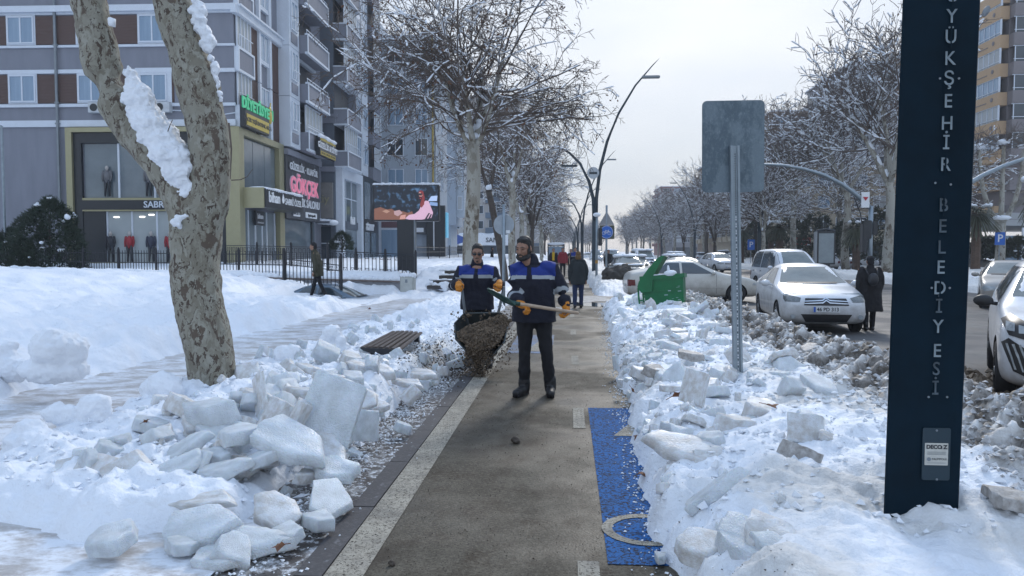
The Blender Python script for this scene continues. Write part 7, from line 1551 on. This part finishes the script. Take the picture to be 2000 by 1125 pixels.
def head_prims(mb, c, yaw, pitch=0, s=1.0, face_m=0):
    M = (Matrix.Rotation(yaw, 3, 'Z') @ Matrix.Rotation(pitch, 3, 'X'))
    def P(x, y, z): return V3(c) + M @ V3((x * s, y * s, z * s))
    E = lambda p, r, m=face_m: mb.ell(P(*p), tuple(a * s for a in r), 16, 12, m, M)
    E((0, .012, .035), (.076, .096, .092)); E((0, -.012, -.03), (.066, .078, .088)); E((0, -.040, -.082), (.045, .045, .036)); E((0, -.062, .028), (.060, .030, .030))
    for q_ in (-1, 1): E((q_ * .040, -.066, -.015), (.026, .022, .022)); E((q_ * .078, .010, -.005), (.012, .020, .032)); E((q_ * .032, -.080, .030), (.024, .014, .010))
    mb.cap([P(0, -.085, .018), P(0, -.104, -.020)], [.010 * s, .016 * s], 8, face_m); E((0, -.092, -.058), (.026, .012, .007)); E((0, -.088, -.070), (.022, .012, .008)); E((0, -.094, -.028), (.020, .012, .010))
    return P, M
def hand(mb, w_, d, palm_n, s=1.0, curl=1.25, m=0, thumb=1):
    """gripping hand: wrist w_, pointing along d, palm facing palm_n"""
    w_ = V3(w_); d = V3(d).normalized(); pn = V3(palm_n); pn = (pn - d * pn.dot(d)).normalized(); sd = d.cross(pn) * thumb
    mb.cap([w_ - d * .02 * s, w_ + d * .035 * s, w_ + d * .085 * s], [(.034 * s, .026 * s), (.042 * s, .026 * s), (.044 * s, .022 * s)], 10, m)
    for i, (off, L) in enumerate(((-.033, .062), (-.011, .076), (.011, .072), (.033, .056))):
        p = w_ + d * .085 * s + sd * off * s * -1; a = 0; pts = [p]; 
        for k, f in enumerate((.42, .33, .25)):
            a += curl * (.75 if k == 0 else .95) * .8; dd = d * math.cos(a) + pn * math.sin(a); pts.append(pts[-1] + dd * L * f * 1.35 * s)
        mb.cap(pts, [.0115 * s, .011 * s, .0105 * s, .0095 * s], 8, m)
    b0 = w_ + d * .03 * s + sd * .036 * s; pts = [b0, b0 + (d * .5 + sd * .6 + pn * .5).normalized() * .036 * s, b0 + (d * .5 + sd * .6 + pn * .5).normalized() * .036 * s + (d * .6 + pn * .9 - sd * .3).normalized() * .036 * s]
    mb.cap(pts, [.015 * s, .0135 * s, .011 * s], 8, m)
def worker(label, loc, rz, J, facing, glasses=False, beard=True, scale=1.0):
    t = thing('person', label, 'person', loc, rz)
    sh, el, wr, hp, kn, an = J['sh'], J['el'], J['wr'], J['hip'], J['knee'], J['ankle']
    body = MB(); P, M = head_prims(body, J['head'], *facing)
    nb_ = V3(J['neck']); body.cap([nb_ - V3((0, 0, .06)), V3(J['head']) + V3((0, .015, -.07))], [.062, .058], 12)
    body.cap([V3((nb_.x, .0, hp[0][2] + .05)), V3((nb_.x, .0, 1.15)), V3((nb_.x, 0, 1.34))], [(.15, .10), (.14, .10), (.15, .09)], 12)
    for i in (0, 1):
        body.cap([V3(sh[i]), V3(el[i]), V3(wr[i])], [.055, .042, .034], 10); body.cap([V3(hp[i]), V3(kn[i]), V3(an[i])], [.075, .045, .030], 10)
        body.cap([V3(an[i]), V3(J['toe'][i]) * .6 + V3(an[i]) * .4 - V3((0, 0, .03))], [.030, .028], 8)
    for i in (0, 1): hand(body, J['wr'][i], J['hd'][i], J['hn'][i], .92, J.get('curl', 1.3), thumb=J['th'][i])
    hc = V3(J['head'])
    bodyo = remesh(body, 'body', [skin], t, .0075, 2)
    for q_ in (-1, 1):
        e_ = MB(); e_.ell(P(q_ * .031, -.083, .012), (.010, .007, .0045), 8, 6); e_.build('eye', hair, bodyo, True)
    # hair cap and beard
    hr = MB(); hr.ell(P(0, .024, .060), (.081, .096, .084), 18, 12, 0, M); hr.ell(P(0, .060, .005), (.074, .062, .085), 16, 10, 0, M)
    hr.ell(P(0, -.016, .100), (.066, .050, .032), 12, 8, 0, M)
    for i in range(0): a = -1.3 + .29 * i; hr.ell(P(.072 * math.sin(a), -.030 - .038 * math.cos(a), .088 + .014 * math.cos(2 * a)), (.020, .018, .020), 8, 6)
    for q_ in (-1, 1): hr.ell(P(q_ * .074, -.004, .030), (.010, .020, .045), 8, 8, 0, M)
    o = remesh(hr, 'hair', [hair], t, .008, 1, disp=[(.004, 30), (.003, 80)])
    if beard:
        bd = MB()
        for i in range(15):
            a = -1.45 + 2.9 * i / 14; bd.ell(P(.070 * math.sin(a), -.030 - .055 * math.cos(a), -.070 - .018 * math.cos(a)), (.021, .020, .030), 8, 6)
            if abs(a) > .9: bd.ell(P(.074 * math.sin(a), -.012 - .03 * math.cos(a), -.025), (.013, .022, .040), 8, 6)
        for i in range(7): a = -.42 + .14 * i; bd.ell(P(.06 * a, -.098 + .02 * a * a, -.043 - .02 * abs(a)), (.010, .008, .008), 8, 6)
        bd.ell(P(0, -.082, -.098), (.036, .026, .024), 10, 8)
        remesh(bd, 'beard', [hair], t, .007, 1, disp=[(.004, 40), (.002, 90)])
    else:
        bd = MB(); bd.ell(P(0, -.093, -.094), (.016, .012, .012), 8, 6)
        for i in range(7): a = -.42 + .14 * i; bd.ell(P(.06 * a, -.100 + .02 * a * a, -.045 - .02 * abs(a)), (.009, .006, .006), 8, 6)
        remesh(bd, 'moustache', [hair], t, .006, 1)
    bw = MB()
    for q_ in (-1, 1): bw.cap([P(q_ * .014, -.095, .036), P(q_ * .034, -.094, .042), P(q_ * .052, -.080, .036)], [.003, .0042, .003], 6)
    bw.build('eyebrows', hair, t, True)
    if glasses:
        gl = MB()
        for q_ in (-1, 1): gl.ell(P(q_ * .032, -.098, .010), (.027, .010, .019), 12, 8, 0, M); gl.tube([P(q_ * .056, -.090, .014), P(q_ * .080, -.02, .014), P(q_ * .082, .015, .006)], .0035, 5)
        gl.tube([P(-.012, -.106, .014), P(.012, -.106, .014)], .003, 5); gl.build('sunglasses', blackp, t, True)
    # jacket
    jk = MB(); cx = J['torso']; zt = (sh[0][2] + sh[1][2]) / 2
    zs = [J['hem'], J['hem'] + .10, 1.05, 1.18, 1.30, zt - .02, zt + .035]; W1 = J['w']; rr = [(W1 * 1.02, .155), (W1 * 1.0, .150), (W1 * .95, .148), (W1 * .97, .150), (W1 * 1.0, .148), (W1 * .88, .118), (W1 * .42, .085)]
    tp_ = [V3((cx[0] + (nb_.x - cx[0]) * max(0, (z - 1.1) / .35), cx[1], z)) for z in zs]
    vs = []; n = 26
    for p, (a, b) in zip(tp_, rr):
        for k in range(n):
            u_ = 6.2832 * k / n; ca, sa = math.cos(u_), math.sin(u_); vs.append(p + V3((a * abs(ca) ** .85 * (1 if ca > 0 else -1), b * abs(sa) ** .85 * (1 if sa > 0 else -1), 0)))
    jk.add(vs, [(i * n + k, i * n + (k + 1) % n, (i + 1) * n + (k + 1) % n, (i + 1) * n + k) for i in range(len(zs) - 1) for k in range(n)] + [tuple(range(n))[::-1], tuple((len(zs) - 1) * n + k for k in range(n))])
    for i in (0, 1):
        s_, e_, w_ = V3(sh[i]), V3(el[i]), V3(wr[i]); d_ = (w_ - e_).normalized(); we = w_ - d_ * .015
        jk.cap([s_ + (V3((nb_.x, s_.y, s_.z)) - s_) * .35 + V3((0, 0, .01)), s_, s_.lerp(e_, .5), e_, e_.lerp(we, .5), we - d_ * .05, we], [.085, .092, .085, .078, .076, .074, .050], 16)
    jk.cap([nb_ + V3((0, .01, -.05)), nb_ + V3((0, .012, .015)), nb_ + V3((0, .015, .050))], [.088, .084, .078], 16)
    yz = J['yoke']; 
    def mf(c):
        dx = c.x - (cx[0] + nb_.x) / 2
        for i in (0, 1):
            e_, w_ = V3(el[i]), V3(wr[i]); L = (w_ - e_).length; f = (c - e_).dot((w_ - e_).normalized()) / L; r_ = (c - (e_ + (w_ - e_) * f)).length
            if r_ < .115 and J['bandf'][i] - .10 < f < J['bandf'][i] + .10: return 2
        tz = (c - (nb_ + V3((0, 0, 0)))).xy.length < .105 and c.z > nb_.z - .035
        if tz: return 0
        z_edge = yz + .35 * max(0, abs(dx) - W1 * .75) * -.5
        in_body = abs(dx) < W1 * 1.02
        if in_body and c.z > z_edge + .022:
            return 0 if (abs(dx + J.get('plk', 0)) < .022 and c.y < 0) else 1
        if in_body and c.z > z_edge - .022 and abs(dx) < W1 * .98: return 0 if (abs(dx + J.get('plk', 0)) < .032 and c.y < 0) else 2
        return 0
    remesh(jk, 'jacket', [navy, royal, refl], t, .0095, 3, disp=[(.012, 7), (.007, 18)], mf=mf)
    tr = MB()
    for i in (0, 1):
        h_, k_, a_ = V3(hp[i]), V3(kn[i]), V3(an[i]); tr.cap([h_ + V3((0, 0, .06)), h_, h_.lerp(k_, .5), k_, k_.lerp(a_, .5), a_ + (k_ - a_) * .12, a_ + V3((0, 0, -.03))], [(.112, .125), (.104, .112), (.084, .092), (.068, .072), (.065, .072), (.056, .060), (.055, .058)], 16)
    tr.ell(((hp[0][0] + hp[1][0]) / 2, cx[1], hp[0][2] + .02), (.17, .12, .12), 14, 10); remesh(tr, 'trousers', [trous], t, .011, 3, disp=[(.010, 9), (.006, 22)])
    for i in (0, 1):
        a_, to = V3(an[i]), V3(J['toe'][i]); bt = MB(); d_ = (to - V3((a_.x, a_.y, to.z))); bt.cap([V3((a_.x, a_.y, .17)), V3((a_.x, a_.y, .07))], [.066, .066], 12); bt.cap([V3((a_.x, a_.y, .055)) - d_ * .18, V3((a_.x, a_.y, .055)) + d_ * .45, V3((a_.x, a_.y, .048)) + d_ * .92], [(.048, .052), (.054, .050), (.047, .040)], 12)
        s0 = V3((a_.x, a_.y, .012)) - d_ * .25; bt.cap([s0, s0 + d_ * .6, s0 + d_ * 1.22], [(.045, .014), (.052, .014), (.045, .013)], 12); remesh(bt, 'boot', [boot], t, .0085, 2, disp=[(.004, 20)])
    for i in (0, 1):
        g = MB(); hand(g, J['wr'][i], J['hd'][i], J['hn'][i], 1.06, J.get('curl', 1.3), thumb=J['th'][i]); d_ = V3(J['hd'][i]).normalized(); w_ = V3(J['wr'][i]); g.cap([w_ - d_ * .03, w_ + d_ * .02], [.044, .043], 12); remesh(g, 'glove', [glove], t, .0055, 1, disp=[(.002, 60)])
    return t
# first worker: standing, shovel across his body
J1 = dict(head=(-.125, -.055, 1.625), neck=(-.045, .0, 1.455), torso=(-.015, 0), w=.245, hem=.815, yoke=1.315, plk=.035,
          sh=[(-.235, -.01, 1.395), (.195, .0, 1.405)], el=[(-.245, -.07, 1.125), (.300, -.02, 1.150)], wr=[(-.150, -.285, 1.030), (.335, -.13, 1.000)],
          hd=[(.75, -.55, -.30), (.05, -.15, -1)], hn=[(.15, -.2, -.9), (-.9, -.35, 0)], th=[1, -1], bandf=[.30, .02],
          hip=[(-.115, 0, .84), (.085, 0, .84)], knee=[(-.120, -.03, .46), (.125, -.02, .46)], ankle=[(-.125, 0, .10), (.165, .02, .10)], toe=[(-.215, -.215, .05), (.172, -.215, .05)])
w1x, w1y = (1046 - 1109) / F * 8.25, 8.25
W1_ = worker('bearded worker in navy and royal blue jacket with no hat gripping a shovel shaft', (w1x, w1y, .002), R(1), J1, (R(-28), R(14)))
sv = thing('shovel', 'green bladed shovel with pale wooden handle held across the bearded worker', 'shovel', (w1x, w1y, 0), R(1))
h0 = V3((-.215, -.375, 1.050)); h1 = V3((.46, -.215, .935)); dS = (h1 - h0).normalized()
woodm = mat('shovel_wood', (.36, .26, .18), .5, col2=(.46, .36, .27), scale=9, aniso=(1, 6, 6))
b_ = MB(); b_.tube([h0 - dS * .02, h0 + dS * .1, h0 + dS * .4, h1], [.018, .020, .019, .017], 12); b_.ell(h1, .017, 10, 6); b_.build('handle', woodm, sv, True)
bl = MB(); u1 = V3((-.86, -.05, .52)).normalized(); sdv = V3((.22, -.93, .25)).normalized(); nv = u1.cross(sdv)
out = [(0, .03), (.04, .065), (.10, .095), (.20, .105), (.28, .085), (.33, .035), (.345, 0)]; rows = []
for a, wv in out: rows.append([h0 + dS * .02 + u1 * a + sdv * (wv * f) + nv * (.035 * (1 - f * f) * (1 - a) - .03) for f in (-1, -.5, 0, .5, 1)])
vs = [p for r_ in rows for p in r_]; vb = [p - nv * .004 for p in vs]; nn = len(vs)
fs = [(i * 5 + k, i * 5 + k + 1, (i + 1) * 5 + k + 1, (i + 1) * 5 + k) for i in range(6) for k in range(4)]
bl.add(vs + vb, fs + [tuple(nn + q_ for q_ in f[::-1]) for f in fs] + [(i * 5, (i + 1) * 5, nn + (i + 1) * 5, nn + i * 5) for i in range(6)] + [((i + 1) * 5 + 4, i * 5 + 4, nn + i * 5 + 4, nn + (i + 1) * 5 + 4) for i in range(6)])
bl.tube([h0 + dS * .06, h0 - dS * .02, h0 + u1 * .08 - nv * .01], [.024, .026, .018], 10); bl.build('blade', mat('green_shovel', (.012, .055, .045), .4, var=.25, scale=12), sv, True)
# second worker behind the wheelbarrow
J2 = dict(head=(.01, -.02, 1.565), neck=(0, .015, 1.405), torso=(0, 0), w=.235, hem=.79, yoke=1.255, plk=0.0,
          sh=[(-.205, -.01, 1.325), (.205, -.01, 1.325)], el=[(-.315, -.06, 1.115), (.300, -.06, 1.115)], wr=[(-.215, -.285, 1.165), (.335, -.285, 1.165)],
          hd=[(.05, -.75, -.35), (.0, -.75, -.35)], hn=[(.25, -.2, -.8), (-.25, -.2, -.8)], th=[1, -1], bandf=[.35, .35],
          hip=[(-.10, 0, .82), (.10, 0, .82)], knee=[(-.11, -.05, .45), (.13, .05, .45)], ankle=[(-.12, .12, .10), (.17, -.02, .10)], toe=[(-.14, -.10, .05), (.19, -.22, .05)])
w2y = 10.25; w2x = (931 - 1109) / F * w2y
W2_ = worker('worker in dark sunglasses and navy and royal blue jacket tipping the wheelbarrow', (w2x, w2y, .002), 0, J2, (R(2), R(10)), True, False)
# wheelbarrow, tipped forward
wb = thing('wheelbarrow', 'grey metal wheelbarrow tipped forward spilling dark gravel in front of the second worker', 'wheelbarrow', (w2x, w2y, 0))
def wq(u, v, Y): p = at(u, v, Y); return V3((p.x - w2x, Y - w2y, p.z))
Yb = 9.8; traym = mat('barrow_tray', (.085, .10, .105), .4, .5, var=.15, scale=5)
rim_ = [wq(907, 612, 9.95), wq(978, 611, 9.95), wq(992, 630, 9.85), wq(985, 668, 9.55), wq(958, 700, 9.42), wq(914, 690, 9.42), wq(890, 662, 9.6), wq(888, 632, 9.85)]
cen = sum(rim_, V3()) / 8; bot = [p.lerp(cen, .38) + V3((0, .26, -.16)) for p in rim_]
b_ = MB(); n = 8; off_ = V3((0, .012, -.006)); vs = rim_ + bot + [p + off_ for p in rim_] + [p + off_ for p in bot]
b_.add(vs, [(i, n + i, n + (i + 1) % n, (i + 1) % n) for i in range(n)] + [tuple(n + i for i in range(n))] + [(2 * n + i, 2 * n + (i + 1) % n, 3 * n + (i + 1) % n, 3 * n + i) for i in range(n)] + [tuple(3 * n + i for i in range(n))[::-1]])
b_.build('tray', traym, wb); b_ = MB(); b_.tube(rim_ + [rim_[0]], .012, 8); b_.build('tray_rim', traym, wb, True)
tubem = mat('barrow_tube', (.035, .04, .045), .45, .3, var=0)
wc_ = wq(936, 711, 9.72); b_ = MB()
hl = [wq(901, 557, 9.96), wq(907, 600, 10.0), wq(918, 650, 10.0), wq(926, 700, 9.85), wc_ + V3((-.09, 0, 0)), wq(917, 722, 9.6), wq(936, 731, 9.55), wq(955, 720, 9.6), wc_ + V3((.09, 0, 0)), wq(950, 700, 9.85), wq(962, 650, 10.0), wq(976, 600, 10.0), wq(984, 560, 9.96)]
b_.tube(hl[:3], .019, 8); b_.tube(hl[10:], .019, 8); b_.build('handle', mat('worn_tube', (.13, .15, .17), .4, .4, var=.1), wb, True)
b_ = MB(); lp_ = [wq(914, 700, 9.68), wq(913, 712, 9.62), wq(922, 724, 9.56), wq(937, 730, 9.54), wq(950, 722, 9.56), wq(957, 705, 9.62), wq(957, 690, 9.7)]; b_.tube(lp_, .014, 8); b_.tube([wq(970, 668, 9.9), wq(970, 690, 9.88), wq(963, 694, 9.86)], .012, 6); b_.tube([wc_ + V3((-.13, 0, 0)), wc_ + V3((.13, 0, 0))], .012, 6); b_.build('frame', tubem, wb, True)
b_ = MB(); pr = [(-.045, .10), (-.05, .15), (-.03, .175), (.03, .175), (.05, .15), (.045, .10)]; n = 22; vs = []
for x, r_ in pr: vs += [wc_ + V3((x, r_ * math.cos(6.2832 * i / n), r_ * math.sin(6.2832 * i / n) + .0)) for i in range(n)]
b_.add(vs, [(j * n + i, j * n + (i + 1) % n, (j + 1) * n + (i + 1) % n, (j + 1) * n + i) for j in range(5) for i in range(n)]); wt_ = b_.build('wheel', tyre, wb, True); b_ = MB()
for x in (-.03, .02): b_.prism(circle(.105, 18), T(wc_.x + x, wc_.y, wc_.z) @ Matrix.Rotation(R(90), 4, 'Y'), .01)
b_.build('rim', greym, wt_); wt_.location = (0, 0, max(0, .178 - wc_.z))
# load and falling gravel
rnd = np.random.RandomState(3); base = np.array([(1, 0, 0), (-1, 0, 0), (0, 1, 0), (0, -1, 0), (0, 0, 1), (0, 0, -1)], float); fc_ = np.array([(4, 0, 2), (4, 2, 1), (4, 1, 3), (4, 3, 0), (5, 2, 0), (5, 1, 2), (5, 3, 1), (5, 0, 3)])
Pts = []
def inpoly(x, y, poly):
    c = False; j = len(poly) - 1
    for i in range(len(poly)):
        if (poly[i][1] > y) != (poly[j][1] > y) and x < (poly[j][0] - poly[i][0]) * (y - poly[i][1]) / (poly[j][1] - poly[i][1]) + poly[i][0]: c = not c
        j = i
    return c
pl_ = [(891, 652), (905, 642), (930, 632), (958, 622), (984, 614), (996, 628), (990, 640), (978, 662), (958, 682), (950, 700), (930, 704), (916, 692), (908, 670), (896, 660)]
cxx, cyy = 938, 655
while len(Pts) < 5200:
    u, v = rnd.uniform(880, 1000), rnd.uniform(606, 712)
    if inpoly(u, v, pl_) or rnd.rand() < .03: 
        rr_ = min(1, math.hypot((u - cxx) / 55, (v - cyy) / 48)); Y = 9.95 - .55 * (v - 612) / 90 - .28 * (1 - rr_ ** 2) * (1 if v > 640 else .4) + rnd.normal(0, .015); Pts.append((*wq(u, v, Y), rnd.uniform(.006, .021)))
for _ in range(700):
    v = 690 + 45 * rnd.uniform() ** 1.4; u = 935 + rnd.normal(0, 16 - (v - 690) * .08); Pts.append((*wq(u, v, 9.35 + rnd.normal(0, .05)), rnd.uniform(.005, .014)))
for _ in range(260): Pts.append((*wq(990 + rnd.normal(0, 12), 640 + rnd.normal(0, 22), 9.7 + rnd.normal(0, .1)), rnd.uniform(.004, .012)))
Pts = np.array(Pts); nn = len(Pts); V_ = base[None] * Pts[:, 3][:, None, None] * rnd.uniform(.5, 1.3, (nn, 6, 1)) + rnd.uniform(-.5, .5, (nn, 6, 3)) * Pts[:, 3][:, None, None] + Pts[:, None, :3]
me = bpy.data.meshes.new('gravel_load'); me.from_pydata(V_.reshape(-1, 3).tolist(), [], (fc_[None] + (np.arange(nn) * 6)[:, None, None]).reshape(-1, 3).tolist()); me.materials.append(mat('gravel_load', (.055, .040, .028), .9, col2=(.23, .17, .115), scale=16, fac=.52)); me.update()
o = link_mesh('gravel_load', me); o.location = (w2x, w2y, 0); tag(o, 'dark brown gravel pouring out of the tipped wheelbarrow', kind='stuff')
b_ = MB(); core = [wq(u, v, 9.93 - .50 * (v - 612) / 90 + .03) for u, v in pl_]; cc_ = sum(core, V3()) / len(core) + V3((0, -.12, 0)); b_.add(core + [cc_, cc_ + V3((0, .45, -.05))], [(i, (i + 1) % len(core), len(core)) for i in range(len(core))] + [((i + 1) % len(core), i, len(core) + 1) for i in range(len(core))])
b_.build('gravel_core', MATS['gravel_load'], wb, True)

# simpler pedestrians
def walker(label, loc, rz, H, coat, legs, hem, w=.22, hat=None, hairm=hair, gait=.0, arms=None, bootm=boot, skirt=False, hood=None, bag=False, stripe=None, voxel=.014, yoke=False, bend=0, wide=1.0):
    t = thing('person', label, 'person', loc, rz); s = H / 1.75; K = lambda x, y, z: V3((x * s, y * s, z * s))
    lean = lambda z: -bend * max(0, z - .9)
    sh = [K(-.19 * wide, lean(1.42), 1.42), K(.19 * wide, lean(1.42), 1.42)]; ar = arms or [((-.25, -.02, 1.13), (-.24, -.10, .88)), ((.25, .02, 1.13), (.24, -.06, .88))]
    hp = [K(-.09, 0, .88), K(.09, 0, .88)]; kn = [K(-.10, -gait * .5 - .02, .48), K(.10, gait * .3, .48)]; an = [K(-.10, -gait, .09), K(.10, gait, .09 + gait * .12)]
    hc = K(0, lean(1.62) - .03, 1.62)
    b = MB(); P, M = head_prims(b, hc, 0, R(8), s); b.cap([K(0, lean(1.4), 1.38), hc - V3((0, 0, .06))], [.06, .055], 10); b.cap([K(0, 0, .9), K(0, lean(1.1), 1.1), K(0, lean(1.36), 1.36)], [(.14, .09), (.13, .09), (.15, .09)], 10)
    for i in (0, 1):
        e_, w_ = K(*ar[i][0]), K(*ar[i][1]); b.cap([sh[i], e_, w_], [.05, .04, .032], 8); b.cap([hp[i], kn[i], an[i]], [.07, .05, .04], 8); hand(b, w_, (w_ - e_), (0, 1, 0), s * .95, .5)
    remesh(b, 'body', [skin], t, .010, 2)
    c = MB(); zs = [hem, (hem + 1.0) / 2 if hem < .95 else 1.0, 1.08, 1.25, 1.38, 1.45]; ws_ = [(w * (1.12 if skirt else 1.0), .17), (w * 1.02, .155), (w * .95, .14), (w, .14), (w * .9, .125), (w * .45, .08)]
    vs = []; n = 20
    for z, (a, d) in zip(zs, ws_):
        for k in range(n): u_ = 6.2832 * k / n; vs.append(K(a * math.cos(u_), lean(z) + d * math.sin(u_), z))
    c.add(vs, [(i * n + k, i * n + (k + 1) % n, (i + 1) * n + (k + 1) % n, (i + 1) * n + k) for i in range(len(zs) - 1) for k in range(n)] + [tuple(range(n))[::-1], tuple((len(zs) - 1) * n + k for k in range(n))])
    for i in (0, 1):
        e_, w_ = K(*ar[i][0]), K(*ar[i][1]); c.cap([sh[i] + V3((-.03 if i else .03, 0, .0)), sh[i].lerp(e_, .5), e_, e_.lerp(w_, .5), w_ - (w_ - e_) * .04], [.078, .074, .07, .064, .058], 12)
    c.cap([K(0, lean(1.42), 1.42), K(0, lean(1.50) - .01, 1.50)], [.085, .078], 12)
    mats_ = [coat, stripe or coat, refl]
    def mf(p):
        if stripe and not yoke: return 1 if abs(p.x) < .07 * s and p.y < lean(p.z) and p.z > 1.0 else 0
        if yoke: return 1 if (p.z > 1.30 * s and abs(p.x) < .2) else (2 if p.z > 1.27 * s and abs(p.x) < .2 else 0)
        return 0
    remesh(c, 'coat', mats_, t, voxel, 3, disp=[(.014, 6), (.008, 16)], mf=mf)
    l = MB()
    for i in (0, 1): l.cap([hp[i], hp[i].lerp(kn[i], .5), kn[i], kn[i].lerp(an[i], .5), an[i] + V3((0, 0, .02))], [(.098, .10), (.085, .09), (.068, .07), (.062, .065), (.055, .055)], 12)
    l.ell(K(0, 0, .9), (.16, .11, .1), 12, 8); remesh(l, 'trousers', [legs], t, voxel, 2, disp=[(.008, 12)])
    for i in (0, 1):
        f = MB(); a_ = an[i]; f.cap([a_ + V3((0, 0, .07)), a_ - V3((0, 0, .04))], [.052, .05], 10); f.cap([a_ + V3((0, .04, -.045)), a_ + V3((0, -.17, -.055))], [(.045, .04), (.042, .032)], 10); remesh(f, 'boot', [bootm], t, .011, 2)
    h = MB(); h.ell(hc + V3((0, .02, .05)) * s, (.086 * s, .10 * s, .088 * s), 14, 10); h.ell(hc + V3((0, .045, -.01)) * s, (.078 * s, .08 * s, .09 * s), 12, 8)
    if hood: h.ell(hc + V3((0, .05, -.06)) * s, (.10 * s, .09 * s, .09 * s), 12, 8)
    remesh(h, 'hat' if hat else ('hood' if hood else 'hair'), [hat or hood or hairm], t, .011, 2, disp=[(.008, 25)])
    return t
pw_ = walker('elderly figure in olive coat and dark woolly hat walking left past the railing', atz(622, 583, 0.0), R(-84), 1.9, olive, trous, .70, w=.25, hat=blackc, gait=.24, arms=[((-.27, .03, 1.10), (-.27, -.04, .84)), ((.27, .02, 1.10), (.26, -.08, .84))], bend=.16)
# he faces along the walk, seen from the side
wk = walker('woman in long black coat and hat with small backpack walking away on the road', atz(1697, 646, -.12), R(176), 1.62, blackc, trous, .46, w=.275, hat=blackc, gait=.10, skirt=True, wide=1.15)
b_ = MB(); b_.ell((0, .21, 1.12), (.11, .075, .14), 12, 9); b_.tube([(.09, .2, 1.2), (.12, .05, 1.36), (.10, -.1, 1.3)], .014, 6); b_.tube([(-.09, .2, 1.2), (-.12, .05, 1.36)], .014, 6)
bpk = b_.build('backpack', mat('backpack_cloth', (.018, .02, .026), .5), None, True, label='small dark backpack on the back of the woman in black', cat='backpack'); bpk.location = wk.location; bpk.rotation_euler = wk.rotation_euler
walker('woman with brown fur hood and blue jeans walking away on the cycle path', atz(1129, 601, 0), R(182), 1.60, mat('dark_teal_coat', (.012, .018, .022), .85, var=.2), denim, .72, w=.23, hood=furm, gait=.06)
walker('worker with yellow jumper under navy jacket in the distant group', at(1081, 541, 45) * 1.0, R(-4), 1.74, navy, trous, .82, stripe=yelc, voxel=.022)
walker('worker in red jacket with pale stripe and dark hat in the distant group', at(1099, 541, 44), 0, 1.73, redc, trous, .82, hat=blackc, voxel=.022, gait=.1)
walker('worker in black second from the right of the distant group', at(1115, 541, 46), R(3), 1.72, blackc, trous, .78, hat=blackc, voxel=.022)
wr_ = walker('distant worker in royal blue yoked jacket holding a shovel upright', at(1123, 549, 38.5), 0, 1.74, navy, trous, .82, w=.25, hat=blackc, stripe=royal, yoke=True, voxel=.02, arms=[((-.28, -.05, 1.15), (-.30, -.22, 1.20)), ((.28, -.03, 1.12), (.30, -.16, .98))], wide=1.15)
b_ = MB(); b_.tube([(-.30, -.26, 1.32), (-.27, -.30, .55)], .016, 6); sh2 = b_.build('handle', woodm, None, True); tS = thing('shovel', 'upright shovel with grey blade held by the distant royal blue worker', 'shovel', wr_.location); sh2.parent = tS
b_ = MB(); b_.box(-.38, -.16, -.315, -.30, .30, .62); b_.build('blade', greym, tS)
walker('lone dark figure by the far railing below the flag sign', at(961, 520, 66), R(90), 1.7, blackc, trous, .7, hat=blackc, voxel=.03, gait=.15)
walker('dark hatted figure standing between the snowy parked cars', (2.4, 44.5, 0), 0, 1.7, blackc, trous, .7, hat=blackc, voxel=.03)

# ------------------------------------------------------------------ winter air
hz = MB(); hz.box(-330, 330, -8, 560, -1.4, 52); ho = hz.build('haze', [], None, kind='stuff', label='thin pale winter haze filling the street')
hm_ = bpy.data.materials.new('haze_air'); hm_.use_nodes = True; n_ = hm_.node_tree.nodes; n_.clear(); out_ = n_.new('ShaderNodeOutputMaterial'); vol = n_.new('ShaderNodeVolumePrincipled'); vol.inputs['Color'].default_value = (.86, .91, 1, 1); vol.inputs['Density'].default_value = .0008; vol.inputs['Anisotropy'].default_value = 0
hm_.node_tree.links.new(vol.outputs[0], out_.inputs['Volume']); ho.data.materials.append(hm_)
